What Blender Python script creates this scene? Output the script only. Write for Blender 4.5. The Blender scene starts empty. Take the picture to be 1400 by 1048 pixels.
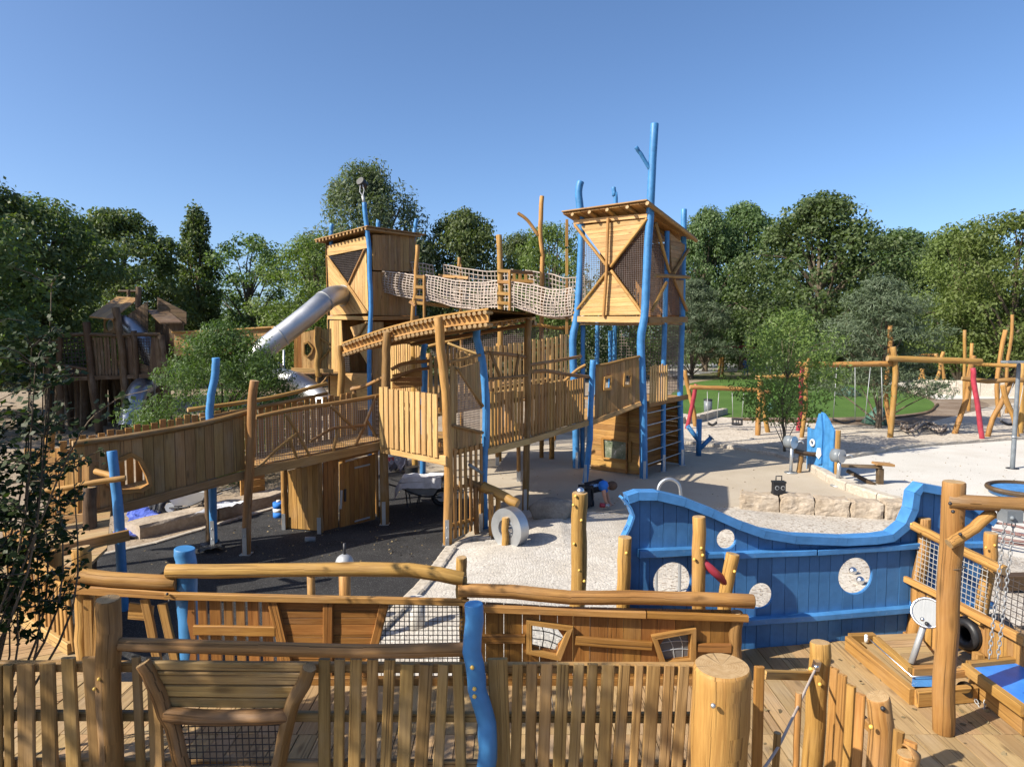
import bpy, math, random
import numpy as np
from mathutils import Vector, Matrix, noise

# ------------------------------------------------------------------ camera, sky, sun, exposure
SC = bpy.context.scene
COL = SC.collection
EYE = Vector((0.0, 0.0, 3.7))
PITCH = math.atan(64 / 933)
cam = bpy.data.objects.new('camera', bpy.data.cameras.new('camera'))
COL.objects.link(cam)
cam.data.sensor_width = 36.0
cam.data.lens = 36.0 * 933 / 1400
cam.data.clip_start = 0.05
cam.data.clip_end = 2000
cam.location = EYE
cam.rotation_euler = (math.pi / 2 - PITCH, 0, 0)
SC.camera = cam

SUN_EL, SUN_AZ = math.radians(38), math.radians(25)     # azimuth: how far behind the camera's left
SUN_DIR = Vector((-math.cos(SUN_AZ) * math.cos(SUN_EL), -math.sin(SUN_AZ) * math.cos(SUN_EL), math.sin(SUN_EL)))
wd = bpy.data.worlds.new("World")
SC.world = wd
wd.use_nodes = True
wn = wd.node_tree.nodes
wn.clear()
sky = wn.new('ShaderNodeTexSky')
sky.sky_type = 'NISHITA'
sky.sun_disc = False
sky.sun_elevation = SUN_EL
sky.sun_rotation = math.atan2(SUN_DIR.x, SUN_DIR.y) % (2 * math.pi)
sky.altitude = 0
sky.air_density = 0.7
sky.dust_density = 1.5
sky.ozone_density = 4.0
bg = wn.new('ShaderNodeBackground')
bg.inputs['Strength'].default_value = 0.120
wo = wn.new('ShaderNodeOutputWorld')
hs = wn.new('ShaderNodeHueSaturation'); hs.inputs['Saturation'].default_value = 1.06; hs.inputs['Hue'].default_value = .499
wd.node_tree.links.new(sky.outputs[0], hs.inputs['Color'])
wd.node_tree.links.new(hs.outputs[0], bg.inputs[0])
wd.node_tree.links.new(bg.outputs[0], wo.inputs[0])
sun = bpy.data.objects.new('sun', bpy.data.lights.new('sun', 'SUN'))
COL.objects.link(sun)
sun.data.energy = 4.9
sun.data.angle = math.radians(0.5)
sun.data.color = (1.0, 0.925, 0.79)
sun.location = (-20, -10, 30)
sun.rotation_euler = (-SUN_DIR).to_track_quat('-Z', 'Y').to_euler()
SC.view_settings.view_transform = 'Standard'
SC.view_settings.look = 'None'
SC.view_settings.exposure = 0.85
SC.view_settings.gamma = 1.0
SC.view_settings.use_curve_mapping = False
SC.cycles.max_bounces = 6
SC.cycles.transparent_max_bounces = 6

# ------------------------------------------------------------------ survey helpers: photo measurements to metres
CT, ST = math.cos(PITCH), math.sin(PITCH)
def ray(px, py):
    x, y = (px - 700) / 933, -(py - 524) / 933
    return Vector((x, CT + y * ST, -ST + y * CT))
def G(px, py, z=0.0):
    d = ray(px, py)
    return EYE + d * ((z - EYE.z) / d.z)
def P(px, py, Y):
    d = ray(px, py)
    return EYE + d * (Y / d.y)
class Wall:
    """a vertical plane through two ground points; (s, t) = metres along it, height"""
    def __init__(self, a, b):
        self.a = Vector((a[0], a[1], 0)); self.b = Vector((b[0], b[1], 0))
        self.len = (self.b - self.a).length
        self.u = (self.b - self.a).normalized()
        n = Vector((self.u.y, -self.u.x, 0))
        if n.dot(EYE - self.a) < 0: n = -n
        self.n = n
    def st(self, px, py):
        d = ray(px, py)
        k = (self.a - EYE).dot(self.n) / d.dot(self.n)
        p = EYE + d * k
        return ((p - self.a).dot(self.u), p.z)
    def pt(self, s, t, off=0.0):
        return self.a + self.u * s + Vector((0, 0, t)) + self.n * off
    def px(self, px, py, off=0.0):
        s, t = self.st(px, py)
        return self.pt(s, t, off)

# ------------------------------------------------------------------ materials
MATS = {}
def nmat(name):
    m = bpy.data.materials.new(name); m.use_nodes = True
    nt = m.node_tree
    b = nt.nodes['Principled BSDF']
    MATS[name] = m
    return m, nt, b
def N(nt, kind, **kw):
    n = nt.nodes.new(kind)
    for k, v in kw.items(): setattr(n, k, v)
    return n
def mathn(nt, op, a, b=None, clamp=False):
    n = N(nt, 'ShaderNodeMath', operation=op, use_clamp=clamp)
    for i, v in enumerate((a, b)):
        if v is None: continue
        if isinstance(v, (int, float)): n.inputs[i].default_value = v
        else: nt.links.new(v, n.inputs[i])
    return n.outputs[0]
def mixc(nt, f, a, b, blend='MIX'):
    n = N(nt, 'ShaderNodeMix', data_type='RGBA', blend_type=blend)
    for i, v in ((0, f), (6, a), (7, b)):
        if isinstance(v, (int, float)): n.inputs[i].default_value = v
        elif isinstance(v, (tuple, list)): n.inputs[i].default_value = (*v[:3], 1)
        else: nt.links.new(v, n.inputs[i])
    return n.outputs[2]
def ramp(nt, fac, lo, hi):
    n = N(nt, 'ShaderNodeMapRange'); n.inputs[1].default_value = lo; n.inputs[2].default_value = hi
    nt.links.new(fac, n.inputs[0]); return n.outputs[0]
def noi(nt, vec, scale, detail=3, rough=.6):
    n = N(nt, 'ShaderNodeTexNoise'); n.inputs['Scale'].default_value = scale; n.inputs['Detail'].default_value = detail
    n.inputs['Roughness'].default_value = rough
    nt.links.new(vec, n.inputs['Vector']); return n.outputs[0]
def mapv(nt, vec, sc, loc=None):
    n = N(nt, 'ShaderNodeMapping'); n.inputs['Scale'].default_value = sc
    nt.links.new(vec, n.inputs['Vector'])
    if loc is not None: nt.links.new(loc, n.inputs['Location'])
    return n.outputs[0]
def bump(nt, b, h, dist, strength=1.0):
    n = N(nt, 'ShaderNodeBump'); n.inputs['Distance'].default_value = dist; n.inputs['Strength'].default_value = strength
    nt.links.new(h, n.inputs['Height']); nt.links.new(n.outputs[0], b.inputs['Normal'])

def wood(name, light, dark, grey=(.36, .31, .25), vary=.45, rough=.62, bdist=.004, weather=.25, spec=.3):
    m, nt, b = nmat(name)
    uv = N(nt, 'ShaderNodeUVMap').outputs[0]
    rnd = N(nt, 'ShaderNodeObjectInfo').outputs['Random']
    cx = N(nt, 'ShaderNodeCombineXYZ')
    nt.links.new(mathn(nt, 'MULTIPLY', rnd, 91.7), cx.inputs[0]); nt.links.new(mathn(nt, 'MULTIPLY', rnd, 37.3), cx.inputs[1])
    nt.links.new(mathn(nt, 'MULTIPLY', rnd, 13.1), cx.inputs[2])
    fine = noi(nt, mapv(nt, uv, (34, 1.5, 1), cx.outputs[0]), 2.2, 5, .65)
    broad = noi(nt, mapv(nt, uv, (6, .7, 1), cx.outputs[0]), 1.6, 3)
    patch = noi(nt, mapv(nt, uv, (1.5, 1.0, 1), cx.outputs[0]), 1.7, 4)
    vk = N(nt, 'ShaderNodeTexVoronoi'); vk.inputs['Scale'].default_value = 1.0
    nt.links.new(mapv(nt, uv, (5.5, 1.8, 1), cx.outputs[0]), vk.inputs['Vector'])
    knot = mathn(nt, 'SUBTRACT', 1.0, ramp(nt, vk.outputs['Distance'], .05, .16))
    f = mathn(nt, 'ADD', mathn(nt, 'MULTIPLY', fine, .55), mathn(nt, 'MULTIPLY', broad, .45))
    c = mixc(nt, ramp(nt, f, .38, .62), dark, light)
    w1 = N(nt, 'ShaderNodeTexWhiteNoise', noise_dimensions='1D'); nt.links.new(rnd, w1.inputs['W'])
    rv = w1.outputs['Value']
    val = mathn(nt, 'ADD', 1 - vary * .6, mathn(nt, 'MULTIPLY', rv, vary))
    hsv = N(nt, 'ShaderNodeHueSaturation'); nt.links.new(c, hsv.inputs['Color']); nt.links.new(val, hsv.inputs['Value'])
    nt.links.new(mathn(nt, 'ADD', .497, mathn(nt, 'MULTIPLY', rnd, .014)), hsv.inputs['Hue'])
    c = mixc(nt, mathn(nt, 'MULTIPLY', ramp(nt, patch, .5, .75), weather), hsv.outputs[0], grey)
    c = mixc(nt, mathn(nt, 'MULTIPLY', knot, .7), c, tuple(v * .35 for v in dark))
    ck = noi(nt, mapv(nt, uv, (70, .55, 1), cx.outputs[0]), 1.0, 2, .5)
    crack = ramp(nt, ck, .615, .69)
    c = mixc(nt, mathn(nt, 'MULTIPLY', crack, .75), c, tuple(v * .35 for v in dark))
    nt.links.new(c, b.inputs['Base Color'])
    b.inputs['Roughness'].default_value = rough
    b.inputs['Specular IOR Level'].default_value = spec
    hew = noi(nt, mapv(nt, uv, (9, 2.2, 1), cx.outputs[0]), 1.3, 2, .5)
    bump(nt, b, mathn(nt, 'ADD', mathn(nt, 'SUBTRACT', f, mathn(nt, 'MULTIPLY', crack, .8)), mathn(nt, 'MULTIPLY', hew, 1.6)), bdist, .8)
    return m
def endgrain(name, light, dark):
    m, nt, b = nmat(name)
    uv = N(nt, 'ShaderNodeUVMap').outputs[0]
    ln = N(nt, 'ShaderNodeVectorMath', operation='LENGTH'); nt.links.new(uv, ln.inputs[0])
    w = N(nt, 'ShaderNodeMath', operation='SINE')
    nz = noi(nt, uv, 14, 3)
    nt.links.new(mathn(nt, 'ADD', mathn(nt, 'MULTIPLY', ln.outputs['Value'], 560), mathn(nt, 'MULTIPLY', nz, 9)), w.inputs[0])
    big = noi(nt, uv, 30, 3)
    f = mathn(nt, 'ADD', mathn(nt, 'MULTIPLY', w.outputs[0], .09), big)
    # radial drying cracks
    sx = N(nt, 'ShaderNodeSeparateXYZ'); nt.links.new(uv, sx.inputs[0])
    an = mathn(nt, 'ARCTAN2', sx.outputs[1], sx.outputs[0])
    ck = noi(nt, mapv(nt, uv, (.01, .01, 1)), 1, 0)
    cc = N(nt, 'ShaderNodeTexNoise', noise_dimensions='1D'); cc.inputs['Scale'].default_value = 5.0; cc.inputs['Detail'].default_value = 1
    nt.links.new(an, cc.inputs['W'])
    crack = mathn(nt, 'GREATER_THAN', cc.outputs[0], .70)
    c = mixc(nt, ramp(nt, f, .3, .8), dark, light)
    c = mixc(nt, mathn(nt, 'MULTIPLY', crack, .7), c, tuple(v * .3 for v in dark))
    nt.links.new(c, b.inputs['Base Color']); b.inputs['Roughness'].default_value = .75
    return m
def paint(name, col, rough=.42, var=.18, wear=0.0, wearcol=(.3, .2, .1)):
    m, nt, b = nmat(name)
    tc = N(nt, 'ShaderNodeTexCoord').outputs['Object']
    uv = N(nt, 'ShaderNodeUVMap').outputs[0]
    rnd = N(nt, 'ShaderNodeObjectInfo').outputs['Random']
    n1 = noi(nt, tc, 5, 5)
    n2 = noi(nt, mapv(nt, uv, (30, 1.6, 1)), 2, 4)
    c = mixc(nt, ramp(nt, n1, .35, .7), tuple(v * (1 - var) for v in col), tuple(min(1, v * (1 + var) + .004) for v in col))
    hsv = N(nt, 'ShaderNodeHueSaturation'); nt.links.new(c, hsv.inputs['Color'])
    nt.links.new(mathn(nt, 'ADD', .88, mathn(nt, 'MULTIPLY', rnd, .24)), hsv.inputs['Value'])
    c = hsv.outputs[0]
    if wear:
        c = mixc(nt, mathn(nt, 'MULTIPLY', ramp(nt, noi(nt, tc, 16, 6), .62, .70), wear), c, wearcol)
    nt.links.new(c, b.inputs['Base Color']); b.inputs['Roughness'].default_value = rough
    b.inputs['Specular IOR Level'].default_value = .4
    bump(nt, b, n2, .003, .5)
    return m
def metal(name, col, rough=.3, metallic=1.0, scale=3):
    m, nt, b = nmat(name)
    tc = N(nt, 'ShaderNodeTexCoord').outputs['Object']
    n1 = noi(nt, tc, scale, 6)
    nt.links.new(mixc(nt, ramp(nt, n1, .3, .7), tuple(v * .78 for v in col), col), b.inputs['Base Color'])
    nt.links.new(mathn(nt, 'ADD', rough - .08, mathn(nt, 'MULTIPLY', n1, .2)), b.inputs['Roughness'])
    b.inputs['Metallic'].default_value = metallic
    return m
def grain(name, cols, scales, rough=.9, bdist=.01, bscale=60, big=None, speck=None, dust=(.40, .35, .29)):
    """granular ground: colour patches at several scales (object space, metres)"""
    m, nt, b = nmat(name)
    tc = N(nt, 'ShaderNodeTexCoord').outputs['Object']
    c = mixc(nt, ramp(nt, noi(nt, tc, scales[0], 6, .65), .34, .66), cols[0], cols[1])
    g = noi(nt, tc, scales[1], 2, .7)
    c = mixc(nt, ramp(nt, g, .35, .7), mixc(nt, 1.0, c, (.72, .70, .68), 'MULTIPLY'), c)
    st = ramp(nt, noi(nt, tc, .45, 6, .7), .50, .68)
    c = mixc(nt, mathn(nt, 'MULTIPLY', st, .35), c, dust)
    if speck:
        v = N(nt, 'ShaderNodeTexVoronoi'); v.inputs['Scale'].default_value = speck[1]; nt.links.new(tc, v.inputs['Vector'])
        sp = mathn(nt, 'GREATER_THAN', N_sep(nt, v.outputs['Color']), speck[2])
        c = mixc(nt, sp, c, speck[0])
    nt.links.new(c, b.inputs['Base Color']); b.inputs['Roughness'].default_value = rough
    b.inputs['Specular IOR Level'].default_value = .2
    bump(nt, b, noi(nt, tc, bscale, 3, .7), bdist, .8)
    return m
def N_sep(nt, colsock):
    s = N(nt, 'ShaderNodeSeparateColor'); nt.links.new(colsock, s.inputs[0]); return s.outputs[0]
def cobble(name, stone, stone2, joint, size):
    m, nt, b = nmat(name)
    tc = N(nt, 'ShaderNodeTexCoord').outputs['Object']
    wv = N(nt, 'ShaderNodeVectorMath', operation='ADD')
    nz = N(nt, 'ShaderNodeTexNoise'); nz.inputs['Scale'].default_value = .8; nt.links.new(tc, nz.inputs['Vector'])
    nt.links.new(tc, wv.inputs[0])
    sc = N(nt, 'ShaderNodeVectorMath', operation='SCALE'); nt.links.new(nz.outputs['Color'], sc.inputs[0]); sc.inputs['Scale'].default_value = .5
    nt.links.new(sc.outputs[0], wv.inputs[1])
    v = N(nt, 'ShaderNodeTexVoronoi'); v.inputs['Scale'].default_value = 1 / size; v.inputs['Randomness'].default_value = .55
    nt.links.new(wv.outputs[0], v.inputs['Vector'])
    e = N(nt, 'ShaderNodeTexVoronoi', feature='DISTANCE_TO_EDGE'); e.inputs['Scale'].default_value = 1 / size; e.inputs['Randomness'].default_value = .55
    nt.links.new(wv.outputs[0], e.inputs['Vector'])
    c = mixc(nt, N_sep(nt, v.outputs['Color']), stone, stone2)
    c = mixc(nt, ramp(nt, noi(nt, tc, 1.1, 5), .4, .7), c, mixc(nt, 1.0, c, (.8, .76, .7), 'MULTIPLY'))
    k = ramp(nt, e.outputs['Distance'], .03, .10)
    c = mixc(nt, k, joint, c)
    nt.links.new(c, b.inputs['Base Color']); b.inputs['Roughness'].default_value = .85
    bump(nt, b, mathn(nt, 'ADD', ramp(nt, e.outputs['Distance'], .0, .25), mathn(nt, 'MULTIPLY', noi(nt, tc, 60, 3), .5)), .005, .7)
    return m
def leaf(name, c1, c2, trans=.35, rough=.5):
    m, nt, b = nmat(name)
    uv = N(nt, 'ShaderNodeUVMap').outputs[0]
    tc = N(nt, 'ShaderNodeTexCoord').outputs['Object']
    rnd = N(nt, 'ShaderNodeObjectInfo').outputs['Random']
    sx = N(nt, 'ShaderNodeSeparateXYZ'); nt.links.new(uv, sx.inputs[0])
    c = mixc(nt, sx.outputs[0], c1, c2)
    c = mixc(nt, mathn(nt, 'MULTIPLY', ramp(nt, noi(nt, tc, .7, 3), .4, .7), .5), c, tuple(min(1, v * 1.35) for v in c2))
    hsv = N(nt, 'ShaderNodeHueSaturation'); nt.links.new(c, hsv.inputs['Color'])
    nt.links.new(mathn(nt, 'ADD', .8, mathn(nt, 'MULTIPLY', rnd, .45)), hsv.inputs['Value'])
    nt.links.new(mathn(nt, 'ADD', .485, mathn(nt, 'MULTIPLY', rnd, .03)), hsv.inputs['Hue'])
    nt.links.new(hsv.outputs[0], b.inputs['Base Color']); b.inputs['Roughness'].default_value = rough
    b.inputs['Specular IOR Level'].default_value = .25
    t = N(nt, 'ShaderNodeBsdfTranslucent'); nt.links.new(mixc(nt, 1.0, hsv.outputs[0], (1.3, 1.5, .5), 'MULTIPLY'), t.inputs[0])
    ms = N(nt, 'ShaderNodeMixShader'); ms.inputs[0].default_value = trans
    nt.links.new(b.outputs[0], ms.inputs[1]); nt.links.new(t.outputs[0], ms.inputs[2])
    nt.links.new(ms.outputs[0], nt.nodes['Material Output'].inputs[0])
    return m

W_FRESH = wood('larch_fresh', (.52, .325, .138), (.37, .200, .070), vary=.26, weather=.10)
W_WARM = wood('larch_warm', (.40, .212, .066), (.255, .118, .031), vary=.45, weather=.15)
W_TAN = wood('larch_tan', (.36, .208, .082), (.230, .122, .043), vary=.40, weather=.22)
W_OIL = wood('oiled_board', (.33, .150, .040), (.19, .074, .018), vary=.35, weather=.08, rough=.5)
W_DECK = wood('deck_board', (.385, .258, .135), (.275, .172, .082), vary=.30, weather=.32)
W_FENCE = wood('fence_board', (.38, .225, .085), (.235, .128, .043), vary=.40, weather=.25)
W_DARK = wood('dark_board', (.135, .080, .042), (.075, .044, .024), vary=.5, weather=.25)  # on the far fort its dark tone stands in for tree shade
LOG = wood('peeled_log', (.40, .215, .064), (.27, .128, .034), vary=.30, weather=.15, bdist=.007)
LOGB = wood('brown_log', (.29, .152, .053), (.170, .082, .027), vary=.35, weather=.25, bdist=.007)
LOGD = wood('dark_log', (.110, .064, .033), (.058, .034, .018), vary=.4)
END = endgrain('log_end', (.42, .29, .15), (.29, .18, .075))
BLUE = paint('blue_paint', (.046, .195, .43), rough=.5, wear=.4, wearcol=(.12, .26, .44))
HULL = paint('hull_blue', (.040, .145, .33), rough=.62, wear=.35, wearcol=(.09, .20, .36))
HULLT = paint('hull_trim_blue', (.050, .185, .42), rough=.42, wear=.35, wearcol=(.16, .28, .45))
RED = paint('red_paint', (.30, .030, .048), wear=.3, wearcol=(.36, .10, .11))
WHITE = paint('white_paint', (.62, .62, .60))
GALV = metal('galvanised_steel', (.52, .54, .56), .42, .85)
STEEL = metal('stainless_steel', (.74, .75, .77), .28)
BRUSH = metal('brushed_steel', (.50, .505, .515), .44, .95, 2)
DULL = metal('dull_steel', (.42, .43, .44), .55, .5)
IRON = metal('dark_iron', (.05, .05, .055), .5, .6)
BOLT = metal('yellow_bolt_cap', (.75, .48, .10), .4, .0)
GREYP = paint('grey_paint', (.16, .18, .2))
BLACKP = paint('black_plastic', (.015, .015, .017), .45)
ROPE = paint('hemp_rope', (.44, .365, .31), .9)
NETB = paint('dark_net_rope', (.045, .035, .032), .85)
NETC = paint('brown_net_rope', (.16, .125, .11), .9)
NETS = paint('silver_net_wire', (.33, .32, .30), .5)
RUBBER = grain('black_rubber', ((.020, .020, .022), (.040, .040, .042)), (1.2, 90), .85, .012, 70, speck=((.085, .085, .085), 110, .90), dust=(.085, .08, .075))
RESIN = grain('tan_resin', ((.42, .36, .28), (.48, .42, .335)), (.7, 60), .9, .004, 60)
CHIP = grain('white_sand', ((.46, .42, .365), (.55, .51, .45)), (1.3, 22), .95, .03, 18, speck=((.27, .225, .18), 26, .85))
GRAVEL = grain('beige_gravel', ((.49, .435, .365), (.58, .525, .45)), (.6, 16), .95, .03, 14, speck=((.30, .25, .20), 14, .87))
CONC = grain('pale_concrete', ((.55, .53, .49), (.63, .61, .57)), (.35, 40), .85, .003, 40)
DIRT = grain('dry_earth', ((.26, .20, .14), (.36, .29, .215)), (.5, 12), .95, .04, 10)
MULCH = grain('brown_mulch', ((.17, .12, .085), (.25, .19, .14)), (.7, 14), .95, .05, 12)
GRASSM = grain('rough_grass', ((.075, .085, .035), (.12, .115, .055)), (.3, 9), .95, .05, 9)
LAWNM = grain('lawn', ((.060, .125, .022), (.085, .165, .032)), (.35, 14), .95, .04, 20, dust=(.10, .16, .04))
COBB = cobble('pale_cobbles', (.43, .40, .355), (.54, .505, .455), (.33, .30, .265), .05)
STONE = grain('sandstone', ((.33, .265, .195), (.46, .39, .31)), (2.2, 14), .9, .02, 9)
STONEP = grain('pale_sandstone', ((.42, .375, .31), (.52, .47, .40)), (1.5, 14), .9, .012, 12)
ROCK = grain('grey_granite', ((.20, .185, .165), (.31, .29, .255)), (3, 30), .9, .02, 12)
CLOTHW = paint('white_sheet', (.58, .59, .62), .8)
TARP = paint('blue_tarp', (.07, .11, .42), .6, .35)
SKIN = paint('skin', (.46, .24, .16), .6, .08)
HAIR = paint('hair_brown', (.09, .05, .03), .8, .2)
SHIRTK = paint('black_shirt', (.012, .014, .02), .85, .2)
SHIRTB = paint('bright_blue_cloth', (.02, .16, .55), .8, .2)
TROU = paint('dark_trousers', (.02, .022, .028), .9, .2)
WORKB = paint('work_blue', (.03, .075, .26), .8, .2)
BARK = wood('bark', (.15, .115, .08), (.07, .052, .036), vary=.3, bdist=.02, rough=.9)
m_, nt_, b_ = nmat('clear_acrylic')
b_.inputs['Base Color'].default_value = (.9, .93, .95, 1); b_.inputs['Transmission Weight'].default_value = 1.0
b_.inputs['Roughness'].default_value = .04; b_.inputs['IOR'].default_value = 1.08
ACRY = m_
ACRYD = paint('grey_acrylic', (.10, .10, .105), .18)

# ------------------------------------------------------------------ object helpers
def tag(o, label=None, cat=None, group=None, kind=None):
    if label: o['label'] = label
    if cat: o['category'] = cat
    if group: o['group'] = group
    if kind: o['kind'] = kind
    return o
def thing(name, label, cat, loc, group=None, kind=None):
    o = bpy.data.objects.new(name, None); COL.objects.link(o)
    o.location = loc; o.empty_display_size = .2
    return tag(o, label, cat, group, kind)
def wm(o):
    m = o.matrix_basis.copy(); p = o.parent
    while p: m = p.matrix_basis @ m; p = p.parent
    return m
class MB:
    def __init__(self): self.v = []; self.f = []; self.uv = []; self.mi = []; self.sm = []
    def face(self, idx, uvs, mi=0, smooth=False):
        self.f.append(idx); self.uv.extend(uvs); self.mi.append(mi); self.sm.append(smooth)
    def poly(self, pts, uvs=None, mi=0):
        n = len(self.v); self.v.extend([Vector(p) for p in pts])
        if uvs is None: uvs = [(p[0], p[1]) for p in pts]
        self.face(list(range(n, n + len(pts))), uvs, mi)
    def box(self, c, ax, ay, az, mi=0):
        """half axes; v runs along the longest"""
        c, ax, ay, az = Vector(c), Vector(ax), Vector(ay), Vector(az)
        A = [ax, ay, az]
        if ax.cross(ay).dot(az) < 0: A[2] = -az
        lens = [a.length for a in A]; L = lens.index(max(lens))
        for i in range(3):
            j, k = (i + 1) % 3, (i + 2) % 3
            for sg in (1, -1):
                q = [(1, 1), (-1, 1), (-1, -1), (1, -1)]
                if sg < 0: q.reverse()
                pts = [c + A[i] * sg + A[j] * a + A[k] * b for a, b in q]
                if k == L: uvs = [(a * lens[j], b * lens[k]) for a, b in q]
                elif j == L: uvs = [(b * lens[k], a * lens[j]) for a, b in q]
                else: uvs = [(a * lens[j], b * lens[k]) for a, b in q]
                self.poly(pts, uvs, mi)
    def tube(self, pts, radii, sides=8, mi=0, cap=None, wob=0.0, seed=0, smooth=True, closed=False):
        pts = [Vector(p) for p in pts]; n = len(pts)
        if not hasattr(radii, '__len__'): radii = [radii] * n
        t0 = (pts[1] - pts[0]).normalized()
        ref = Vector((0, 0, 1)) if abs(t0.z) < .9 else Vector((1, 0, 0))
        side = t0.cross(ref).normalized()
        base = len(self.v); vv = 0; vs = []
        for i in range(n):
            if closed: t = (pts[(i + 1) % n] - pts[i - 1]).normalized()
            else: t = (pts[min(i + 1, n - 1)] - pts[max(i - 1, 0)]).normalized()
            side = (side - t * side.dot(t)).normalized(); up = t.cross(side)
            if i: vv += (pts[i] - pts[i - 1]).length
            vs.append(vv)
            for k in range(sides):
                a = 2 * math.pi * k / sides; r = radii[i]
                if wob:
                    d = Vector((math.cos(a) * 1.3, math.sin(a) * 1.3, vv * 2.2)) + Vector((seed * 7.3, seed * 3.1, 0))
                    r *= 1 + wob * noise.noise(d)
                self.v.append(pts[i] + (side * math.cos(a) + up * math.sin(a)) * r)
        rings = n if closed else n - 1
        for i in range(rings):
            i2 = (i + 1) % n
            for k in range(sides):
                k2 = (k + 1) % sides
                r = radii[i]
                u0, u1 = 2 * math.pi * r * k / sides, 2 * math.pi * r * (k + 1) / sides
                v0 = vs[i]; v1 = vs[i2] if i2 else vs[i] + .1
                self.face([base + i * sides + k, base + i * sides + k2, base + i2 * sides + k2, base + i2 * sides + k],
                          [(u0, v0), (u1, v0), (u1, v1), (u0, v1)], mi, smooth)
        if not closed and cap is not None:
            for i, rev in ((0, True), (n - 1, False)):
                idx = [base + i * sides + k for k in range(sides)]
                uv = [(math.cos(2 * math.pi * k / sides) * radii[i], math.sin(2 * math.pi * k / sides) * radii[i]) for k in range(sides)]
                if rev: idx.reverse(); uv.reverse()
                self.face(idx, uv, cap)
    def sphere(self, c, r, seg=12, rings=8, mi=0, sq=(1, 1, 1), jit=0, seed=0, half=False):
        c = Vector(c); base = len(self.v)
        r0 = rings // 2 if half else rings
        for i in range(r0 + 1):
            th = math.pi * i / rings
            for k in range(seg):
                a = 2 * math.pi * k / seg
                d = Vector((math.sin(th) * math.cos(a), math.sin(th) * math.sin(a), math.cos(th)))
                q = r * (1 + (jit * noise.noise(d * 1.6 + Vector((seed, seed * 2, 0))) if jit else 0))
                self.v.append(c + Vector((d.x * sq[0], d.y * sq[1], d.z * sq[2])) * q)
        for i in range(r0):
            for k in range(seg):
                k2 = (k + 1) % seg
                self.face([base + i * seg + k, base + (i + 1) * seg + k, base + (i + 1) * seg + k2, base + i * seg + k2],
                          [(k / seg, i / rings), (k / seg, (i + 1) / rings), ((k + 1) / seg, (i + 1) / rings), ((k + 1) / seg, i / rings)], mi, True)
    def prism(self, poly, dvec, mi=0, uvd=None):
        """polygon (3d points) extruded by dvec"""
        P0 = [Vector(p) for p in poly]; d = Vector(dvec); P1 = [p + d for p in P0]
        nrm = Vector((0, 0, 0))
        for i in range(len(P0)): nrm += P0[i].cross(P0[(i + 1) % len(P0)])
        if nrm.dot(d) > 0: P0.reverse(); P1.reverse()
        a = (P0[1] - P0[0]).normalized() if uvd is None else Vector(uvd).normalized()
        nn = d.normalized(); bb = nn.cross(a)
        uvf = lambda p: (p.dot(bb), p.dot(a))
        n = len(self.v); m = len(P0); self.v.extend(P0); self.v.extend(P1)
        self.face(list(range(n, n + m)), [uvf(p) for p in P0], mi)
        self.face(list(range(n + 2 * m - 1, n + m - 1, -1)), [uvf(p) for p in reversed(P1)], mi)
        for i in range(m):
            j = (i + 1) % m
            L = (P0[j] - P0[i]).length; T = d.length
            along = abs((P0[j] - P0[i]).normalized().dot(a)) > .5 if L > 0 else True
            q = [(0, 0), (0, L), (T, L), (T, 0)] if along else [(0, 0), (L, 0), (L, T), (0, T)]
            self.face([n + i, n + m + i, n + m + j, n + j], [q[0], q[3], q[2], q[1]], mi)
    def mesh(self, name, mats, origin):
        me = bpy.data.meshes.new(name)
        me.from_pydata([tuple(p - origin) for p in self.v], [], self.f)
        uvl = me.uv_layers.new(name='UVMap')
        uvl.data.foreach_set('uv', np.array(self.uv, dtype=np.float32).ravel())
        for m in (mats if isinstance(mats, (list, tuple)) else [mats]): me.materials.append(m)
        me.polygons.foreach_set('material_index', self.mi)
        me.polygons.foreach_set('use_smooth', self.sm)
        me.update()
        return me
    def build(self, name, mats, parent=None, label=None, cat=None, group=None, kind=None, origin=None):
        if origin is None:
            lo = [min(p[i] for p in self.v) for i in range(3)]; hi = [max(p[i] for p in self.v) for i in range(3)]
            origin = Vector(((lo[0] + hi[0]) / 2, (lo[1] + hi[1]) / 2, lo[2] if parent is None else (lo[2] + hi[2]) / 2))
        o = bpy.data.objects.new(name, self.mesh(name, mats, origin)); COL.objects.link(o)
        M = Matrix.Translation(origin)
        if parent: o.parent = parent; M = wm(parent).inverted() @ M
        o.matrix_basis = M
        return tag(o, label, cat, group, kind)

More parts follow.
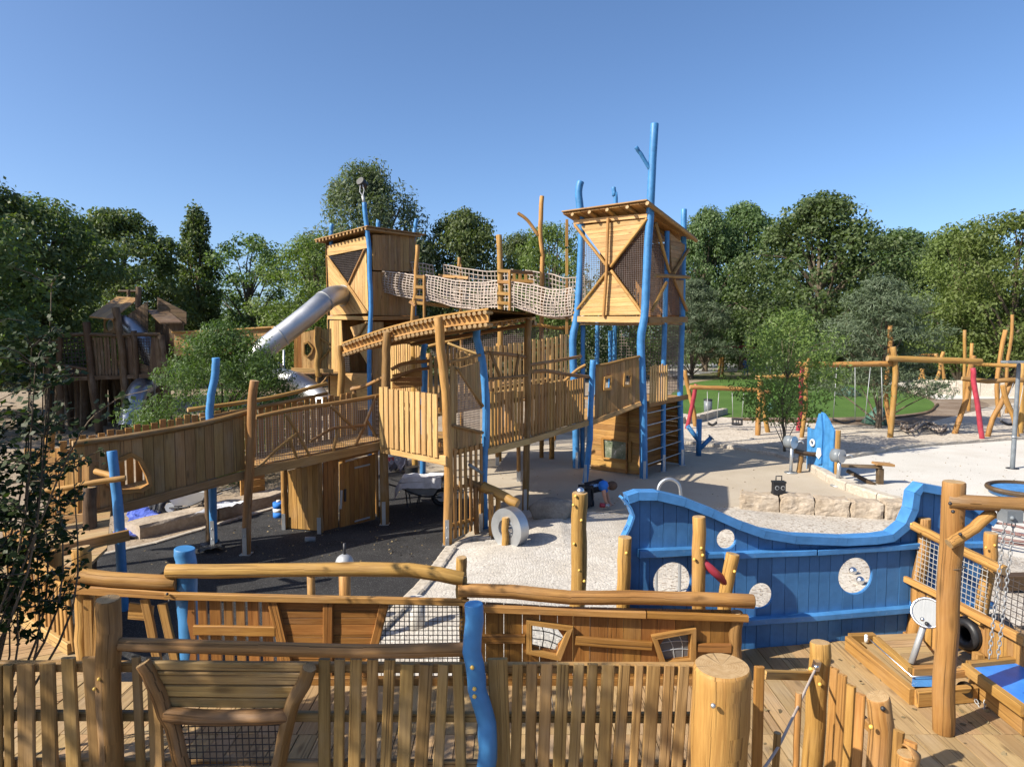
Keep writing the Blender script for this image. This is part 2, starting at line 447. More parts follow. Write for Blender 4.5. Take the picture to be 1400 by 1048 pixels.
_pl = {}
def plank_mesh(L, W, T, mat, var):
    L, W, T = round(L / .04) * .04 or .04, round(W / .005) * .005 or .005, round(T / .004) * .004 or .004
    key = (round(L, 3), round(W, 3), round(T, 3), mat.name, var)
    if key in _pl: return _pl[key]
    mb = MB(); rr = random.Random(hash(key[:3]) % 99991 + var)
    c = min(.006, T * .3, W * .2)
    segs = 1 if L < .5 else 3
    prof = [(W / 2 - c, T / 2), (-W / 2 + c, T / 2), (-W / 2, T / 2 - c), (-W / 2, -T / 2 + c), (-W / 2 + c, -T / 2), (W / 2 - c, -T / 2), (W / 2, -T / 2 + c), (W / 2, T / 2 - c)]
    for i in range(segs + 1):
        x = -L / 2 + L * i / segs
        e0, e1 = rr.uniform(-.035, .035) * W, rr.uniform(-.035, .035) * W
        for (y, z) in prof: mb.v.append(Vector((x, y + (e0 if y > 0 else e1), z)))
    us = [0]
    for i in range(8):
        a, b = prof[i], prof[(i + 1) % 8]; us.append(us[-1] + math.dist(a, b))
    for i in range(segs):
        for k in range(8):
            k2 = (k + 1) % 8; x0, x1 = L * i / segs, L * (i + 1) / segs
            mb.face([i * 8 + k, i * 8 + k2, (i + 1) * 8 + k2, (i + 1) * 8 + k], [(us[k], x0), (us[k + 1], x0), (us[k + 1], x1), (us[k], x1)])
    mb.face([7, 6, 5, 4, 3, 2, 1, 0], [(p[0], p[1] * 8) for p in reversed(prof)])
    mb.face([segs * 8 + k for k in range(8)], [(p[0], p[1] * 8) for p in prof])
    _pl[key] = mb.mesh('plank', mat, Vector((0, 0, 0)))
    return _pl[key]
_rp = random.Random(5)
def plank(parent, p0, p1, W, T, nrm, mat, name='plank', label=None):
    p0, p1 = Vector(p0), Vector(p1); x = p1 - p0; L = x.length; x.normalize()
    z = Vector(nrm); z = (z - x * z.dot(x)).normalized(); y = z.cross(x)
    M = Matrix((x, y, z)).transposed().to_4x4(); M.translation = (p0 + p1) / 2
    me = plank_mesh(L, W, T, mat, _rp.randrange(3))
    o = bpy.data.objects.new(name, me); COL.objects.link(o)
    if parent: o.parent = parent; M = wm(parent).inverted() @ M
    o.matrix_basis = M
    if label: o['label'] = label
    return o
def spline(pts, n):
    pts = [Vector(p) for p in pts]
    if len(pts) == 2: return [pts[0].lerp(pts[1], i / n) for i in range(n + 1)]
    out = []; m = len(pts) - 1; per = max(2, n // m)
    for i in range(m):
        p0 = pts[i - 1] if i else pts[0] * 2 - pts[1]
        p3 = pts[i + 2] if i + 2 <= m else pts[m] * 2 - pts[m - 1]
        p1, p2 = pts[i], pts[i + 1]
        for k in range(per):
            t = k / per
            out.append(.5 * ((2 * p1) + (p2 - p0) * t + (2 * p0 - 5 * p1 + 4 * p2 - p3) * t * t + (3 * p1 - p0 - 3 * p2 + p3) * t ** 3))
    out.append(pts[-1]); return out
_sd = [0]
def log(parent, pts, d, mat=None, name='log', wob=.10, sides=12, taper=1.0, n=10, label=None, cat=None, group=None, end=None, crook=.06):
    """round timber along pts (metres), d = diameter; ends flat with end grain"""
    mat = mat or LOG; _sd[0] += 1; s = _sd[0]
    q = spline(pts, n); m = len(q)
    for i in range(1, m - 1):
        q[i] = q[i] + Vector((noise.noise(Vector((s * 3.7, i * .55, 0))), noise.noise(Vector((s * 5.1, i * .55, 4))), 0)) * d * crook * 2
    rad = [d / 2 * (1 + (taper - 1) * i / (m - 1)) * (1 + .05 * noise.noise(Vector((s * 2.2, i * .8, 9)))) for i in range(m)]
    mb = MB()
    # a slightly rounded arris at both ends
    q2 = [q[0]] + [q[0] + (q[1] - q[0]).normalized() * d * .06] + q[1:-1] + [q[-1] + (q[-2] - q[-1]).normalized() * d * .06] + [q[-1]]
    r2 = [rad[0] * .93, rad[0]] + rad[1:-1] + [rad[-1], rad[-1] * .93]
    mb.tube(q2, r2, sides, 0, 1, wob, s)
    if end is None: end = mat if mat in (BLUE, RED) else END
    return mb.build(name, [mat, end], parent, label, cat, group)
def pole(parent, pxs, Y, d, mat=None, to=None, name='post', foot=False, dy=0.0, **kw):
    """post measured in the photograph: centre line pixels at distance Y (Y None: last point stands on z = to)"""
    if Y is None: Y = G(*pxs[-1], to or 0.0).y
    pts = [P(x, y, Y + dy * i / max(1, len(pxs) - 1)) for i, (x, y) in enumerate(pxs)]
    if to is not None:
        if pts[-1].z - to > .03: pts.append(Vector((pts[-1].x, pts[-1].y, to)))
        else: pts[-1].z = to
    o = log(parent, pts, d, mat, name, n=max(8, 3 * len(pts)), **kw)
    if foot:
        b = pts[-1]; mb = MB()
        mb.box(b + Vector((0, -d * .52, .24)), (.035, 0, 0), (0, .006, 0), (0, 0, .24))
        mb.box(b + Vector((0, 0, .012)), (.09, 0, 0), (0, .09, 0), (0, 0, .012))
        for z in (.16, .34): mb.sphere(b + Vector((0, -d * .52 - .008, z)), .014, 6, 4)
        mb.build('foot_bracket', GALV, parent or o)
    return o
def bolts(parent, pts, r=.012, mat=None, toward=Vector((-.2, -1, .1))):
    for p in pts:
        mb = MB(); mb.sphere(Vector(p), r, 8, 6, sq=(1, 1, 1)); mb.build('bolt_cap', mat or BOLT, parent)
def cyl(parent, p0, p1, r, mat, name, sides=12, label=None, cat=None, group=None, smooth=True):
    mb = MB(); mb.tube([p0, p1], r, sides, 0, 0, smooth=smooth); return mb.build(name, mat, parent, label, cat, group)
def clipseg(poly, p, d):
    """segment of line p + k d inside a convex polygon"""
    k0, k1 = -1e9, 1e9; n = len(poly)
    area = sum(poly[i][0] * poly[(i + 1) % n][1] - poly[(i + 1) % n][0] * poly[i][1] for i in range(n))
    for i in range(n):
        a, b = poly[i], poly[(i + 1) % n]
        nx, ny = (b[1] - a[1]), -(b[0] - a[0])
        if area < 0: nx, ny = -nx, -ny
        num = (a[0] - p[0]) * nx + (a[1] - p[1]) * ny; den = d[0] * nx + d[1] * ny
        if abs(den) < 1e-9:
            if num < 0: return None
            continue
        k = num / den
        if den > 0: k1 = min(k1, k)
        else: k0 = max(k0, k)
    return (k0, k1) if k1 - k0 > 1e-4 else None
def net_poly(parent, wall, poly, sp, r, mat, off=0.0, ang=0.0, name='net', sides=4):
    ca, sa = math.cos(ang), math.sin(ang); mb = MB()
    for d, nn in (((ca, sa), (-sa, ca)), ((-sa, ca), (ca, sa))):
        pr = [p[0] * nn[0] + p[1] * nn[1] for p in poly]
        k = math.ceil(min(pr) / sp)
        while k * sp < max(pr):
            c = k * sp; seg = clipseg(poly, (nn[0] * c, nn[1] * c), d)
            if seg:
                a, b = [wall.pt(nn[0] * c + d[0] * q, nn[1] * c + d[1] * q, off) for q in seg]
                mb.tube([a, b], r, sides)
            k += 1
    return mb.build(name, mat, parent) if mb.v else None
def net_surf(parent, S, nu, nv, r, mat, name='net', sides=4, mu=10, mv=6, knots=0):
    """rope net over a surface S(u, v)"""
    mb = MB()
    for i in range(nu + 1): mb.tube([S(i / nu, k / mv) for k in range(mv + 1)], r, sides)
    for j in range(nv + 1): mb.tube([S(k / mu, j / nv) for k in range(mu + 1)], r, sides)
    if knots:
        for i in range(nu + 1):
            for j in range(nv + 1): mb.sphere(S(i / nu, j / nv), knots, 5, 4)
    return mb.build(name, mat, parent)
def poly_interval(poly):
    def f(s):
        ts = []
        n = len(poly)
        for i in range(n):
            (a, b), (c, d) = poly[i], poly[(i + 1) % n]
            if abs(c - a) < 1e-9:
                if abs(s - a) < 1e-6: ts += [b, d]
            elif min(a, c) - 1e-7 <= s <= max(a, c) + 1e-7: ts.append(b + (d - b) * (s - a) / (c - a))
        return (min(ts), max(ts)) if ts else None
    return f
def circle_open(c, r, r2=None):
    r2 = r2 or r
    def f(s):
        q = 1 - ((s - c[0]) / r) ** 2
        return (c[1] - r2 * math.sqrt(q), c[1] + r2 * math.sqrt(q)) if q > 0 else None
    return dict(f=f, s=[c[0] + r * math.sin(math.pi / 2 * k / 7) for k in range(-7, 8)], mid=c[1], lo=c[0] - r, hi=c[0] + r)
def poly_open(poly):
    ss = [p[0] for p in poly]
    return dict(f=poly_interval(poly), s=ss, mid=sum(p[1] for p in poly) / len(poly), lo=min(ss), hi=max(ss))
def strips(parent, pt, s0, s1, interval, brk, w, gap, T, mat, off=0.0, opens=(), name='plank', rnd=.12, seed=1, ragged=0.0):
    """boards side by side along s, each from interval(s) low to high; pt(s, t, off) -> metres"""
    rr = random.Random(seed); s = s0
    while s < s1 - .012:
        ww = w * rr.uniform(1 - rnd, 1 + rnd)
        e = min(s + ww, s1)
        if s1 - e < w * .35: e = s1
        a, b = s + gap / 2, e - gap / 2
        cols = sorted(set([a, b] + [q for q in brk if a < q < b] + [q for o in opens for q in o['s'] if a < q < b] + ([a + (b - a) * k / 4 for k in (1, 2, 3)] if len(brk) > 8 else [])))
        js = rr.uniform(-.0025, .0025); jr = rr.uniform(-ragged, ragged)
        hit = [o for o in opens if o['hi'] > a and o['lo'] < b]
        iv = [(c, interval(min(max(c, s0 + 1e-6), s1 - 1e-6))) for c in cols]
        iv = [(c, v[0], v[1] + jr) for c, v in iv if v]
        if len(iv) >= 2:
            chains = []
            if not hit: chains = [iv]
            else:
                o = hit[0]; lo, hi = [], []
                for c, l, h in iv:
                    g = o['f'](c)
                    if g is None or c <= o['lo'] or c >= o['hi']: g = (o['mid'], o['mid'])
                    lo.append((c, l, max(l, min(h, g[0])))); hi.append((c, min(h, max(l, g[1])), h))
                chains = [lo, hi]
            thru = bool(hit) and all(c0[2] < c1[1] - .002 for c0, c1 in zip(*chains))
            mb = MB()
            for ch in chains:
                if thru and mb.f: mb.build(name, mat, parent); mb = MB()
                n0 = len(mb.v); m = len(ch)
                for oo in (off + js + T / 2, off + js - T / 2):
                    for c, l, h in ch: mb.v.append(pt(c, l, oo))
                    for c, l, h in ch: mb.v.append(pt(c, h, oo))
                F = lambda i, top, back: n0 + back * 2 * m + top * m + i
                for i in range(m - 1):
                    c0, l0, h0 = ch[i]; c1, l1, h1 = ch[i + 1]
                    if h0 - l0 < 1e-4 and h1 - l1 < 1e-4: continue
                    mb.face([F(i, 0, 0), F(i + 1, 0, 0), F(i + 1, 1, 0), F(i, 1, 0)], [(c0, l0), (c1, l1), (c1, h1), (c0, h0)])
                    mb.face([F(i, 1, 1), F(i + 1, 1, 1), F(i + 1, 0, 1), F(i, 0, 1)], [(c0, h0), (c1, h1), (c1, l1), (c0, l0)])
                    mb.face([F(i, 0, 1), F(i + 1, 0, 1), F(i + 1, 0, 0), F(i, 0, 0)], [(c0, 0), (c1, 0), (c1, T), (c0, T)])
                    mb.face([F(i, 1, 0), F(i + 1, 1, 0), F(i + 1, 1, 1), F(i, 1, 1)], [(c0, 0), (c1, 0), (c1, T), (c0, T)])
                for i in (0, m - 1):
                    c0, l0, h0 = ch[i]
                    if h0 - l0 < 1e-4: continue
                    q = [F(i, 0, 1), F(i, 0, 0), F(i, 1, 0), F(i, 1, 1)]; uvq = [(0, l0), (T, l0), (T, h0), (0, h0)]
                    if i: q.reverse(); uvq.reverse()
                    mb.face(q, uvq)
            if mb.f: mb.build(name, mat, parent)
        s = e
def panel(parent, wall, poly, w, gap, T, mat, off=0.0, ang=90, opens=(), name='plank', seed=1, rnd=.12, ragged=0.0):
    """boards filling a convex polygon given in (s, t); ang = direction of the boards in degrees"""
    th = math.radians(ang - 90); c, s_ = math.cos(th), math.sin(th)
    rot = [(p[0] * c + p[1] * s_, -p[0] * s_ + p[1] * c) for p in poly]
    pt = lambda a, b, o: wall.pt(a * c - b * s_, a * s_ + b * c, o)
    strips(parent, pt, min(p[0] for p in rot), max(p[0] for p in rot), poly_interval(rot), [p[0] for p in rot], w, gap, T, mat, off, opens, name, rnd, seed, ragged)
def rim(parent, wall, poly, d, mat, off, name='frame', T=None):
    """frame of sticks round a polygon, mitred end to end"""
    mb = MB(); T = T or d; n = len(poly)
    cx, cy = sum(p[0] for p in poly) / n, sum(p[1] for p in poly) / n
    def ins(p, k):
        v = Vector((p[0] - cx, p[1] - cy)); L = v.length; return (cx + v.x * (1 + k / L), cy + v.y * (1 + k / L))
    for i in range(n):
        a, b = poly[i], poly[(i + 1) % n]
        q = [ins(a, d * .7), ins(b, d * .7), ins(b, -d * .3), ins(a, -d * .3)]
        mb.prism([wall.pt(*p, off - T / 2) for p in q], wall.n * T, uvd=wall.pt(*b) - wall.pt(*a))
    return mb.build(name, mat, parent)
def palings(parent, a, b, z0a, z0b, z1a, z1b, w, gap, T, mat, nrm, lean=.02, seed=1, name='plank', jit=.03):
    """upright slats from point a to b (xy), foot heights z0, top heights z1"""
    rr = random.Random(seed); A, B = Vector((a[0], a[1], 0)), Vector((b[0], b[1], 0)); L = (B - A).length
    n = max(1, int(L / (w + gap))); u = (B - A).normalized()
    for i in range(n):
        k = (i + .5) / n; c = A.lerp(B, k); l = rr.uniform(-lean, lean)
        p0 = c + Vector((0, 0, z0a + (z0b - z0a) * k)); p1 = c + u * l + Vector((0, 0, z1a + (z1b - z1a) * k + rr.uniform(-jit, jit)))
        plank(parent, p0, p1, w * rr.uniform(.85, 1.1), T, nrm, mat, name)
def decking(parent, poly, z, dirv, w, gap, T, mat, name='board', slope=None, seed=1, zf=None):
    """boards over a convex xy polygon; zf(x, y) gives height of the top"""
    d = Vector((dirv[0], dirv[1])).normalized(); nn = Vector((d.y, -d.x))
    rot = [(p[0] * nn.x + p[1] * nn.y, p[0] * d.x + p[1] * d.y) for p in poly]
    zf = zf or (lambda x, y: z)
    def pt(s, t, o):
        x, y = nn.x * s + d.x * t, nn.y * s + d.y * t
        return Vector((x, y, zf(x, y) + o - T / 2))
    strips(parent, pt, min(p[0] for p in rot), max(p[0] for p in rot), poly_interval(rot), [p[0] for p in rot], w, gap, T, mat, 0.0, (), name, .03, seed)

# ------------------------------------------------------------------ ground
def sheet(name, pts, z, mat, thick=0.0, kind='structure', parent=None):
    mb = MB(); q = [Vector((p[0], p[1], z)) for p in pts]
    area = sum(q[i].x * q[(i + 1) % len(q)].y - q[(i + 1) % len(q)].x * q[i].y for i in range(len(q)))
    if area < 0: q.reverse()
    if thick: mb.prism(q, (0, 0, -thick))
    else: mb.poly(q)
    o = mb.build(name, mat, parent, kind=kind, origin=Vector((0, 0, z)))
    return o
def gpx(lst, z=0.0): return [(lambda v: (v.x, v.y))(G(x, y, z)) for x, y in lst]
def smooth2(pts, per=5):
    q = spline([Vector((p[0], p[1], 0)) for p in pts], per * (len(pts) - 1)); return [(v.x, v.y) for v in q]

sheet('ground', [(-900, -60), (900, -60), (900, 1500), (-900, 1500)], 0.0, GRASSM)
sheet('dry_earth', [(-32, -6), (30, -6), (34, 40), (20, 58), (-20, 60), (-40, 40)], .004, DIRT)
black_edge = smooth2(gpx([(560, 646), (604, 652), (632, 668), (650, 700), (640, 728), (612, 750), (622, 790), (660, 860), (700, 940)]))
sheet('black_rubber_surface', gpx([(-60, 900), (120, 762), (215, 741), (380, 692), (450, 668), (505, 652), (540, 645)]) + black_edge, .012, RUBBER)
sheet('tan_resin_surface', gpx([(500, 600), (560, 592), (700, 588), (800, 597), (940, 606), (1000, 612), (1060, 620), (1110, 636), (1150, 660), (1240, 692), (1290, 720)]) + gpx([(1290, 760), (1000, 760), (700, 760), (560, 700), (500, 650)]), .008, RESIN)
sheet('pale_concrete_path', gpx([(1100, 634), (1250, 612), (1400, 601), (1560, 592), (1700, 640), (1700, 800), (1240, 800), (1240, 696), (1150, 663)]), .016, CONC)
sheet('beige_gravel_play_area', gpx([(880, 575), (945, 560), (1010, 562), (1100, 570), (1180, 577), (1270, 577), (1330, 560), (1420, 545), (1640, 540), (1640, 585), (1400, 597), (1250, 609), (1100, 632), (1040, 618), (940, 606), (880, 603)]), .012, GRAVEL)
sheet('brown_mulch_bed', smooth2(gpx([(1230, 530), (1290, 535), (1340, 548), (1350, 556), (1300, 570), (1230, 582), (1120, 579), (1010, 572), (950, 566), (990, 560), (1100, 560)]), 3), .016, MULCH)
sheet('lawn', smooth2(gpx([(905, 560), (925, 532), (960, 521), (1030, 518), (1120, 521), (1200, 529), (1255, 541), (1277, 552), (1262, 563), (1180, 570), (1050, 571), (960, 570)]), 4), .020, LAWNM)
sheet('far_gravel_path', gpx([(915, 515), (990, 508), (1100, 506), (1240, 530), (1280, 546), (1420, 545), (1600, 535), (1600, 515), (1250, 517), (1120, 500), (960, 496), (900, 500)]), .024, CONC)
# undulating mound of white sand and pale setts between the decks and the boulder
def mound():
    reg = gpx([(616, 752), (634, 742), (672, 740), (716, 700), (760, 690), (800, 700), (850, 705), (900, 700), (1008, 694), (1120, 706), (1240, 712)]) + [(8.5, 11), (9, 4.6), (4.6, 4.6), (4.3, 6.6), (1, 6.2), (-1.6, 6.2), (-1.75, 8), (-1.35, 9.8)]
    n = len(reg)
    def inside(x, y):
        c = False; j = n - 1
        for i in range(n):
            if (reg[i][1] > y) != (reg[j][1] > y) and x < (reg[j][0] - reg[i][0]) * (y - reg[i][1]) / (reg[j][1] - reg[i][1]) + reg[i][0]: c = not c
            j = i
        return c
    def dist(x, y):
        m = 9; p = Vector((x, y))
        for i in range(n):
            a, b = Vector(reg[i]), Vector(reg[(i + 1) % n]); ab = b - a
            k = max(0, min(1, (p - a).dot(ab) / max(1e-9, ab.length_squared))); m = min(m, (p - a - ab * k).length)
        return m
    st = .09; x0, x1 = min(p[0] for p in reg), max(p[0] for p in reg); y0, y1 = min(p[1] for p in reg), max(p[1] for p in reg)
    nx, ny = int((x1 - x0) / st) + 1, int((y1 - y0) / st) + 1
    mbs = {0: MB(), 1: MB()}; ids = {0: {}, 1: {}}
    def h(x, y):
        e = min(1, dist(x, y) / .9); e = e * e * (3 - 2 * e)
        return .026 + e * (.06 + .11 * (noise.noise(Vector((x * .55 + 3, y * .55, 1))) + .35) * (1 if x < 1 else .55))
    hc = {}
    for i in range(nx):
        for j in range(ny):
            cx, cy = x0 + (i + .5) * st, y0 + (j + .5) * st
            if not inside(cx, cy): continue
            k = 0 if cx < 1.0 + .35 * (cy - 8) else 1
            mb, I = mbs[k], ids[k]
            q = []
            for a, b in ((i, j), (i + 1, j), (i + 1, j + 1), (i, j + 1)):
                if (a, b) not in I:
                    x, y = x0 + a * st, y0 + b * st
                    if (a, b) not in hc: hc[a, b] = h(x, y)
                    I[a, b] = len(mb.v); mb.v.append(Vector((x, y, hc[a, b])))
                q.append(I[a, b])
            mb.face(q, [(mb.v[t].x, mb.v[t].y) for t in q], 0, True)
    global MOUND; MOUND = [v.copy() for v in mbs[0].v] + [v.copy() for v in mbs[1].v]
    mbs[0].build('cobbled_mound', COBB, kind='structure', origin=Vector((0, 0, 0)))
    mbs[1].build('white_sand', CHIP, kind='structure', origin=Vector((0, 0, 0)))
mound()
# kerbs
def kerb(name, px, w, h, mat, z0=0.0, seg=.9, kind='structure', jit=.01, xyw=False):
    """a row of kerb stones along a ground line: each stone its own piece"""
    root = thing(name, None, None, Vector((px[0][0], px[0][1], 0)) if xyw else G(*px[0]), kind=kind)
    pts = spline([Vector((p[0], p[1], 0)) for p in (gpx(px) if not xyw else px)], 6 * (len(px) - 1))
    acc = [0]
    for i in range(1, len(pts)): acc.append(acc[-1] + (pts[i] - pts[i - 1]).length)
    def at(s):
        for i in range(1, len(pts)):
            if acc[i] >= s: return pts[i - 1].lerp(pts[i], (s - acc[i - 1]) / max(1e-9, acc[i] - acc[i - 1]))
        return pts[-1]
    rr = random.Random(len(px) * 7 + int(w * 100)); s = 0
    while s < acc[-1] - .1:
        L = min(seg * rr.uniform(.8, 1.2), acc[-1] - s)
        a, b = at(s + .008), at(s + L - .008); u = (b - a).normalized(); nn = Vector((-u.y, u.x, 0)); mb = MB()
        hh = h + rr.uniform(-jit, jit); N_ = 4
        prof = [(-w / 2, 0), (-w / 2, hh * .82), (-w / 2 + min(.03, w * .2), hh), (w / 2 - min(.03, w * .2), hh), (w / 2, hh * .82), (w / 2, 0)]
        for i in range(N_ + 1):
            c = a.lerp(b, i / N_)
            for (y, z) in prof: mb.v.append(c + nn * (y + (rr.uniform(-jit, jit) if z else 0)) + Vector((0, 0, z0 + z + (rr.uniform(-jit, jit) if z else 0))))
        for i in range(N_):
            for k in range(5): mb.face([i * 6 + k, (i + 1) * 6 + k, (i + 1) * 6 + k + 1, i * 6 + k + 1], [(0, 0)] * 4)
        mb.face([5, 4, 3, 2, 1, 0], [(0, 0)] * 6); mb.face([N_ * 6 + k for k in range(6)], [(0, 0)] * 6)
        mb.build('kerb_stone', mat, root)
        s += L
    return root
kerb('gravel_kerb', [(940, 606), (1000, 613), (1060, 622), (1102, 632), (1180, 622), (1250, 611), (1400, 600), (1560, 590)], .30, .12, STONEP, jit=.012)
kerb('path_kerb', [(1108, 641), (1130, 655), (1155, 668), (1200, 684), (1246, 698)], .26, .20, STONEP)
kerb('lawn_kerb', [(912, 577), (940, 579), (968, 572), (990, 566)], .35, .30, STONEP)
kerb('lawn_edging', [(1000, 574), (1100, 578), (1180, 576), (1262, 567), (1282, 554)], .12, .10, LOGD)
kerb('rubber_edging', [(120, 764), (215, 743), (300, 717), (380, 694)], .10, .05, STONEP, seg=1.0, jit=.003)
kerb('stone_step', [(180, 734), (240, 722), (300, 705), (400, 679)], .55, .24, STONE, seg=1.6, jit=.016)
kerb('cobble_edging', [(672, 738), (640, 739), (618, 751)], .09, .07, STONEP, seg=.35, jit=.003)
_e = gpx([(640, 738), (617, 752)]) 
kerb('mound_edging', [_e[1], (-1.32, 9.8), (-1.73, 8.0), (-1.66, 7.0), (-1.58, 6.1)], .20, .08, STONEP, seg=.35, jit=.004, xyw=True)
kerb('far_stone_wall', [(1248, 538), (1300, 540), (1400, 543), (1560, 546)], .5, .95, STONEP, seg=1.1, jit=.02)

DZ_ = .8
# ------------------------------------------------------------------ trees
LF = {
    'mid': leaf('leaf_mid_green', (.066, .098, .034), (.120, .158, .060)),
    'dark': leaf('leaf_dark_green', (.056, .086, .032), (.100, .136, .054)),
    'light': leaf('leaf_light_green', (.075, .112, .028), (.135, .175, .052)),
    'olive': leaf('leaf_olive_green', (.080, .102, .032), (.130, .150, .055)),
    'grey': leaf('leaf_willow_grey', (.075, .098, .055), (.130, .158, .095)),
    'pine': leaf('pine_needles', (.066, .098, .052), (.118, .152, .092), .2),
    'near': leaf('leaf_glossy_dark', (.014, .030, .008), (.030, .052, .012), .3, .5),
    'ash': leaf('leaf_bright_pinnate', (.046, .076, .024), (.085, .122, .042)),
}
def leaf_cloud(name, C, Nn, size, aspect, mat, rs):
    """n diamond leaves at points C (n,3) with normals Nn"""
    n = len(C)
    Nn = Nn / (np.linalg.norm(Nn, axis=1, keepdims=True) + 1e-9)
    r = rs.normal(size=(n, 3)); A = np.cross(Nn, r); A /= (np.linalg.norm(A, axis=1, keepdims=True) + 1e-9)
    B = np.cross(Nn, A)
    sz = size * rs.uniform(.65, 1.3, (n, 1))
    a, b = A * sz * .5, B * sz * .5 * aspect
    V = np.stack([C - a, C - a * .05 + b, C + a, C - a * .05 - b], axis=1).reshape(-1, 3)
    me = bpy.data.meshes.new(name)
    me.vertices.add(4 * n); me.vertices.foreach_set('co', V.astype(np.float32).ravel())
    me.loops.add(4 * n); me.loops.foreach_set('vertex_index', np.arange(4 * n, dtype=np.int32))
    me.polygons.add(n); me.polygons.foreach_set('loop_start', np.arange(0, 4 * n, 4, dtype=np.int32))
    try: me.polygons.foreach_set('loop_total', np.full(n, 4, dtype=np.int32))
    except Exception: pass
    uv = me.uv_layers.new(name='UVMap')
    q = np.repeat(rs.uniform(0, 1, (n, 1)), 4, axis=0); uv.data.foreach_set('uv', np.hstack([q, q]).astype(np.float32).ravel())
    me.materials.append(mat); me.update(calc_edges=True)
    return me
def tree_meshes(seed, kind, mat, n_clump, per, leafsz, aspect=.55, H=1.0, R=.36, base=.22, clump=.085, trunk=.030):
    """unit-height tree: crown points spread over lumpy shells of boughs; returns trunk and crown meshes"""
    rs = np.random.RandomState(seed); rr = random.Random(seed)
    cen = []
    tries = 0
    while len(cen) < n_clump and tries < 60000:
        tries += 1
        h = rr.random()
        a = rr.uniform(0, 2 * math.pi)
        if kind == 'round': prof = math.sin(math.pi * min(1, (h * .93 + .07)) ** .8) ** .62
        elif kind == 'poplar': prof = max(.10, math.sin(math.pi * min(1, h * .86 + .12)) ** .55)
        elif kind == 'willow': prof = math.sin(math.pi * (h * .9 + .08) ** .9) ** .7
        elif kind == 'pine': prof = math.sin(math.pi * min(1, h * .78 + .22) ** .9) ** .6 * (1.05 - .35 * h)
        else: prof = math.sin(math.pi * (h * .9 + .09)) ** .55
        prof = max(prof, .05)
        lump = 1 + .34 * noise.noise(Vector((math.cos(a) * 1.7 + seed * 3.1, math.sin(a) * 1.7, h * 3.6)))
        rad = R * prof * lump
        rho = rad * (rr.random() ** .38)
        if rr.random() < .35 and noise.noise(Vector((math.cos(a) * 2.6, math.sin(a) * 2.6 + seed, h * 6))) > .12: continue
        z = base + (H - base - clump * .4) * h
        if kind == 'pine': z = base + (H - base) * (h * .5 + .5 * round(h * 7) / 7 + rr.uniform(-.05, .05)) - .12 * (rho / R) * .3 + (.05 * (rho / R))
        cen.append((math.cos(a) * rho, math.sin(a) * rho, z, rho / max(rad, 1e-6)))
    cen = np.array(cen)
    cs = np.repeat(cen[:, :3], per, axis=0)
    off = rs.normal(size=cs.shape); off /= np.linalg.norm(off, axis=1, keepdims=True)
    rad = rs.uniform(.35, 1, (len(cs), 1)) ** .6 * clump * np.repeat(rs.uniform(.65, 1.25, (len(cen), 1)), per, axis=0)
    sq = np.array([1.15, 1.15, .72]) if kind != 'poplar' else np.array([.7, .7, 1.3])
    if kind == 'willow': sq = np.array([.8, .8, 1.25])
    if kind == 'pine': sq = np.array([1.25, 1.25, .5])
    C = cs + off * rad * sq
    Nn = off * .8 + np.array([0, 0, .45]) + rs.normal(size=cs.shape) * .55
    crown = leaf_cloud('crown', C, Nn, leafsz, aspect, mat, rs)
    mb = MB()
    topz = base + (H - base) * (.78 if kind in ('poplar', 'pine') else .45)
    tp = [Vector((0, 0, -.01)), Vector((rr.uniform(-.01, .01), rr.uniform(-.01, .01), base * .6)), Vector((rr.uniform(-.03, .03), rr.uniform(-.03, .03), (base + topz) / 2)), Vector((rr.uniform(-.03, .03), rr.uniform(-.03, .03), topz))]
    sp = spline(tp, 9); mb.tube(sp, [trunk * (1.25 if i == 0 else 1) * (1 - .72 * i / len(sp)) for i in range(len(sp))], 7, wob=.15, seed=seed)
    idx = list(range(len(cen))); rr.shuffle(idx)
    for k in idx[:26]:
        c = Vector(cen[k][:3]); h0 = min(topz * .98, max(base * .55, c.z - .12 - .25 * rr.random()))
        i = min(len(sp) - 1, max(0, int(h0 / max(topz, 1e-6) * (len(sp) - 1)))); s0 = sp[i]
        m = s0.lerp(c, .5) + Vector((rr.uniform(-.03, .03), rr.uniform(-.03, .03), .03 + (.04 if kind != 'pine' else -.02)))
        q = spline([s0, m, c], 6); mb.tube(q, [trunk * .38 * (1 - .85 * j / (len(q) - 1)) for j in range(len(q))], 5)
    return mb.mesh('trunk', BARK, Vector((0, 0, 0))), crown
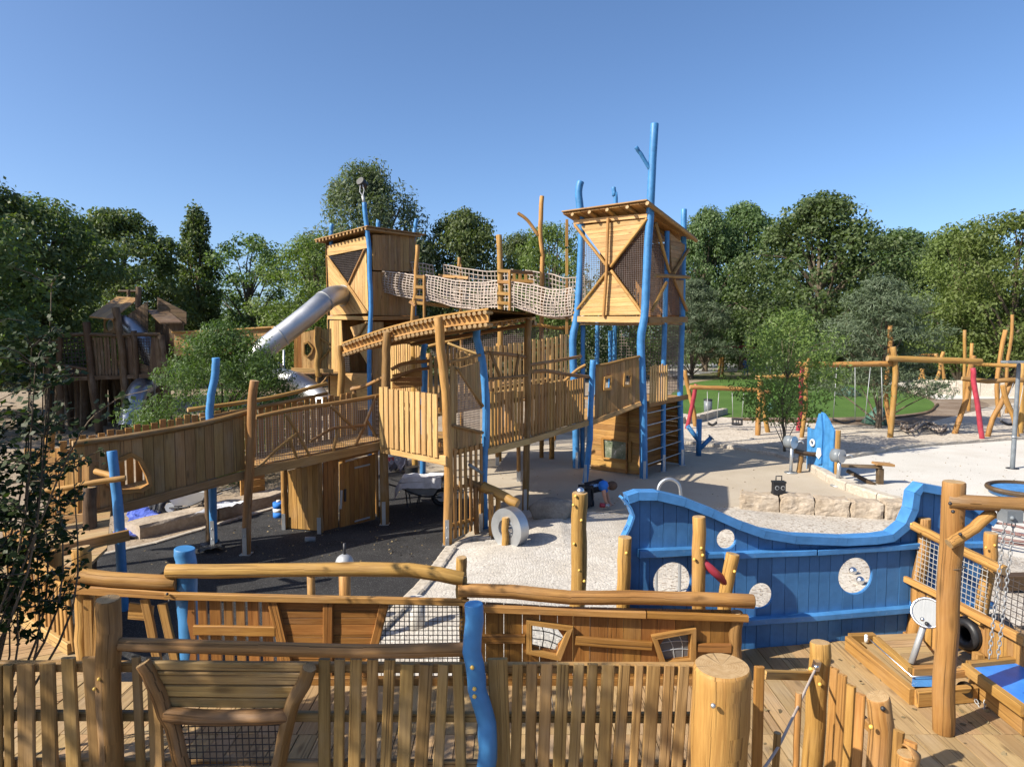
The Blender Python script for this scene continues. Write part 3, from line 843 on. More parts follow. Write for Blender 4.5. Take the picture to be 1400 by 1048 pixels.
TM = {
    'oak': tree_meshes(1, 'round', LF['dark'], 230, 120, .0215, .6, R=.44, base=.16),
    'lime': tree_meshes(2, 'oval', LF['mid'], 210, 120, .021, .6, R=.36, base=.14),
    'maple': tree_meshes(3, 'round', LF['mid'], 200, 120, .023, .6, R=.42, base=.16),
    'loose': tree_meshes(4, 'oval', LF['mid'], 110, 95, .024, .55, R=.40, base=.24, clump=.075, trunk=.02),
    'poplar': tree_meshes(5, 'poplar', LF['mid'], 220, 80, .019, .6, R=.125, base=.10, clump=.055, trunk=.018),
    'willow': tree_meshes(6, 'willow', LF['grey'], 330, 120, .026, .30, R=.42, base=.14, clump=.080),
    'light': tree_meshes(7, 'oval', LF['light'], 190, 110, .022, .5, R=.38, base=.14),
    'olive': tree_meshes(8, 'round', LF['olive'], 220, 120, .022, .45, R=.47, base=.08, clump=.08),
    'pine': tree_meshes(9, 'pine', LF['pine'], 190, 130, .036, .17, R=.46, base=.26, clump=.090, trunk=.022),
    'bush': tree_meshes(10, 'round', LF['dark'], 120, 80, .050, .6, R=.62, base=-.02, clump=.14, trunk=.02),
    'bushm': tree_meshes(11, 'round', LF['mid'], 120, 80, .050, .6, R=.62, base=-.02, clump=.14, trunk=.02),
    'ash': tree_meshes(12, 'round', LF['ash'], 210, 190, .028, .30, R=.60, base=.06, clump=.115, trunk=.022),
    'shade': tree_meshes(14, 'round', LF['mid'], 150, 50, .024, .6, R=.42, base=.16),
    'sapl': tree_meshes(13, 'oval', LF['light'], 150, 50, .030, .36, R=.40, base=.22, clump=.10, trunk=.010),
}
def tree(kind, px, y_top, Y, label, cat='tree', name=None, wide=1.0, y_base=None, rot=None, group=None, z0=0.0):
    """a tree at distance Y whose top shows at y_top; wide scales its spread"""
    top = P(px, y_top, Y); h = top.z - z0; rr = random.Random(int(px * 7 + Y))
    o = thing(name or {'pine': 'pine_tree', 'poplar': 'poplar_tree', 'willow': 'willow_tree', 'bush': 'bush', 'bushm': 'bush', 'oak': 'oak_tree', 'lime': 'lime_tree', 'maple': 'maple_tree'}.get(kind, 'tree'), label, cat, (top.x, top.y, z0), group)
    o.rotation_euler = (0, 0, rr.uniform(0, 6.28) if rot is None else rot); o.scale = (h * wide, h * wide, h)
    for nm, me in zip(('trunk', 'crown'), TM[kind]):
        c = bpy.data.objects.new(nm, me); COL.objects.link(c); c.parent = o
    return o
WOOD_G = 'trees standing round the playground'
# left side
tree('maple', -165, 195, 24, 'leafy tree outside the left photo edge shading the dark fort', group=WOOD_G, wide=1.0)
tree('lime', -58, 226, 32, 'tallest dark tree cut off by the photo edge, far left skyline', group=WOOD_G, wide=.95)
tree('lime', 58, 270, 36, 'broad green tree second along the skyline from far left', group=WOOD_G, wide=1.0)
tree('maple', 158, 282, 50, 'rounded green tree behind the dark fort roof', group=WOOD_G, wide=.9)
tree('loose', 222, 350, 60, 'small loose tree between the dark fort roof and the poplar', group=WOOD_G, wide=.75)
tree('poplar', 268, 286, 56, 'slender poplar rising alone on the left skyline', group=WOOD_G, wide=.92)
tree('loose', 338, 320, 58, 'open branched tree left of the steel slide, right of the poplar', group=WOOD_G, wide=.95)
tree('light', 432, 322, 50, 'bright green tree right behind the tower with the slide', group=WOOD_G, wide=1.0)
tree('willow', 500, 234, 56, 'tall grey green willow behind the tower with the slide', group=WOOD_G, wide=.86)
tree('maple', 632, 284, 58, 'round crowned tree behind the middle of the net bridge', group=WOOD_G, wide=.78)
tree('lime', 716, 318, 64, 'dark tree behind the forked wooden mast', group=WOOD_G, wide=.8)
tree('light', 752, 304, 56, 'pale leaved tree just left of the tall blue post tower', group=WOOD_G, wide=.72)
tree('oak', 968, 286, 72, 'dark tree directly right of the blue post tower', group=WOOD_G, wide=.62)
tree('oak', 1020, 280, 76, 'dense dark tree left of the widest crown on the right skyline', group=WOOD_G, wide=.8)
tree('oak', 1122, 268, 58, 'widest dark crown on the right skyline', group=WOOD_G, wide=1.02)
tree('oak', 1232, 316, 72, 'dark low tree in the skyline dip at right', group=WOOD_G, wide=1.1)
tree('maple', 1300, 318, 66, 'dark green tree behind the pale feathery ones at right', group=WOOD_G, wide=.9)
tree('light', 1320, 302, 50, 'pale feathery tree left of the two at the right photo edge', group=WOOD_G, wide=.85)
tree('light', 1392, 286, 46, 'pale feathery tree cut by the right photo edge', group=WOOD_G, wide=.9)
tree('olive', 1150, 352, 63, 'olive green broad tree below the widest dark crown', group=WOOD_G, wide=.85)
tree('olive', 1345, 372, 60, 'olive green tree behind the tall swing posts', group=WOOD_G, wide=.95)
tree('olive', 1268, 415, 60, 'low olive tree between the big pine and the swing posts', group=WOOD_G, wide=1.0)
tree('pine', 1208, 388, 27.5, 'silvery pine on the lawn with a green bag round its trunk', group='pines round the lawn', wide=1.0, name='pine_tree')
tree('pine', 948, 388, 60, 'dark pine beside the right edge of the blue post tower', group='pines round the lawn', wide=1.0)
tree('pine', 1062, 416, 70, 'blue grey pine behind the young light green tree', group='pines round the lawn', wide=1.2)
tree('pine', 1105, 420, 64, 'blue grey pine between the young tree and the bagged pine', group='pines round the lawn', wide=1.1)
tree('sapl', 1078, 420, 21.8, 'young light green tree with thin stems by the blue fish panel', name='young_tree', wide=.92)
tree('ash', 302, 442, 17.5, 'bushy bright young tree in front of the steel slide', name='young_tree', wide=.86)
# under-storey and far thickets: masses nobody could count
def thicket(name, lumps, per, size, mat, seed):
    rs = np.random.RandomState(seed); C = []; Nn = []
    for (x, y, h, r) in lumps:
        k = rs.normal(size=(per, 3)); k /= np.linalg.norm(k, axis=1, keepdims=True)
        q = k * (rs.uniform(.3, 1, (per, 1)) ** .4)
        lump = 1 + .3 * np.sin(k[:, :1] * 5 + x) * np.cos(k[:, 2:] * 6 + y)
        C.append(np.array([x, y, h * .46]) + q * lump * np.array([r, r, h * .54])); Nn.append(k * .8 + np.array([0, 0, .4]) + rs.normal(size=k.shape) * .6)
    me = leaf_cloud(name, np.vstack(C), np.vstack(Nn), size, .6, mat, rs)
    o = bpy.data.objects.new(name, me); COL.objects.link(o); return tag(o, kind='stuff')
rr = random.Random(77); LU = []
for (x, yt, Y) in [(-80, 400, 50), (-30, 400, 50), (30, 410, 60), (95, 405, 62), (150, 400, 64), (205, 410, 62), (250, 418, 68), (300, 412, 66), (345, 418, 62), (395, 420, 58), (590, 372, 66), (650, 378, 60), (700, 372, 66), (768, 372, 60), (815, 384, 62), (870, 380, 70), (925, 390, 80), (985, 392, 80), (1035, 398, 80), (1090, 404, 56), (1250, 400, 62), (1310, 410, 56), (1370, 400, 56), (1420, 395, 50), (1185, 410, 60)]:
    v = P(x, yt, Y)
    for k in range(3): LU.append((v.x + rr.uniform(-2.2, 2.2), Y + rr.uniform(-2, 2), v.z * rr.uniform(.7, 1.05), rr.uniform(1.8, 3.2)))
thicket('undergrowth', LU, 1500, .24, LF['dark'], 5)
LU = []
for i in range(56):
    x = -620 + i * 48 + rr.uniform(-20, 20); Y = 84 + rr.uniform(-6, 10); v = P(x, (372 + rr.uniform(0, 26)) if not 430 < x < 900 else 364, Y); LU.append((v.x, Y, v.z, rr.uniform(3.2, 5)))
thicket('far_woods', LU, 2600, .36, LF['dark'], 6)
# glossy leaved whips at the left edge, close to the camera
def near_shrub():
    rs = np.random.RandomState(21); rr = random.Random(21)
    o = thing('shrub', 'glossy dark leaved shrub with thin upright stems at the left photo edge', 'shrub', (-3.55, 3.9, 0))
    mb = MB(); C = []; Nn = []
    for k in range(58):
        bx, by = -3.75 + rr.uniform(-.5, .25), 3.9 + rr.uniform(-.35, .4)
        h = rr.uniform(2.2, 4.1); lean = Vector((rr.uniform(.25, 1.12), rr.uniform(-.2, .25), 0))
        pts = [Vector((bx, by, 0)), Vector((bx, by, h * .4)) + lean * .42, Vector((bx, by, h * .7)) + lean * .86, Vector((bx, by, h)) + lean * (1.0 if h > 3 else .9)]
        q = spline(pts, 14); mb.tube(q, [.014 * (1 - .8 * i / (len(q) - 1)) for i in range(len(q))], 5)
        for i in range(3, len(q)):
            for j in range(4):
                d = Vector((rr.uniform(-1, 1), rr.uniform(-1, 1), rr.uniform(-.1, .8))).normalized(); L = rr.uniform(.1, .34) * (1.1 - .4 * i / len(q))
                e = q[i] + d * L
                if e.z < 1.95 or (e.z < 2.75 and e.x > -2.85 + .42 * (e.z - 1.95)) or e.x > -2.36: continue
                mb.tube([q[i], q[i].lerp(e, .5) + Vector((0, 0, .02)), e], [.004, .003, .0015], 4)
                for s in range(10):
                    c = q[i].lerp(e, .2 + .85 * s / 10) + Vector((rr.uniform(-.03, .03), rr.uniform(-.03, .03), rr.uniform(-.03, .03)))
                    C.append(c); Nn.append((rr.uniform(-.6, .6), rr.uniform(-.9, .3), rr.uniform(.2, 1)))
    # one long spray reaching in front of the ramp
    q = spline([Vector((-3.0, 3.8, 1.9)), P(95, 620, 3.8), P(150, 552, 3.8), P(205, 532, 3.8)], 16)
    mb.tube(q, [.006 * (1 - .7 * i / (len(q) - 1)) for i in range(len(q))], 5)
    for i in range(4, len(q)):
        for s in range(3): C.append(q[i] + Vector((rr.uniform(-.05, .05), rr.uniform(-.04, .04), rr.uniform(-.06, .05)))); Nn.append((rr.uniform(-.5, .5), -.5, .7))
    mb.build('stem', BARK, o)
    me = leaf_cloud('foliage', np.array([tuple(c - Vector((-3.55, 3.9, 0))) for c in C]), np.array(Nn), .046, .72, LF['near'], rs)
    c = bpy.data.objects.new('foliage', me); COL.objects.link(c); c.parent = o
near_shrub()
# chips lying loose on the sand, fallen leaves and crumbs on the hard surfaces
def litter(name, C, size, mat, seed, tilt=.35):
    rs = np.random.RandomState(seed); C = np.array(C); Nn = np.array([0, 0, 1.0]) + rs.normal(size=C.shape) * tilt
    o = bpy.data.objects.new(name, leaf_cloud(name, C, Nn, size, .7, mat, rs)); COL.objects.link(o); return tag(o, kind='stuff')
rr = random.Random(9)
CH = []
for v in MOUND:
    if v.y < 12.5 and rr.random() < .30: CH.append((v.x + rr.uniform(-.05, .05), v.y + rr.uniform(-.05, .05), v.z + .010))
litter('sand_chips', CH, .028, paint('chip_brown', (.37, .33, .27), .9, .3), 31)
LT = []
for i in range(420):
    x, y = rr.uniform(330, 1100), rr.uniform(625, 770); q = G(x, y, .018); LT.append(tuple(q))
for i in range(160): q = G(rr.uniform(150, 620), rr.uniform(690, 775), .018); LT.append(tuple(q))
for i in range(90): q = G(rr.uniform(1020, 1400), rr.uniform(880, 1040), DZ_ + .006); LT.append(tuple(q))
for i in range(140): q = G(rr.uniform(1160, 1400), rr.uniform(608, 690), .022); LT.append(tuple(q))
litter('leaf_litter', LT, .045, paint('dry_leaf', (.20, .15, .075), .8, .4), 32)
# the tree beside the camera that shades the near fence
t = thing('tree', 'broad tree beside the viewpoint shading the near paling fence', 'tree', (-5.75, 1.15, 0)); t.scale = (7.0, 2.7, 6.9)
for nm, me in zip(('trunk', 'crown'), TM['shade']):
    c = bpy.data.objects.new(nm, me); COL.objects.link(c); c.parent = t

# ------------------------------------------------------------------ ship deck in the foreground
DZ = .8
HW = Wall(*[(v.x, v.y) for v in (G(1015, 885, DZ), G(1240, 866, DZ))])
BW = Wall(*[(v.x, v.y) for v in (G(250, 930, DZ), G(1015, 930, DZ))])
NF = Wall((-4.0, 3.42), (3.0, 3.42))
BY = BW.a.y
deck = thing('deck', None, None, (0, 4.5, DZ), kind='structure')
hy = lambda x: HW.a.y + (x - HW.a.x) * HW.u.y / HW.u.x
ys = G(1250, 1003, DZ).y
decking(deck, [(-3.6, ys), (1.99, ys), (1.99, BY - .02), (-3.6, BY - .02)], DZ, (0, 1), .145, .007, .04, W_DECK, seed=3)
decking(deck, [(2.0, ys), (6.4, ys), (6.4, hy(6.4) - .03), (2.0, hy(2.0) - .03)], DZ, (0, 1), .145, .007, .04, W_DECK, seed=4)
decking(deck, [(-3.6, 2.2), (6.4, 2.2), (6.4, ys - .006), (-3.6, ys - .006)], DZ, (0, 1), .145, .007, .04, W_DECK, seed=5)
dl = (G(63, 874, DZ) - G(0, 885, DZ))
decking(deck, [(-3.61, 3.2), (-3.61, BY + .55), (-4.15, BY + .75), (-6.6, 8.1), (-7.4, 3.6)], DZ, (dl.x, dl.y), .145, .007, .04, W_DECK, seed=6)

# near paling fence ---------------------------------------------------------
f = thing('paling_fence', 'shaded upright paling fence along the bottom of the photo with a net window', 'fence', (-.6, 3.42, .7))
PAL = [(-14, 7, 907, -14, 8), (9, 21, 905, 10, 24), (28, 50, 903, 28, 53), (58, 79, 901, 60, 86), (87, 107, 897, 92, 117), (117, 138, 895, 125, 148),
       (183, 195, 893, 189, 202), (203, 222, 897, 207, 229), (437, 453, 900, 437, 453), (459, 473, 899, 458, 471), (480, 496, 899, 478, 493), (503, 518, 900, 501, 516),
       (527, 541, 900, 520, 536), (549, 567, 902, 543, 561), (575, 593, 903, 567, 584), (600, 614, 903, 592, 606), (619, 633, 902, 618, 643), (667, 694, 899, 677, 694),
       (701, 715, 902, 697, 712), (720, 734, 901, 717, 732), (739, 755, 901, 735, 750), (761, 778, 902, 754, 774), (784, 798, 903, 776, 790), (802, 817, 903, 796, 810),
       (822, 840, 904, 816, 833), (845, 861, 904, 836, 852), (867, 879, 905, 858, 871), (884, 902, 906, 875, 893), (907, 921, 906, 899, 913), (926, 942, 907, 917, 930), (947, 959, 907, 936, 947)]
for i, (a, b, t, c, d) in enumerate(PAL):
    top, bot = NF.px((a + b) / 2, t, .02), NF.px((c + d) / 2, 1048, .02)
    dirn = bot - top; k = (top.z - .66) / (top.z - bot.z); bot = top + dirn * k
    w = (NF.px(b, t) - NF.px(a, t)).length
    plank(f, bot, top, max(w, .045), .026, NF.n, W_FENCE, 'paling')
for y in (912, 980, 1046):
    plank(f, NF.px(-20, y, -.02), NF.px(956, y + 3, -.02), .05, .035, NF.n, W_FENCE, 'rail')
log(f, [NF.px(*p, .05) for p in ((172, 874), (260, 877), (360, 880), (500, 884), (640, 881))], .068, LOGB, 'top_rail')
log(f, [NF.px(*p, .06) for p in ((157, 812), (158, 900), (160, 1000), (161, 1048))] + [NF.px(162, 1150, .06)], .118, LOGB, 'post')
bp = log(f, [NF.px(*p, .09) for p in ((649, 815), (648, 880), (654, 930), (667, 975), (667, 1020), (663, 1060), (662, 1140))], .095, BLUE, 'post', label='crooked blue post with yellow bolt caps', wob=.04, n=18)
bolts(f, [NF.px(x, y, .09) + Vector((-.005, -.05, .0)) for x, y in ((649, 894), (652, 922), (652, 932))], .011)
bolts(f, [NF.px(x, y, .06) + Vector((-.01, -.06, .0)) for x, y in ((157, 912), (151, 925))], .009)
# its leaning window: boards over a net
lw = lambda a, b, c: [NF.px(*a, .075), NF.px(*b, .075), NF.px(*c, .075)]
log(f, lw((206, 896), (238, 962), (268, 1060)), .074, LOGB, 'window_frame', crook=.1)
log(f, lw((429, 902), (404, 962), (378, 1060)), .074, LOGB, 'window_frame', crook=.1)
for i, (y0, y1) in enumerate(((896, 908), (909, 926), (927, 943), (944, 957))):
    xl = 212 + i * 9; xr = 424 - i * 6
    ym = (y0 + y1) / 2
    plank(f, NF.px(xl, ym, .05), NF.px(xr, ym + 2, .05), (NF.px(xl, y0) - NF.px(xl, y1)).length, .03, NF.n, W_FENCE)
log(f, [NF.px(238, 963, .085), NF.px(320, 968, .085), NF.px(402, 965, .085)], .075, LOGB, 'window_sill')
net_poly(f, NF, [NF.st(*p) for p in ((246, 974), (399, 972), (388, 1036), (262, 1036))], .034, .0032, NETB, .06, .02)
plank(f, NF.px(258, 1044, .06), NF.px(392, 1044, .06), .055, .04, NF.n, W_FENCE, 'rail')

# big log post
o = log(None, [P(987, 909, 3.12), P(986, 960, 3.13), P(982, 1048, 3.15), P(980, 1150, 3.2)], .262, LOG, 'log_post', wob=.05, sides=24, n=10, crook=.01,
        label='thickest pale log post standing at the right end of the near paling fence', cat='post')
bolts(o, [P(975, 964, 2.985)], .012, GALV)
# right gate with rope
f = thing('paling_fence', 'small yellowish paling fence with a slanting rope at bottom right', 'fence', (1.8, 3.5, DZ))
EXT = lambda pts, z: pts + [Vector((pts[-1].x - .01, pts[-1].y, z))]
log(f, EXT([P(1121, 877, 4.0), P(1118, 930, 4.0), P(1112, 1020, 4.0)], DZ), .118, LOG, 'post', sides=16)
log(f, EXT([P(1200, 951, 3.45), P(1204, 1010, 3.45)], DZ), .112, LOG, 'post', taper=1.15, sides=16)
log(f, EXT([P(1240, 1029, 2.95), P(1243, 1060, 2.95)], DZ), .085, LOG, 'post', sides=14)
for (x, y, Y, w) in ((1141, 915, 3.92, .05), (1152, 921, 3.82, .05), (1164, 936, 3.70, .052), (1177, 947, 3.60, .05), (1229, 999, 3.2, .05), (1245, 1012, 3.1, .055)):
    p = P(x, y, Y); plank(f, Vector((p.x - .02, Y, DZ + .03)), p, w, .025, Vector((-.75, -.66, 0)), W_WARM, 'paling')
for z in (1.02, 1.52): plank(f, Vector((P(1130, 900, 4).x + .09, 3.95, z)), Vector((2.02, 3.5, z)), .06, .03, Vector((-.8, -.5, 0)), W_WARM, 'rail')
q = P(1038, 911, 3.62); plank(f, Vector((q.x, 3.62, DZ - .1)), q, .055, .028, (0, -1, 0), W_OIL, 'paling')
plank(f, P(1043, 921, 3.75), P(1108, 923, 3.98), .05, .035, (0, -1, .2), W_WARM, 'rail')
log(f, EXT([P(1092, 946, 3.6)], DZ), .038, W_WARM, 'rope_post', sides=8); log(f, EXT([P(1063, 1001, 3.3)], DZ), .038, W_WARM, 'rope_post', sides=8)
mb = MB(); mb.tube(spline([P(1115, 914, 3.93), P(1106, 932, 3.8), P(1092, 963, 3.6), P(1080, 988, 3.45), P(1063, 1022, 3.28), P(1040, 1056, 3.1)], 20), .0075, 8); mb.build('rope', ROPE, f)
mb = MB(); mb.box(P(1116, 909, 3.93), (.016, 0, 0), (0, .02, 0), (.006, 0, .028)); mb.sphere(P(1116, 911, 3.92), .017, 8, 6); mb.build('rope_shackle', STEEL, f)
bolts(f, [P(1108, 914, 3.94), P(1121, 935, 3.93), P(1191, 993, 3.39)], .012)
bolts(f, [P(1207, 968, 3.39)], .013, IRON)

# bulwark in the middle ------------------------------------------------------
f = thing('bulwark', 'low oiled board bulwark with log rails and two small leaded windows', 'fence', (.2, BY, DZ))
def bst(l): return [BW.st(*p) for p in l]
panel(f, BW, bst([(256, 812), (372, 814), (392, 936), (256, 936)]), .108, .030, .028, W_OIL, 0, 90, seed=4)
plank(f, BW.px(268, 858, .035), BW.px(378, 860, .035), .085, .03, BW.n, W_OIL, 'rail')
panel(f, BW, bst([(372, 816), (524, 820), (502, 936), (394, 936)]), .105, .006, .03, W_OIL, 0, 0, seed=5)
for a, b, w in (((373, 814), (402, 936), .085), ((450, 816), (450, 936), .085), ((528, 818), (499, 936), .075)):
    plank(f, BW.px(*a, .03), BW.px(*b, .03), w, .035, BW.n, W_OIL, 'batten')
net_poly(f, BW, bst([(532, 820), (634, 822), (634, 936), (504, 936)]), .040, .0036, NETB, .01)
def interp(l):
    def g(x):
        for (a, b), (c, d) in zip(l, l[1:]):
            if x <= c: return b + (d - b) * (max(x, a) - a) / (c - a)
        return l[-1][1]
    return g
s640, s1000 = BW.st(641, 900)[0], BW.st(998, 900)[0]
w1 = bst([(728, 853), (771, 860), (759, 888), (728, 881)]); w2 = bst([(900, 872), (941, 864), (940, 896), (908, 900)])
tp = interp([BW.st(*p) for p in ((641, 822), (760, 829), (880, 832), (998, 834))])
strips(f, BW.pt, s640, s1000, lambda s: (DZ - .03, tp(s)), [], .142, .004, .03, W_OIL, 0, [poly_open(w1), poly_open(w2)], seed=9)
for w, wide, pane, bars in ((bst([(724, 848.5), (777, 856.5), (762, 893.5), (724.5, 885.5)]), .045, ACRY, 0), (bst([(894.5, 868.5), (945, 859.5), (944, 899), (906.5, 903)]), .045, ACRYD, 1)):
    rm = rim(f, BW, w, wide * 1.25, W_WARM, .035, 'window', .05)
    mb = MB(); mb.prism([BW.pt(p[0], p[1], -.004) for p in w], BW.n * .006); mb.build('pane', pane, rm)
    mb = MB(); c = (sum(p[0] for p in w) / 4, sum(p[1] for p in w) / 4)
    L = lambda a, b, k: (a[0] + (b[0] - a[0]) * k, a[1] + (b[1] - a[1]) * k)
    for k, kk in ((.30, .42), (.62, .7)):
        for e0, e1 in (((w[0], w[1]), (w[3], w[2])), ((w[0], w[3]), (w[1], w[2]))):
            a, b = L(*e0, k), L(*e1, kk); m = L(a, b, .5); m = (m[0] + .02, m[1] + .015)
            mb.tube(spline([BW.pt(*a, .004), BW.pt(*m, .004), BW.pt(*b, .004)], 6), .0045, 5)
    mb.build('leading', DULL if bars else IRON, rm)
for a, b in (((658, 870), (719, 870)), ((785, 872), (891, 880)), ((953, 882), (996, 883))):
    plank(f, BW.px(*a, .035), BW.px(*b, .035), .075, .035, BW.n, W_OIL, 'rail')
plank(f, BW.px(232, 811, .05), BW.px(640, 820, .05), .055, .05, BW.n, W_WARM, 'cap_rail')
plank(f, BW.px(634, 827, .05), BW.px(880, 836, .05), .055, .06, BW.n, W_WARM, 'cap_rail')
plank(f, BW.px(884, 836, .05), BW.px(1018, 841, .05), .055, .06, BW.n, W_OIL, 'cap_rail')
plank(f, BW.px(256, 925, .06), BW.px(1000, 926, .06), .075, .05, BW.n, W_OIL, 'kick_board')
log(f, [BW.px(*p, .02) for p in ((230, 779), (300, 779), (420, 777), (560, 778), (634, 790))], .118, LOG, 'top_rail')
log(f, [BW.px(*p, .04) for p in ((627, 804), (700, 806), (780, 814), (860, 813), (950, 816), (1028, 819))], .118, LOG, 'top_rail')
log(f, [BW.px(*p, .0) for p in ((80, 783), (120, 788), (170, 792), (242, 796))], .125, LOG, 'top_rail')
plank(f, BW.px(90, 802, .03), BW.px(245, 812, .03), .07, .05, BW.n, W_WARM, 'cap_rail')
for a, b in (((121, 818), (123, 900)), ((137, 814), (133, 900)), ((198, 818), (216, 905)), ((222, 825), (240, 905))):
    plank(f, BW.px(*b, .0), BW.px(*a, .0), .075, .03, BW.n, W_WARM, 'batten')
plank(f, BW.px(110, 800, -.07), BW.px(235, 806, -.07), .07, .03, BW.n, W_OIL, 'rail'); plank(f, BW.px(170, 838, -.06), BW.px(205, 842, -.06), .14, .03, BW.n, W_WARM, 'rail')
def bwpost(pts, d, mat, off=-.08, **k): return log(f, [BW.px(*p, off) for p in pts], d, mat, 'post', **k)
bwpost(((248, 752), (251, 800), (255, 936)), .165, BLUE, -.06, label='blue post with slanting flat top', sides=20, wob=.03)
bwpost(((101, 752), (106, 820), (110, 920)), .15, LOG, -.09)
bwpost(((630, 766), (630, 830)), .09, LOG, -.09); bwpost(((632, 790), (634, 936)), .07, W_WARM, -.03)
bwpost(((1006, 836), (1003, 936)), .115, LOGB, 0)
mb = MB(); mb.tube([BW.px(966, 775, -.25), BW.px(1010, 815, -.25)], .036, 12, 0, 0); mb.build('hand_tube', RED, f)
for pts in (((862, 746), (859, 830)), ((967, 717), (966, 830)), ((1016, 770), (1004, 838))):
    p = log(f, [BW.px(*q, -.26) for q in pts] + [BW.px(*pts[-1], -.26) - Vector((0, 0, .6))], .115, LOG, 'post', sides=16)
bolts(f, [BW.px(x, y, -.2) for x, y in ((862, 766), (968, 759), (970, 769), (958, 775), (1015, 792))], .014)
bolts(f, [BW.px(x, y, .09) for x, y in ((236, 806), (239, 815), (91, 808), (84, 787))], .012, IRON)
# climbing post behind the bulwark
o = pole(None, [(793, 673), (792, 740), (790, 830)], 7.1, .165, LOG, to=0.0, name='climbing_post', wob=.06, sides=18,
         label='tall pale climbing post with a steel ball on top behind the bulwark', cat='post')
mb = MB(); mb.sphere(P(793.5, 671, 7.1), .042, 14, 10); mb.build('steel_ball', STEEL, o)
bolts(o, [P(x, y, 7.02) for x, y in ((787, 678), (795, 711), (785, 743), (792, 779), (784, 690), (799, 794))], .016)

# side fence at the far left of the deck
f = thing('side_fence', 'sunlit slatted side fence running from the bulwark corner back to the left', 'fence', (-4.4, 6.6, DZ))
a, b = G(100, 893, DZ), G(26, 846, DZ)
SWl = Wall((a.x, a.y), (b.x, b.y))
plank(f, a + Vector((0, 0, .05)), b + Vector((0, 0, .05)), .11, .09, SWl.n, W_FRESH, 'kick_board')
plank(f, P(95, 800, a.y), P(52, 770, a.y + .45), .09, .05, SWl.n, W_WARM, 'rail')
for i in range(9):
    k = i / 8; top = P(92 - 42 * k, 800 - 30 * k, a.y + .5 * k)
    base = a.lerp(b, k * .62); plank(f, base + Vector((0, 0, .03)), top + Vector((0, 0, .03)), .055, .026, SWl.n, W_WARM, 'paling')
for i in range(7):
    k = .66 + i * .075; base = a.lerp(b, k); plank(f, base + Vector((0, 0, .05)), base + Vector((-.05, 0, .98)), .085, .026, SWl.n, W_WARM, 'paling')
log(f, [P(68, 742, 6.9), P(72, 800, 6.9), P(74, 880, 6.9)], .19, LOG, 'post')
plank(f, P(48, 750, 6.8), P(70, 757, 6.6), .12, .05, (0, -.3, 1), W_WARM, 'seat_board')

# the blue hull ----------------------------------------------------------------
h = thing('ship_hull', 'large blue boarded ship hull with round portholes behind the deck', 'ship wall', (3.2, 6.4, .3))
HS = lambda x, y: HW.st(x, y)
TOP = [(853, 676), (868, 671), (895, 671), (933, 680), (971, 695), (1009, 712), (1040, 723), (1081, 730), (1150, 733), (1191, 731), (1211, 728), (1228, 714), (1237, 694), (1240, 672), (1252, 660), (1290, 667), (1325, 686), (1353, 709)]
ts = [HS(*p) for p in TOP]; tf = interp(ts)
opens = [circle_open(HS(992, 736), .098), circle_open(HS(918, 794), .185), circle_open(HS(1039, 813), .125), circle_open(HS(1168, 786), .182)]
notch = [HS(*p) for p in ((846, 688), (863, 691), (867, 703), (846, 732))]
opens.append(poly_open(notch))
strips(h, HW.pt, HS(853, 740)[0], HS(1353, 740)[0], lambda s: (.42, tf(s)), [p[0] for p in ts], .118, .005, .035, HULL, 0, opens, seed=2, rnd=.2)
def capline(pts, wid, dep, off, mat, name='cap_board', per=1):
    q = [Vector(p) for p in pts]; n = len(q); nr = []
    for i in range(n):
        t = (q[min(i + 1, n - 1)] - q[max(i - 1, 0)]).normalized(); nr.append(Vector((t.y, -t.x)))
    for i in range(n - 1):
        a, b = q[i], q[i + 1]; e = (b - a).normalized() * .0012
        pl = [a + e, b - e, b - e + nr[i + 1] * wid, a + e + nr[i] * wid]
        mb = MB(); mb.prism([HW.pt(p.x, p.y, off) for p in pl], HW.n * dep, uvd=HW.pt(b.x, b.y) - HW.pt(a.x, a.y)); mb.build(name, mat, h)
fine = spline([Vector((p[0], p[1] + .012, 0)) for p in ts[:11]], 20) + spline([Vector((p[0], p[1] + .012, 0)) for p in ts[10:]], 14)[1:]
capline([(v.x, v.y) for v in fine[::2] + ([fine[-1]] if (len(fine) - 1) % 2 else [])], .075, .135, -.04, HULLT)
lft = [HS(*p) for p in ((849, 677), (860, 690), (865, 703), (860, 718), (852, 734), (851, 800), (851, 840))]
capline([lft[i] for i in range(len(lft))], .02, .10, -.03, HULLT, 'edge_board')
for a, b, w, off in (((871, 754), (955, 750), .07, .05), ((957, 757), (985, 756), .05, .035), ((985, 757), (1110, 752), .055, .045), ((1111, 752), (1256, 743), .055, .045), ((1258, 743), (1350, 742), .055, .045),
                     ((860, 852), (1016, 846), .06, .05), ((1016, 846), (1110, 840), .06, .05), ((1111, 840), (1243, 829), .06, .05), ((1246, 829), (1350, 824), .06, .05)):
    plank(h, HW.px(*a, off), HW.px(*b, off), w, .07, HW.n, HULLT, 'rail')
for x in (1256, 1243): mb = MB(); p = HW.px(x, 741 if x > 1250 else 826, .05); mb.box(p, (.018, 0, 0), (0, .035, 0), (0, 0, .045)); mb.build('end_block', HULLT, h)
for o_ in opens[:4]:
    mb = MB(); c = ((o_['lo'] + o_['hi']) / 2, o_['mid']); r = (o_['hi'] - o_['lo']) / 2
    mb.tube([HW.pt(c[0] + r * math.cos(2 * math.pi * k / 28), c[1] + r * math.sin(2 * math.pi * k / 28), .0) for k in range(28)], .010, 6, closed=True); mb.build('porthole_rim', HULLT, h)
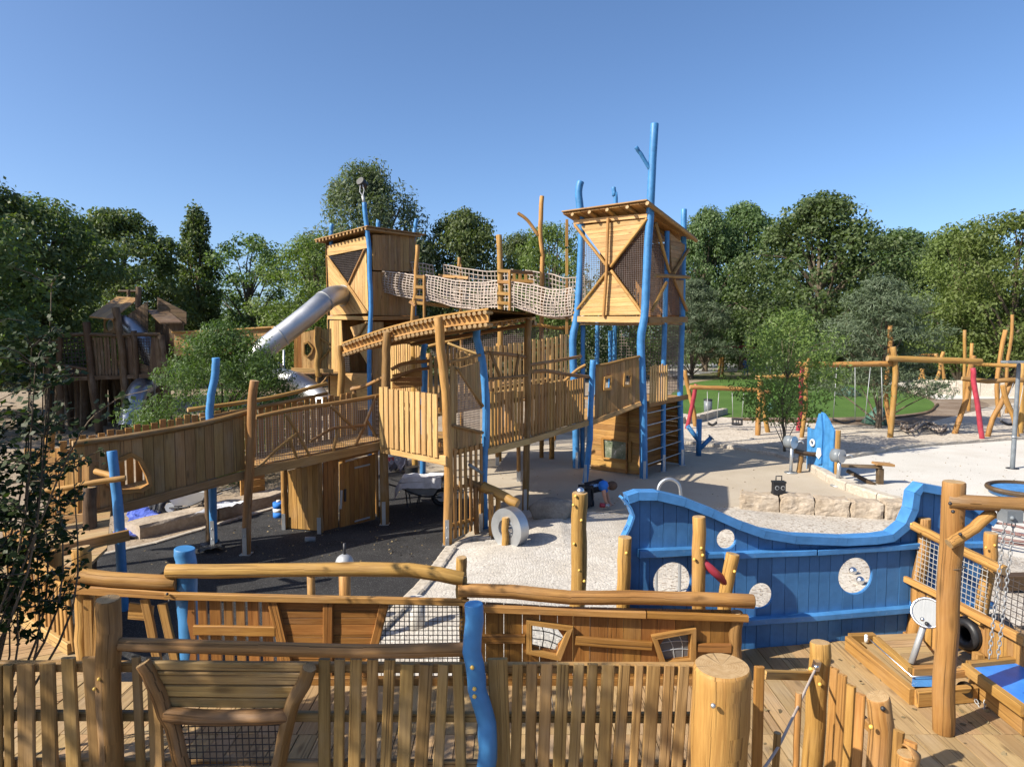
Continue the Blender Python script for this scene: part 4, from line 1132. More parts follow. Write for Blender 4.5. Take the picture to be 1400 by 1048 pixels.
for k, (x, y) in enumerate(((1166, 780), (1176, 793))):
    p = G(x, y, .16); mb = MB(); mb.sphere(p, .06, 14, 10); mb.tube([p - Vector((0, 0, .2)), p], .03, 8)
    tag(mb.build('steel_dome', STEEL, None), ('upper left' if k == 0 else 'lower right') + ' of the two steel domes seen through the largest porthole', 'dome', 'steel domes in the sand')

# sand crane frame at right ------------------------------------------------------
f = thing('chain_hoist_frame', 'tall peeled log frame with crossbeam, brace and two hanging chains', 'play frame', G(1290, 1000, DZ))
pb = G(1290, 1000, DZ); Yp = pb.y
log(f, [P(1304.5, 658, Yp), P(1302, 740, Yp), P(1297, 830, Yp), P(1292, 920, Yp), pb], .148, LOG, 'post', sides=20, n=14, wob=.06)
log(f, [P(1297, 685, Yp - .02), P(1340, 687, Yp - .1), P(1400, 690, Yp - .2), P(1500, 694, Yp - .35)], .105, LOGB, 'crossbeam', sides=18, wob=.06)
log(f, [P(1297, 743, Yp - .13), P(1325, 726, Yp - .11), P(1358, 700, Yp - .09)], .078, LOG, 'brace', sides=14)
bolts(f, [P(1299, 688, Yp - .14), P(1303, 699, Yp - .13), P(1313, 730, Yp - .17)], .013, IRON)
mb = MB(); mb.tube([P(1303, 774, Yp) + Vector((.078 * math.cos(a), .078 * math.sin(a), .012 * math.sin(a * 1.5))) for a in [2 * math.pi * k / 20 for k in range(20)]], .004, 5, closed=True); mb.build('bark_ring', LOGD, f)
Yc = Yp - .2
mb = MB(); mb.box(P(1381, 704, Yc), (.055, 0, 0), (0, .05, 0), (0, 0, .042)); mb.sphere(P(1384, 708, Yc - .055), .016, 8, 6); mb.build('bracket', GREYP, f)
def chain(parent, a, b, pitch=.034, r=.0048):
    a, b = Vector(a), Vector(b); L = (b - a).length; n = int(L / pitch); t = (b - a).normalized(); mb = MB()
    s0 = t.orthogonal().normalized(); s1 = t.cross(s0)
    for i in range(n):
        c = a + t * (pitch * (i + .5)); s = s0 if i % 2 else s1
        mb.tube([c + t * (pitch * .68 * math.cos(q)) + s * (.011 * math.sin(q)) for q in [2 * math.pi * k / 10 for k in range(10)]], r * .8, 4, closed=True)
    return mb.build('chain', DULL, parent)
chain(f, P(1374, 714, Yc), P(1352, 903, Yc + .1)); chain(f, P(1386, 714, Yc), P(1364, 901, Yc + .1))
# net fence behind it, running toward the viewer
f = thing('net_fence', 'log rail fence with a silver wire net panel beside the blue hull at right', 'fence', (3.9, 6.0, DZ))
a0 = G(1247, 869, DZ); a0 = Vector((a0.x, a0.y, DZ)); rt = P(1246, 714, a0.y - .05)
RW = Wall((a0.x, a0.y - .05), (a0.x + .42, a0.y - 1.95))
log(f, [P(1264, 708, a0.y), P(1260, 770, a0.y), P(1248, 868, a0.y)], .115, LOG, 'post', taper=1.1)
z_at = lambda s, h: RW.pt(s, h)
# measured on the fence plane
def rw(x, y, off=0): return RW.px(x, y, off)
log(f, [rw(1244, 712, .06), rw(1290, 735, .06), rw(1330, 755, .06), rw(1382, 779, .06)], .085, LOG, 'top_rail', crook=.03)
plank(f, rw(1240, 788, .06), rw(1292, 813, .06), .055, .04, RW.n, W_WARM, 'rail'); plank(f, rw(1294, 814, .05), rw(1410, 876, .05), .07, .05, RW.n, W_WARM, 'rail')
plank(f, rw(1236, 863, .04), rw(1288, 899, .04), .075, .05, RW.n, W_WARM, 'kick_board')
net_poly(f, RW, [RW.st(*p) for p in ((1262, 728), (1356, 772), (1352, 848), (1252, 798))], .046, .0038, NETS, .03, -.04, 'wire_net')
net_poly(f, RW, [RW.st(*p) for p in ((1358, 776), (1420, 806), (1420, 880), (1353, 846))], .05, .004, NETB, .0, -.04)
log(f, [P(1355, 728, 6.0), P(1352, 780, 6.0), P(1338, 850, 6.0)], .11, LOG, 'post')
bolts(f, [P(1348, 748, 5.94), P(1360, 745, 5.94), P(1246, 716, 6.2)], .011)
for i in range(4):
    a, b = rw(1262 + i * 10, 806 + i * 5.5), rw(1259 + i * 10, 876 + i * 6.5); plank(f, b, a, .07, .025, RW.n, W_WARM, 'paling')
for i in range(7):
    a, b = rw(1356 + i * 9, 854 + i * 5), rw(1354 + i * 9, 900 + i * 6); plank(f, b, a, .065, .025, RW.n, W_WARM, 'paling')
panel(f, RW, [RW.st(*p) for p in ((1300, 830), (1352, 858), (1350, 905), (1296, 880))], .1, .004, .03, W_WARM, -.03, 90, [circle_open(RW.st(1321, 866), .15)], seed=8)
plank(f, rw(1330, 836, .03), rw(1348, 848, .03), .1, .03, RW.n, W_WARM, 'batten')
c = RW.px(1321, 866, -.02); mb = MB(); mb.tube([c + RW.n * .03, c - RW.n * .35], .145, 20); mb.tube([c - RW.n * .34, c - RW.n * .35], .14, 20, 0, 0)
mb.tube([c + RW.n * .02 + (RW.u * math.cos(q) + Vector((0, 0, 1)) * math.sin(q)) * .1 for q in [2 * math.pi * k / 20 for k in range(20)]], .04, 8, closed=True); mb.build('crawl_tube', BLACKP, f)

# dish on a stem
f = thing('metal_dish', 'tilted round steel dish with two balls on a slanted stem beside the log frame', 'play dish', G(1245, 906, .94))
b0 = G(1246, 906, .93); c = P(1268, 837, b0.y + .03); nd = Vector((-.52, -.72, .46)).normalized()
cyl(f, b0, c - nd * .03, .026, DULL, 'stem')
mb = MB(); mb.tube([c - nd * .02, c], .118, 28, 0, 0); mb.build('plate', paint('plate_grey', (.21, .22, .23), .5, .05), f)
s0 = nd.orthogonal().normalized(); s1 = nd.cross(s0); mb = MB()
mb.tube([c + (s0 * math.cos(q) + s1 * math.sin(q)) * .12 for q in [2 * math.pi * k / 32 for k in range(32)]], .011, 8, closed=True); mb.build('rim', STEEL, f)
for x, y in ((1261, 846), (1267, 852)):
    p = P(x, y, c.y - .07); mb = MB(); mb.sphere(p, .017, 10, 8); mb.build('ball', IRON if x > 1264 else STEEL, f)
# water trough boxes on the deck
f = thing('trough_box', 'raised wooden trough box with a blue channel standing on the deck at right', 'trough', G(1220, 900, DZ))
zt = .93
def edge(a, b, hgt=.13, wid=.06, mat=W_WARM, zt=zt):
    A, B = G(*a, zt), G(*b, zt); plank(f, A - Vector((0, 0, hgt / 2)), B - Vector((0, 0, hgt / 2)), wid, hgt, (0, 0, 1), mat, 'side_board')
edge((1160, 869), (1248, 941)); edge((1163, 866), (1194, 865)); edge((1198, 869), (1246, 912)); edge((1246, 911), (1284, 909)); edge((1252, 943), (1334, 936))
A = [G(*p, .86) for p in ((1170, 871), (1192, 871), (1248, 921), (1284, 919), (1284, 938), (1246, 938))]
mb = MB(); mb.poly(A[:3] + [A[5]]); mb.build('channel_floor', W_DECK, f)
mb = MB(); mb.poly([A[2], A[3], A[4], A[5]]); mb.build('channel', HULLT, f)
mb = MB(); mb.tube([A[0].lerp(A[1], .5) + Vector((0, 0, .03)), A[5].lerp(A[2], .5) + Vector((0, 0, .03)), A[4].lerp(A[3], .5) + Vector((0, 0, .03))], .008, 6); mb.build('channel_rail', STEEL, f)
pl = [(v.x, v.y) for v in (G(1198, 868, .92), G(1254, 866, .92), G(1284, 905, .92), G(1248, 908, .92))]
decking(f, pl, .925, (1, .1), .13, .005, .03, W_DECK, seed=2)
mb = MB(); p = G(1184, 877, .88); mb.tube([p, p + Vector((0, 0, .05))], .016, 8, 0, 0); mb.sphere(p + Vector((0, 0, .055)), .018, 8, 6); mb.build('valve', WHITE, f)
# sand table
f = thing('sand_table', 'blue topped play table with a wooden rim at the right photo edge', 'table', G(1400, 960, DZ))
zt = 1.08
A = [G(*p, zt) for p in ((1320, 908), (1346, 903), (1470, 893), (1560, 1000), (1430, 985), (1400, 966))]
mb = MB(); mb.prism([p - Vector((0, 0, .03)) for p in A], (0, 0, -.02)); mb.build('table_top', paint('table_blue', (.04, .19, .60), .35), f)
def edge2(a, b, h=.08, w=.055):
    plank(f, a - Vector((0, 0, h / 2 - .01)), b - Vector((0, 0, h / 2 - .01)), w, h, (0, 0, 1), W_WARM, 'rim')
edge2(A[0], A[5]); edge2(A[0] + Vector((.04, .03, 0)), A[2] + Vector((0, .03, 0))); edge2(A[5] + Vector((.03, -.02, 0)), A[4])
for p in (G(1336, 925, DZ), G(1440, 925, DZ), G(1425, 1000, DZ)): plank(f, Vector((p.x, p.y, DZ)), Vector((p.x, p.y, zt - .06)), .07, .07, (0, -1, 0), W_WARM, 'leg')
plank(f, G(1330, 931, .9), G(1402, 990, .9), .06, .16, (0, 0, 1), W_WARM, 'apron')
plank(f, G(1299, 921, 1.02), G(1329, 918, 1.02), .05, .06, (0, 0, 1), W_WARM, 'bracket')
# bucket on a chain
f = thing('sand_bucket', 'tipped black bucket on a chain lying on the deck below the log frame', 'bucket', G(1324, 955, DZ))
p = P(1321, 945, G(1322, 958, DZ).y); ax = Vector((-.5, -.3, .75)).normalized(); mb = MB()
mb.tube([p - ax * .05, p + ax * .06], [.042, .055], 16, 0, None); mb.tube([p - ax * .049, p - ax * .05], .041, 16, 0, 0); mb.tube([p + ax * .055, p + ax * .01], [.05, .044], 16); mb.build('body', BLACKP, f)
chain(f, P(1330, 950, p.y), P(1344, 974, p.y - .12)); chain(f, P(1344, 974, p.y - .12), P(1352, 938, p.y - .05))

# ------------------------------------------------------------------ the climbing fort
xy = lambda v: (v.x, v.y)
def plane3(a, b, c):
    a, b, c = Vector(a), Vector(b), Vector(c); n = (b - a).cross(c - a)
    return lambda x, y: a.z - (n.x * (x - a.x) + n.y * (y - a.y)) / n.z
def wlog(parent, wall, pxs, d, mat, off=0.0, name='brace', **k): return log(parent, [wall.px(*p, off) for p in pxs], d, mat, name, **k)
def wst(wall, l): return [wall.st(*p) for p in l]

# tower A with the tall blue posts
L_, F_, R_ = G(788, 640), G(880, 654), G(932, 636)
K_ = L_ + R_ - F_; M_ = (F_ + R_) / 2
A = thing('play_tower', 'tower on tall blue posts with crossed braces on its pale boarded face', 'play tower', (L_ + R_) / 2, 'towers of the climbing fort')
pole(A, [(895, 169), (891, 240), (889, 290), (886, 330), (884, 375), (881, 432), (876, 468), (879, 545), (880, 654)], F_.y, .205, BLUE, to=0, wob=.07, foot=True, sides=16, crook=.02)
log(A, [P(869, 201, F_.y - .1), P(877, 212, F_.y - .05), P(889, 232, F_.y)], .10, BLUE, 'branch')
pole(A, [(794, 248), (791, 262), (793, 285), (795, 320), (793, 375), (789, 432), (783, 465), (785, 520), (787, 560), (788, 640)], L_.y, .20, BLUE, to=0, wob=.07, foot=True, crook=.02)
pole(A, [(935, 286), (934, 340), (933, 436), (930, 540), (932, 636)], R_.y, .165, BLUE, to=0, wob=.06, foot=True)
pole(A, [(912, 316), (911, 380), (909, 436), (907, 545), (907, 645)], M_.y, .135, BLUE, to=0, foot=True)
pole(A, [(839, 256), (840, 268), (842, 300)], K_.y, .13, BLUE, to=0)
pole(A, [(797, 440), (797, 520), (796, 638)], L_.y + .12, .13, BLUE, to=0)
pole(A, [(817, 440), (816, 490)], 20.3, .13, BLUE, to=0); pole(A, [(834, 452), (834, 490)], 20.9, .11, BLUE, to=0)
WF = Wall(xy(L_), xy(F_)); WR = Wall(xy(F_), xy(R_)); WK = Wall(xy(K_), xy(R_)); WLk = Wall(xy(L_), xy(K_))
panel(A, WF, wst(WF, [(794, 309), (884, 299), (835, 364)]), .125, .006, .035, W_FRESH, 0, 0, seed=2)
panel(A, WF, wst(WF, [(834, 370), (880, 430), (787, 431)]), .125, .006, .035, W_FRESH, 0, 0, seed=3)
net_poly(A, WF, wst(WF, [(790, 312), (833, 367), (788, 426)]), .055, .006, NETC, -.02)
net_poly(A, WF, wst(WF, [(882, 305), (882, 427), (837, 367)]), .055, .005, NETC, -.02)
for l in ([(787, 308), (832, 365)], [(886, 299), (836, 365)], [(786, 429), (832, 371)], [(881, 430), (837, 370)]): wlog(A, WF, l, .085, LOG, .05, sides=10)
wlog(A, WF, [(835, 299), (834, 330), (833, 370), (831, 400), (829, 433)], .085, LOG, .13, 'upright')
plank(A, WF.px(786, 304, .04), WF.px(886, 295, .04), .115, .05, WF.n, W_FRESH, 'beam'); plank(A, WF.px(784, 436, .05), WF.px(881, 437, .05), .16, .06, WF.n, W_FRESH, 'beam')
plank(A, WR.px(884, 437, .05), WR.px(937, 437, .05), .16, .06, WR.n, W_WARM, 'beam')
panel(A, WR, wst(WR, [(915, 318), (938, 337), (918, 373)]), .11, .005, .035, W_TAN, 0, 0, seed=4)
panel(A, WR, wst(WR, [(922, 383), (936, 383), (936, 422)]), .11, .006, .03, W_TAN, 0, 90, seed=5)
net_poly(A, WR, wst(WR, [(888, 304), (936, 345), (934, 431), (886, 431)]), .06, .005, NETC, -.03)
for l in ([(893, 305), (912, 373)], [(938, 341), (918, 374)], [(908, 386), (888, 425)], [(918, 381), (936, 425)]): wlog(A, WR, l, .085, LOG, .07, sides=10)
wlog(A, WR, [(890, 377), (915, 378), (937, 379)], .095, LOG, .12, 'cross_log')
zu = 4.08
decking(A, [xy(L_), xy(F_), xy(R_), xy(K_)], zu, (F_ - L_)[:2], .14, .006, .05, W_TAN, seed=7)
zl = 2.02
decking(A, [xy(L_), xy(F_), xy(R_), xy(K_)], zl, (F_ - L_)[:2], .14, .006, .05, W_TAN, seed=8)
panel(A, WK, [(0, 4.15), (WK.len, 4.15), (WK.len, 6.3), (0, 6.5)], .13, .01, .03, W_OIL, 0, 90, seed=9)
panel(A, WLk, [(1.2, 4.15), (WLk.len, 4.15), (WLk.len, 6.5), (1.2, 6.7)], .13, .01, .03, W_OIL, 0, 90, seed=10)
for i in range(5): p = WR.pt(.35 + .16 * i, 0, -.75); plank(A, p + Vector((0, 0, 4.1)), p + Vector((0, 0, 4.9 + .1 * (i % 2))), .08, .03, WR.n, W_WARM, 'paling')
# mono-pitch roof with log rafters
nF = WF.n; uL = -WF.u
ov = .38; c0 = L_ + nF * ov + uL * .28; c1 = F_ + nF * ov - uL * .2; c2 = R_ - nF * .25 - uL * .2; c3 = K_ - nF * .25 + uL * .28
zr = plane3((c0.x, c0.y, 7.12), (c1.x, c1.y, 7.1), (c2.x, c2.y, 6.5))
decking(A, [xy(c0), xy(c1), xy(c2), xy(c3)], 0, (F_ - L_)[:2], .17, -.004, .03, W_TAN, 'roof_board', seed=11, zf=zr)
decking(A, [xy(c0.lerp(c3, .02)), xy(c1.lerp(c2, .02)), xy(c1.lerp(c2, .98)), xy(c0.lerp(c3, .98))], 0, (R_ - F_)[:2], .30, .02, .03, W_WARM, 'roof_underlay', seed=12, zf=lambda x, y: zr(x, y) - .045)
for k in (.13, .34, .55, .78):
    a = c0.lerp(c1, k); b = c3.lerp(c2, k); a = a - nF * .02
    log(A, [Vector((a.x, a.y, zr(a.x, a.y) - .12)), Vector((b.x, b.y, zr(b.x, b.y) - .12))], .10, LOG, 'rafter', sides=10)
a, b = c1 - uL * .01, c2 - uL * .01; log(A, [Vector((a.x, a.y, zr(*xy(a)) - .10)), Vector((b.x, b.y, zr(*xy(b)) - .10))], .11, LOG, 'rafter', sides=10)
# lower storey
WFi = Wall(xy(L_ - nF * .15), xy(F_ - nF * .15))
panel(A, WFi, wst(WFi, [(812, 566), (878, 550), (879, 649), (808, 641)]), .14, .006, .035, W_WARM, 0, 0, seed=13)
fr = wst(WFi, [(826, 599), (862, 604), (862, 629), (827, 625)])
r_ = rim(A, WFi, fr, .085, W_OIL, .05, 'mirror_frame', .06)
m_, nt, b_ = nmat('painted_reflection'); tc = N(nt, 'ShaderNodeTexCoord').outputs['Object']  # tree reflection of a dull mirror, painted as green and pale noise
c_ = mixc(nt, ramp(nt, noi(nt, tc, 5, 6), .35, .65), (.05, .075, .04), (.22, .23, .17)); c_ = mixc(nt, mathn(nt, 'GREATER_THAN', noi(nt, tc, 14, 4), .63), c_, (.42, .40, .36))
nt.links.new(c_, b_.inputs['Base Color']); b_.inputs['Roughness'].default_value = .12
mb = MB(); mb.prism([WFi.pt(p[0], p[1], .026) for p in fr], WFi.n * .012); mb.build('mirror_pane', m_, r_)
WRi = Wall(xy(F_ - WR.n * .55), xy(R_ - WR.n * .55))
panel(A, WRi, [(0.05, .05), (WRi.len, .05), (WRi.len, 2.0), (0.05, 2.0)], .14, .006, .03, W_OIL, 0, 0, seed=14)
panel(A, WK, [(0, .05), (WK.len, .05), (WK.len, 2.0), (0, 2.0)], .14, .006, .03, W_OIL, 0, 0, seed=15)
for z in (.34, .68, 1.03, 1.38, 1.70):
    mb = MB(); mb.tube([F_ + Vector((0, 0, z)), M_ + Vector((0, 0, z + .02)), R_ + Vector((0, 0, z + .04))], .016, 8); mb.build('rung', GALV, A)
plank(A, WR.px(884, 553, .06), WR.px(937, 542, .06), .13, .06, WR.n, W_WARM, 'beam')
for i in range(8):
    s = .12 + i * .135; plank(A, WR.pt(s, 1.98, .1), WR.pt(s, 2.92 + (i % 3) * .03, .1), .075, .03, WR.n, W_FRESH, 'paling')
plank(A, WR.pt(.05, 2.75, .065), WR.pt(1.15, 2.75, .065), .07, .03, WR.n, W_WARM, 'rail')
net_poly(A, WR, wst(WR, [(913, 442), (931, 442), (930, 536), (912, 541)]), .06, .005, NETC, -.02)
net_poly(A, WK, [(0, 2.1), (WK.len, 2.1), (WK.len, 4), (0, 4)], .09, .007, NETC, 0)

# tower B with the slide
Fb, Lb, Rb = Vector((-4.45, 21.3, 0)), Vector((-6.05, 22.42, 0)), Vector((-3.25, 23.0, 0)); Kb = Lb + Rb - Fb
B = thing('play_tower', 'boarded tower with a dark triangular net window above the steel slide', 'play tower', (Fb + Kb) / 2, 'towers of the climbing fort')
pole(B, [(498, 277), (500, 300), (504, 330), (505, 350), (505, 372), (507, 400), (507, 430), (505, 470), (505, 520)], Fb.y - .12, .14, BLUE, to=0, wob=.05)
pole(B, [(454, 306), (452, 320), (453, 345)], Lb.y, .13, BLUE, to=0); pole(B, [(518, 303), (517, 330)], Kb.y, .14, BLUE, to=0); pole(B, [(569, 299), (568, 312), (566, 345)], Rb.y, .12, BLUE, to=0)
WBl, WBr = Wall(xy(Lb), xy(Fb)), Wall(xy(Fb), xy(Rb))
panel(B, WBl, wst(WBl, [(448, 336), (503, 322), (503, 339), (448, 350)]), .13, .005, .035, W_FRESH, 0, 0, seed=21)
panel(B, WBl, wst(WBl, [(448, 353), (478, 391), (504, 428), (452, 431)]), .13, .005, .035, W_FRESH, 0, -40, seed=22)
panel(B, WBl, wst(WBl, [(501, 342), (504, 426), (478, 389)]), .12, .005, .035, W_FRESH, 0, 90, seed=23)
net_poly(B, WBl, wst(WBl, [(450, 351), (500, 341), (477, 389)]), .055, .010, NETB, -.02)
for l in ([(449, 350), (478, 390)], [(500, 341), (477, 391)], [(478, 390), (504, 428)]): wlog(B, WBl, l, .07, W_WARM, .05, 'brace', sides=8)
panel(B, WBr, wst(WBr, [(508, 321), (568, 322), (569, 372), (509, 369)]), .13, .004, .035, W_TAN, .03, 90, seed=24)
panel(B, WBr, wst(WBr, [(510, 371), (569, 374), (570, 431), (510, 431)]), .13, .004, .035, W_TAN, -.03, 90, seed=25)
WBk, WBl2 = Wall(xy(Kb), xy(Rb)), Wall(xy(Lb), xy(Kb))
for w, sd in ((WBk, 26), (WBl2, 27)): panel(B, w, [(0, 4.4), (w.len, 4.4), (w.len, 6.85), (0, 6.8)], .14, .01, .03, W_OIL, 0, 90, seed=sd)
q0, q1, q2 = Lb + (Lb - Fb).normalized() * .35 + WBl.n * .25, Fb + WBl.n * .25 + WBr.n * .25, Rb + (Rb - Fb).normalized() * .3 + WBr.n * .25
q0 = q0 + WBr.n * .1; q3 = q0 + q2 - q1
zb = plane3((q0.x, q0.y, 6.84), (q1.x, q1.y, 7.06), (q2.x, q2.y, 7.12))
decking(B, [xy(q0), xy(q1), xy(q2), xy(q3)], 0, (Rb - Fb)[:2], .15, -.003, .03, W_TAN, 'roof_board', seed=28, zf=zb)
for i in range(15):
    a = q0.lerp(q1, (i + .5) / 15); b = a + (Rb - Fb).normalized() * 2.4; plank(B, Vector((a.x, a.y, zb(*xy(a)) - .08)), Vector((b.x, b.y, zb(*xy(b)) - .08)), .07, .07, (0, 0, 1), W_TAN, 'rafter')
plank(B, WBl.px(450, 434, .04), WBl.px(505, 435, .04), .12, .06, WBl.n, W_FRESH, 'beam'); plank(B, WBr.px(508, 435, .04), WBr.px(571, 434, .04), .12, .06, WBr.n, W_WARM, 'beam')
decking(B, [xy(Lb), xy(Fb), xy(Rb), xy(Kb)], 4.32, (Fb - Lb)[:2], .14, .006, .05, W_TAN, seed=29)
panel(B, WBl, wst(WBl, [(452, 438), (468, 438), (472, 508), (452, 508)]), .12, .006, .04, W_FRESH, .02, 90, seed=30)
panel(B, WBl, wst(WBl, [(479, 447), (504, 440), (504, 500), (492, 480)]), .12, .006, .04, W_FRESH, .0, 90, seed=31)
panel(B, WBl, wst(WBl, [(452, 510), (506, 510), (506, 560), (452, 560)]), .13, .006, .04, W_FRESH, .0, 0, seed=32)
panel(B, WBl2, [(0, 0.05), (WBl2.len, 0.05), (WBl2.len, 4.3), (0, 4.3)], .16, .01, .03, W_TAN, 0, 90, seed=33)
panel(B, WBk, [(0, 0.05), (WBk.len, 0.05), (WBk.len, 4.3), (0, 4.3)], .16, .01, .03, W_OIL, 0, 0, seed=34)
panel(B, WBr, wst(WBr, [(509, 440), (524, 440), (524, 545), (509, 545)]), .13, .006, .03, W_TAN, 0, 90, seed=35)
wlog(B, WBl, [(503, 440), (492, 458), (486, 462)], .08, LOG, .05); net_poly(B, WBl, wst(WBl, [(468, 478), (478, 478), (480, 508), (470, 508)]), .07, .012, NETB, .03)
decking(B, [xy(Lb), xy(Fb), xy(Rb), xy(Kb)], 2.5, (Fb - Lb)[:2], .14, .006, .05, W_TAN, seed=36)
for y in (448, 455, 463, 470): plank(B, WBl.px(469, y, -.6), WBl.px(503, y - 2, -.6), .12, .03, WBl.n, W_WARM, 'wall_board')
# weather instrument on the mast
o = thing('mast_fan', 'small dark wind instrument on a steel bracket at the top of the slide tower mast', 'instrument', P(498, 277, Fb.y - .12))
Yb = Fb.y - .12; mb = MB(); mb.tube([P(498, 278, Yb), P(496, 268, Yb)], .045, 8, 0, 0); mb.tube([P(496, 268, Yb), P(492, 262, Yb), P(493, 250, Yb)], .02, 6); mb.tube([P(496, 268, Yb), P(498, 260, Yb), P(494, 247, Yb)], .016, 6); mb.build('bracket', DULL, o)
mb = MB(); mb.tube([P(492, 247, Yb), P(499, 254, Yb + .2)], .13, 12, 0, 0); mb.build('rotor_housing', BLACKP, o)

# tube slide
S = thing('tube_slide', 'silver steel tube slide curving down from the boarded tower behind the bushy young tree', 'slide', G(388, 548))
pts = [P(470, 404, 22.0), P(458, 404, 21.5), P(443, 412, 21.0), P(425, 427, 20.6), P(395, 451, 20.2), P(365, 474, 19.9), P(346, 492, 19.8), P(338, 508, 20.1), P(356, 517, 20.7), P(386, 518, 20.9), P(415, 527, 20.5), P(448, 556, 19.9)]
q = spline(pts, 66); n_ = len(q)
for i0, i1 in ((0, 12), (12, 26), (26, 38), (38, 50), (50, n_ - 1)):
    mb = MB(); mb.tube(q[i0:i1 + 1], .315, 24); mb.build('tube_section', BRUSH, S)
for i in (1, 12, 26, 38, 50):
    t = (q[i + 1] - q[i - 1]).normalized(); mb = MB(); mb.tube([q[i] - t * .02, q[i] + t * .02], .335, 24, 0, 0); mb.build('flange', DULL, S)
cyl(S, G(388, 548), P(388, 478, G(388, 548).y), .06, GALV, 'support_post')
cyl(S, P(388, 502, 20.4), P(380, 496, 20.2), .03, GALV, 'support_arm')

# side platform left of tower B
o = thing('side_platform', 'small boarded side platform with a many sided window left of the slide tower', 'play platform', G(434, 552))
V1 = Wall((-8.0, 21.0), (-4.0, 21.0))
panel(o, V1, wst(V1, [(402, 458), (411, 452), (413, 505), (402, 505)]), .13, .006, .03, W_OIL, 0, 90, seed=41)
hexw = wst(V1, [(417, 470), (422, 468), (428, 476), (426, 482), (421, 487), (417, 484)])
panel(o, V1, wst(V1, [(412, 455), (433, 450), (433, 505), (413, 505)]), .14, .006, .035, W_FRESH, .02, 90, [poly_open(hexw)], seed=42)
rim(o, V1, hexw, .06, W_WARM, .06); net_poly(o, V1, hexw, .06, .012, NETB, 0)
wlog(o, V1, [(436, 447), (434, 465), (437, 480), (434, 500), (437, 515)], .21, LOG, .05, 'post')
pole(o, [(434, 505), (432, 552)], None, .15, LOG, to=0)
for i in range(7): a, b = V1.px(439 + i * 2.2, 504, 0), V1.px(439 + i * 2.2, 449 + (i % 2), 0); plank(o, a, b, .038, .025, V1.n, W_FRESH, 'paling')
for l in ([(437, 461), (453, 471)], [(437, 494), (453, 476)], [(436, 529), (453, 510)]): wlog(o, V1, l, .07, LOG, .06)
plank(o, V1.px(400, 505, .08), V1.px(456, 507, .08), .13, .06, V1.n, W_FRESH, 'beam')
decking(o, [(-6.9, 20.98), (-5.4, 20.98), (-5.5, 22.8), (-6.9, 22.8)], 2.55, (1, 0), .14, .006, .05, W_TAN, seed=43)
V2 = Wall((-13.5, 26.0), (-7, 26.0))
panel(o, V2, wst(V2, [(238, 456), (377, 449), (381, 482), (238, 486)]), .15, .008, .03, W_TAN, 0, 0, seed=44)
wlog(o, V2, [(375, 446), (379, 462), (380, 480)], .16, LOG, .1, 'post'); wlog(o, V2, [(236, 454), (300, 452), (377, 447)], .09, LOG, .06, 'rail')

# covered walkway -----------------------------------------------------------------
C = thing('covered_walkway', 'raised timber walkway under a low curved slatted canopy in the middle of the photo', 'walkway', (-.5, 14.5, 0))
P525, P605, Pb663, P719, Pb805, Pb581 = G(526, 717), G(612, 745), G(662, 722), G(718, 698), G(800, 660), G(578, 657)
pole(C, [(599, 434), (603, 480), (609, 535), (612, 600), (613, 660), (612, 745)], P605.y, .16, LOG, to=0, foot=True, sides=16)
pole(C, [(530, 453), (528, 480), (528, 520), (525, 610), (526, 717)], P525.y, .17, LOGB, to=0, foot=True)
pole(C, [(653, 436), (652, 462), (658, 488), (663, 525), (665, 580), (661, 650), (662, 722)], Pb663.y, .145, BLUE, to=0, wob=.05)
pole(C, [(723, 436), (721, 480), (722, 560), (720, 620), (718, 698)], P719.y, .14, LOGB, to=0, foot=True)
pole(C, [(811, 492), (809, 525), (806, 600), (800, 660)], Pb805.y, .145, BLUE, to=0, foot=True)
pole(C, [(581, 470), (578, 488), (581, 508), (579, 560), (578, 657)], Pb581.y, .15, BLUE, to=0, wob=.06)
for px_, d in (((709, 658), .11), ((680, 636), .13), ((741, 620), .13), ((758, 612), .12)):
    b = G(*px_); o = log(C, [Vector((b.x, b.y, 1.5)), b + Vector((0, 0, .25))], d, LOG, 'post', sides=10)
    mb = MB(); mb.box(b + Vector((0, 0, .14)), (.05, 0, 0), (0, .05, 0), (0, 0, .14)); mb.build('foot_bracket', GALV, C)
plat = [xy(P525), xy(P605), (.3, 14.55), (-.5, 15.1), (-1.7, 14.9)]
decking(C, [(.3, 14.56), (1.84, 17.2), (1.05, 17.65), (-.49, 15.12)], 1.62, (1, -.6), .14, .006, .05, W_TAN, seed=50)
decking(C, plat, 1.62, (1, -1), .14, .006, .05, W_TAN, seed=51)
def beam(parent, a, b, z, h, w=.07, mat=W_WARM, off=0): plank(parent, Vector((a[0], a[1], z)), Vector((b[0], b[1], z if not hasattr(off, '__len__') else off[0])), h, w, Vector((b[1] - a[1], -(b[0] - a[0]), 0)), mat, 'beam')
d1 = (P605 - P525).normalized(); n1 = Vector((d1.y, -d1.x, 0)); n1 = -n1 if n1.dot(EYE - P605) < 0 else n1
plank(C, P525 + n1 * .05 + Vector((0, 0, 1.53)), P605 + n1 * .05 + d1 * .07 + Vector((0, 0, 1.53)), .17, .08, n1, W_FRESH, 'beam')
a, b = P525 + d1 * .02 + n1 * .11, P605 - d1 * .10 + n1 * .11
palings(C, a, b, 1.58, 1.58, 2.74, 2.68, .125, .026, .03, W_FRESH, n1, .006, 52, 'paling', .015)
plank(C, a + Vector((0, 0, 2.45)) - n1 * .03, b + Vector((0, 0, 2.42)) - n1 * .03, .08, .03, n1, W_WARM, 'rail'); plank(C, a + Vector((0, 0, 1.8)) - n1 * .03, b + Vector((0, 0, 1.8)) - n1 * .03, .08, .03, n1, W_WARM, 'rail')
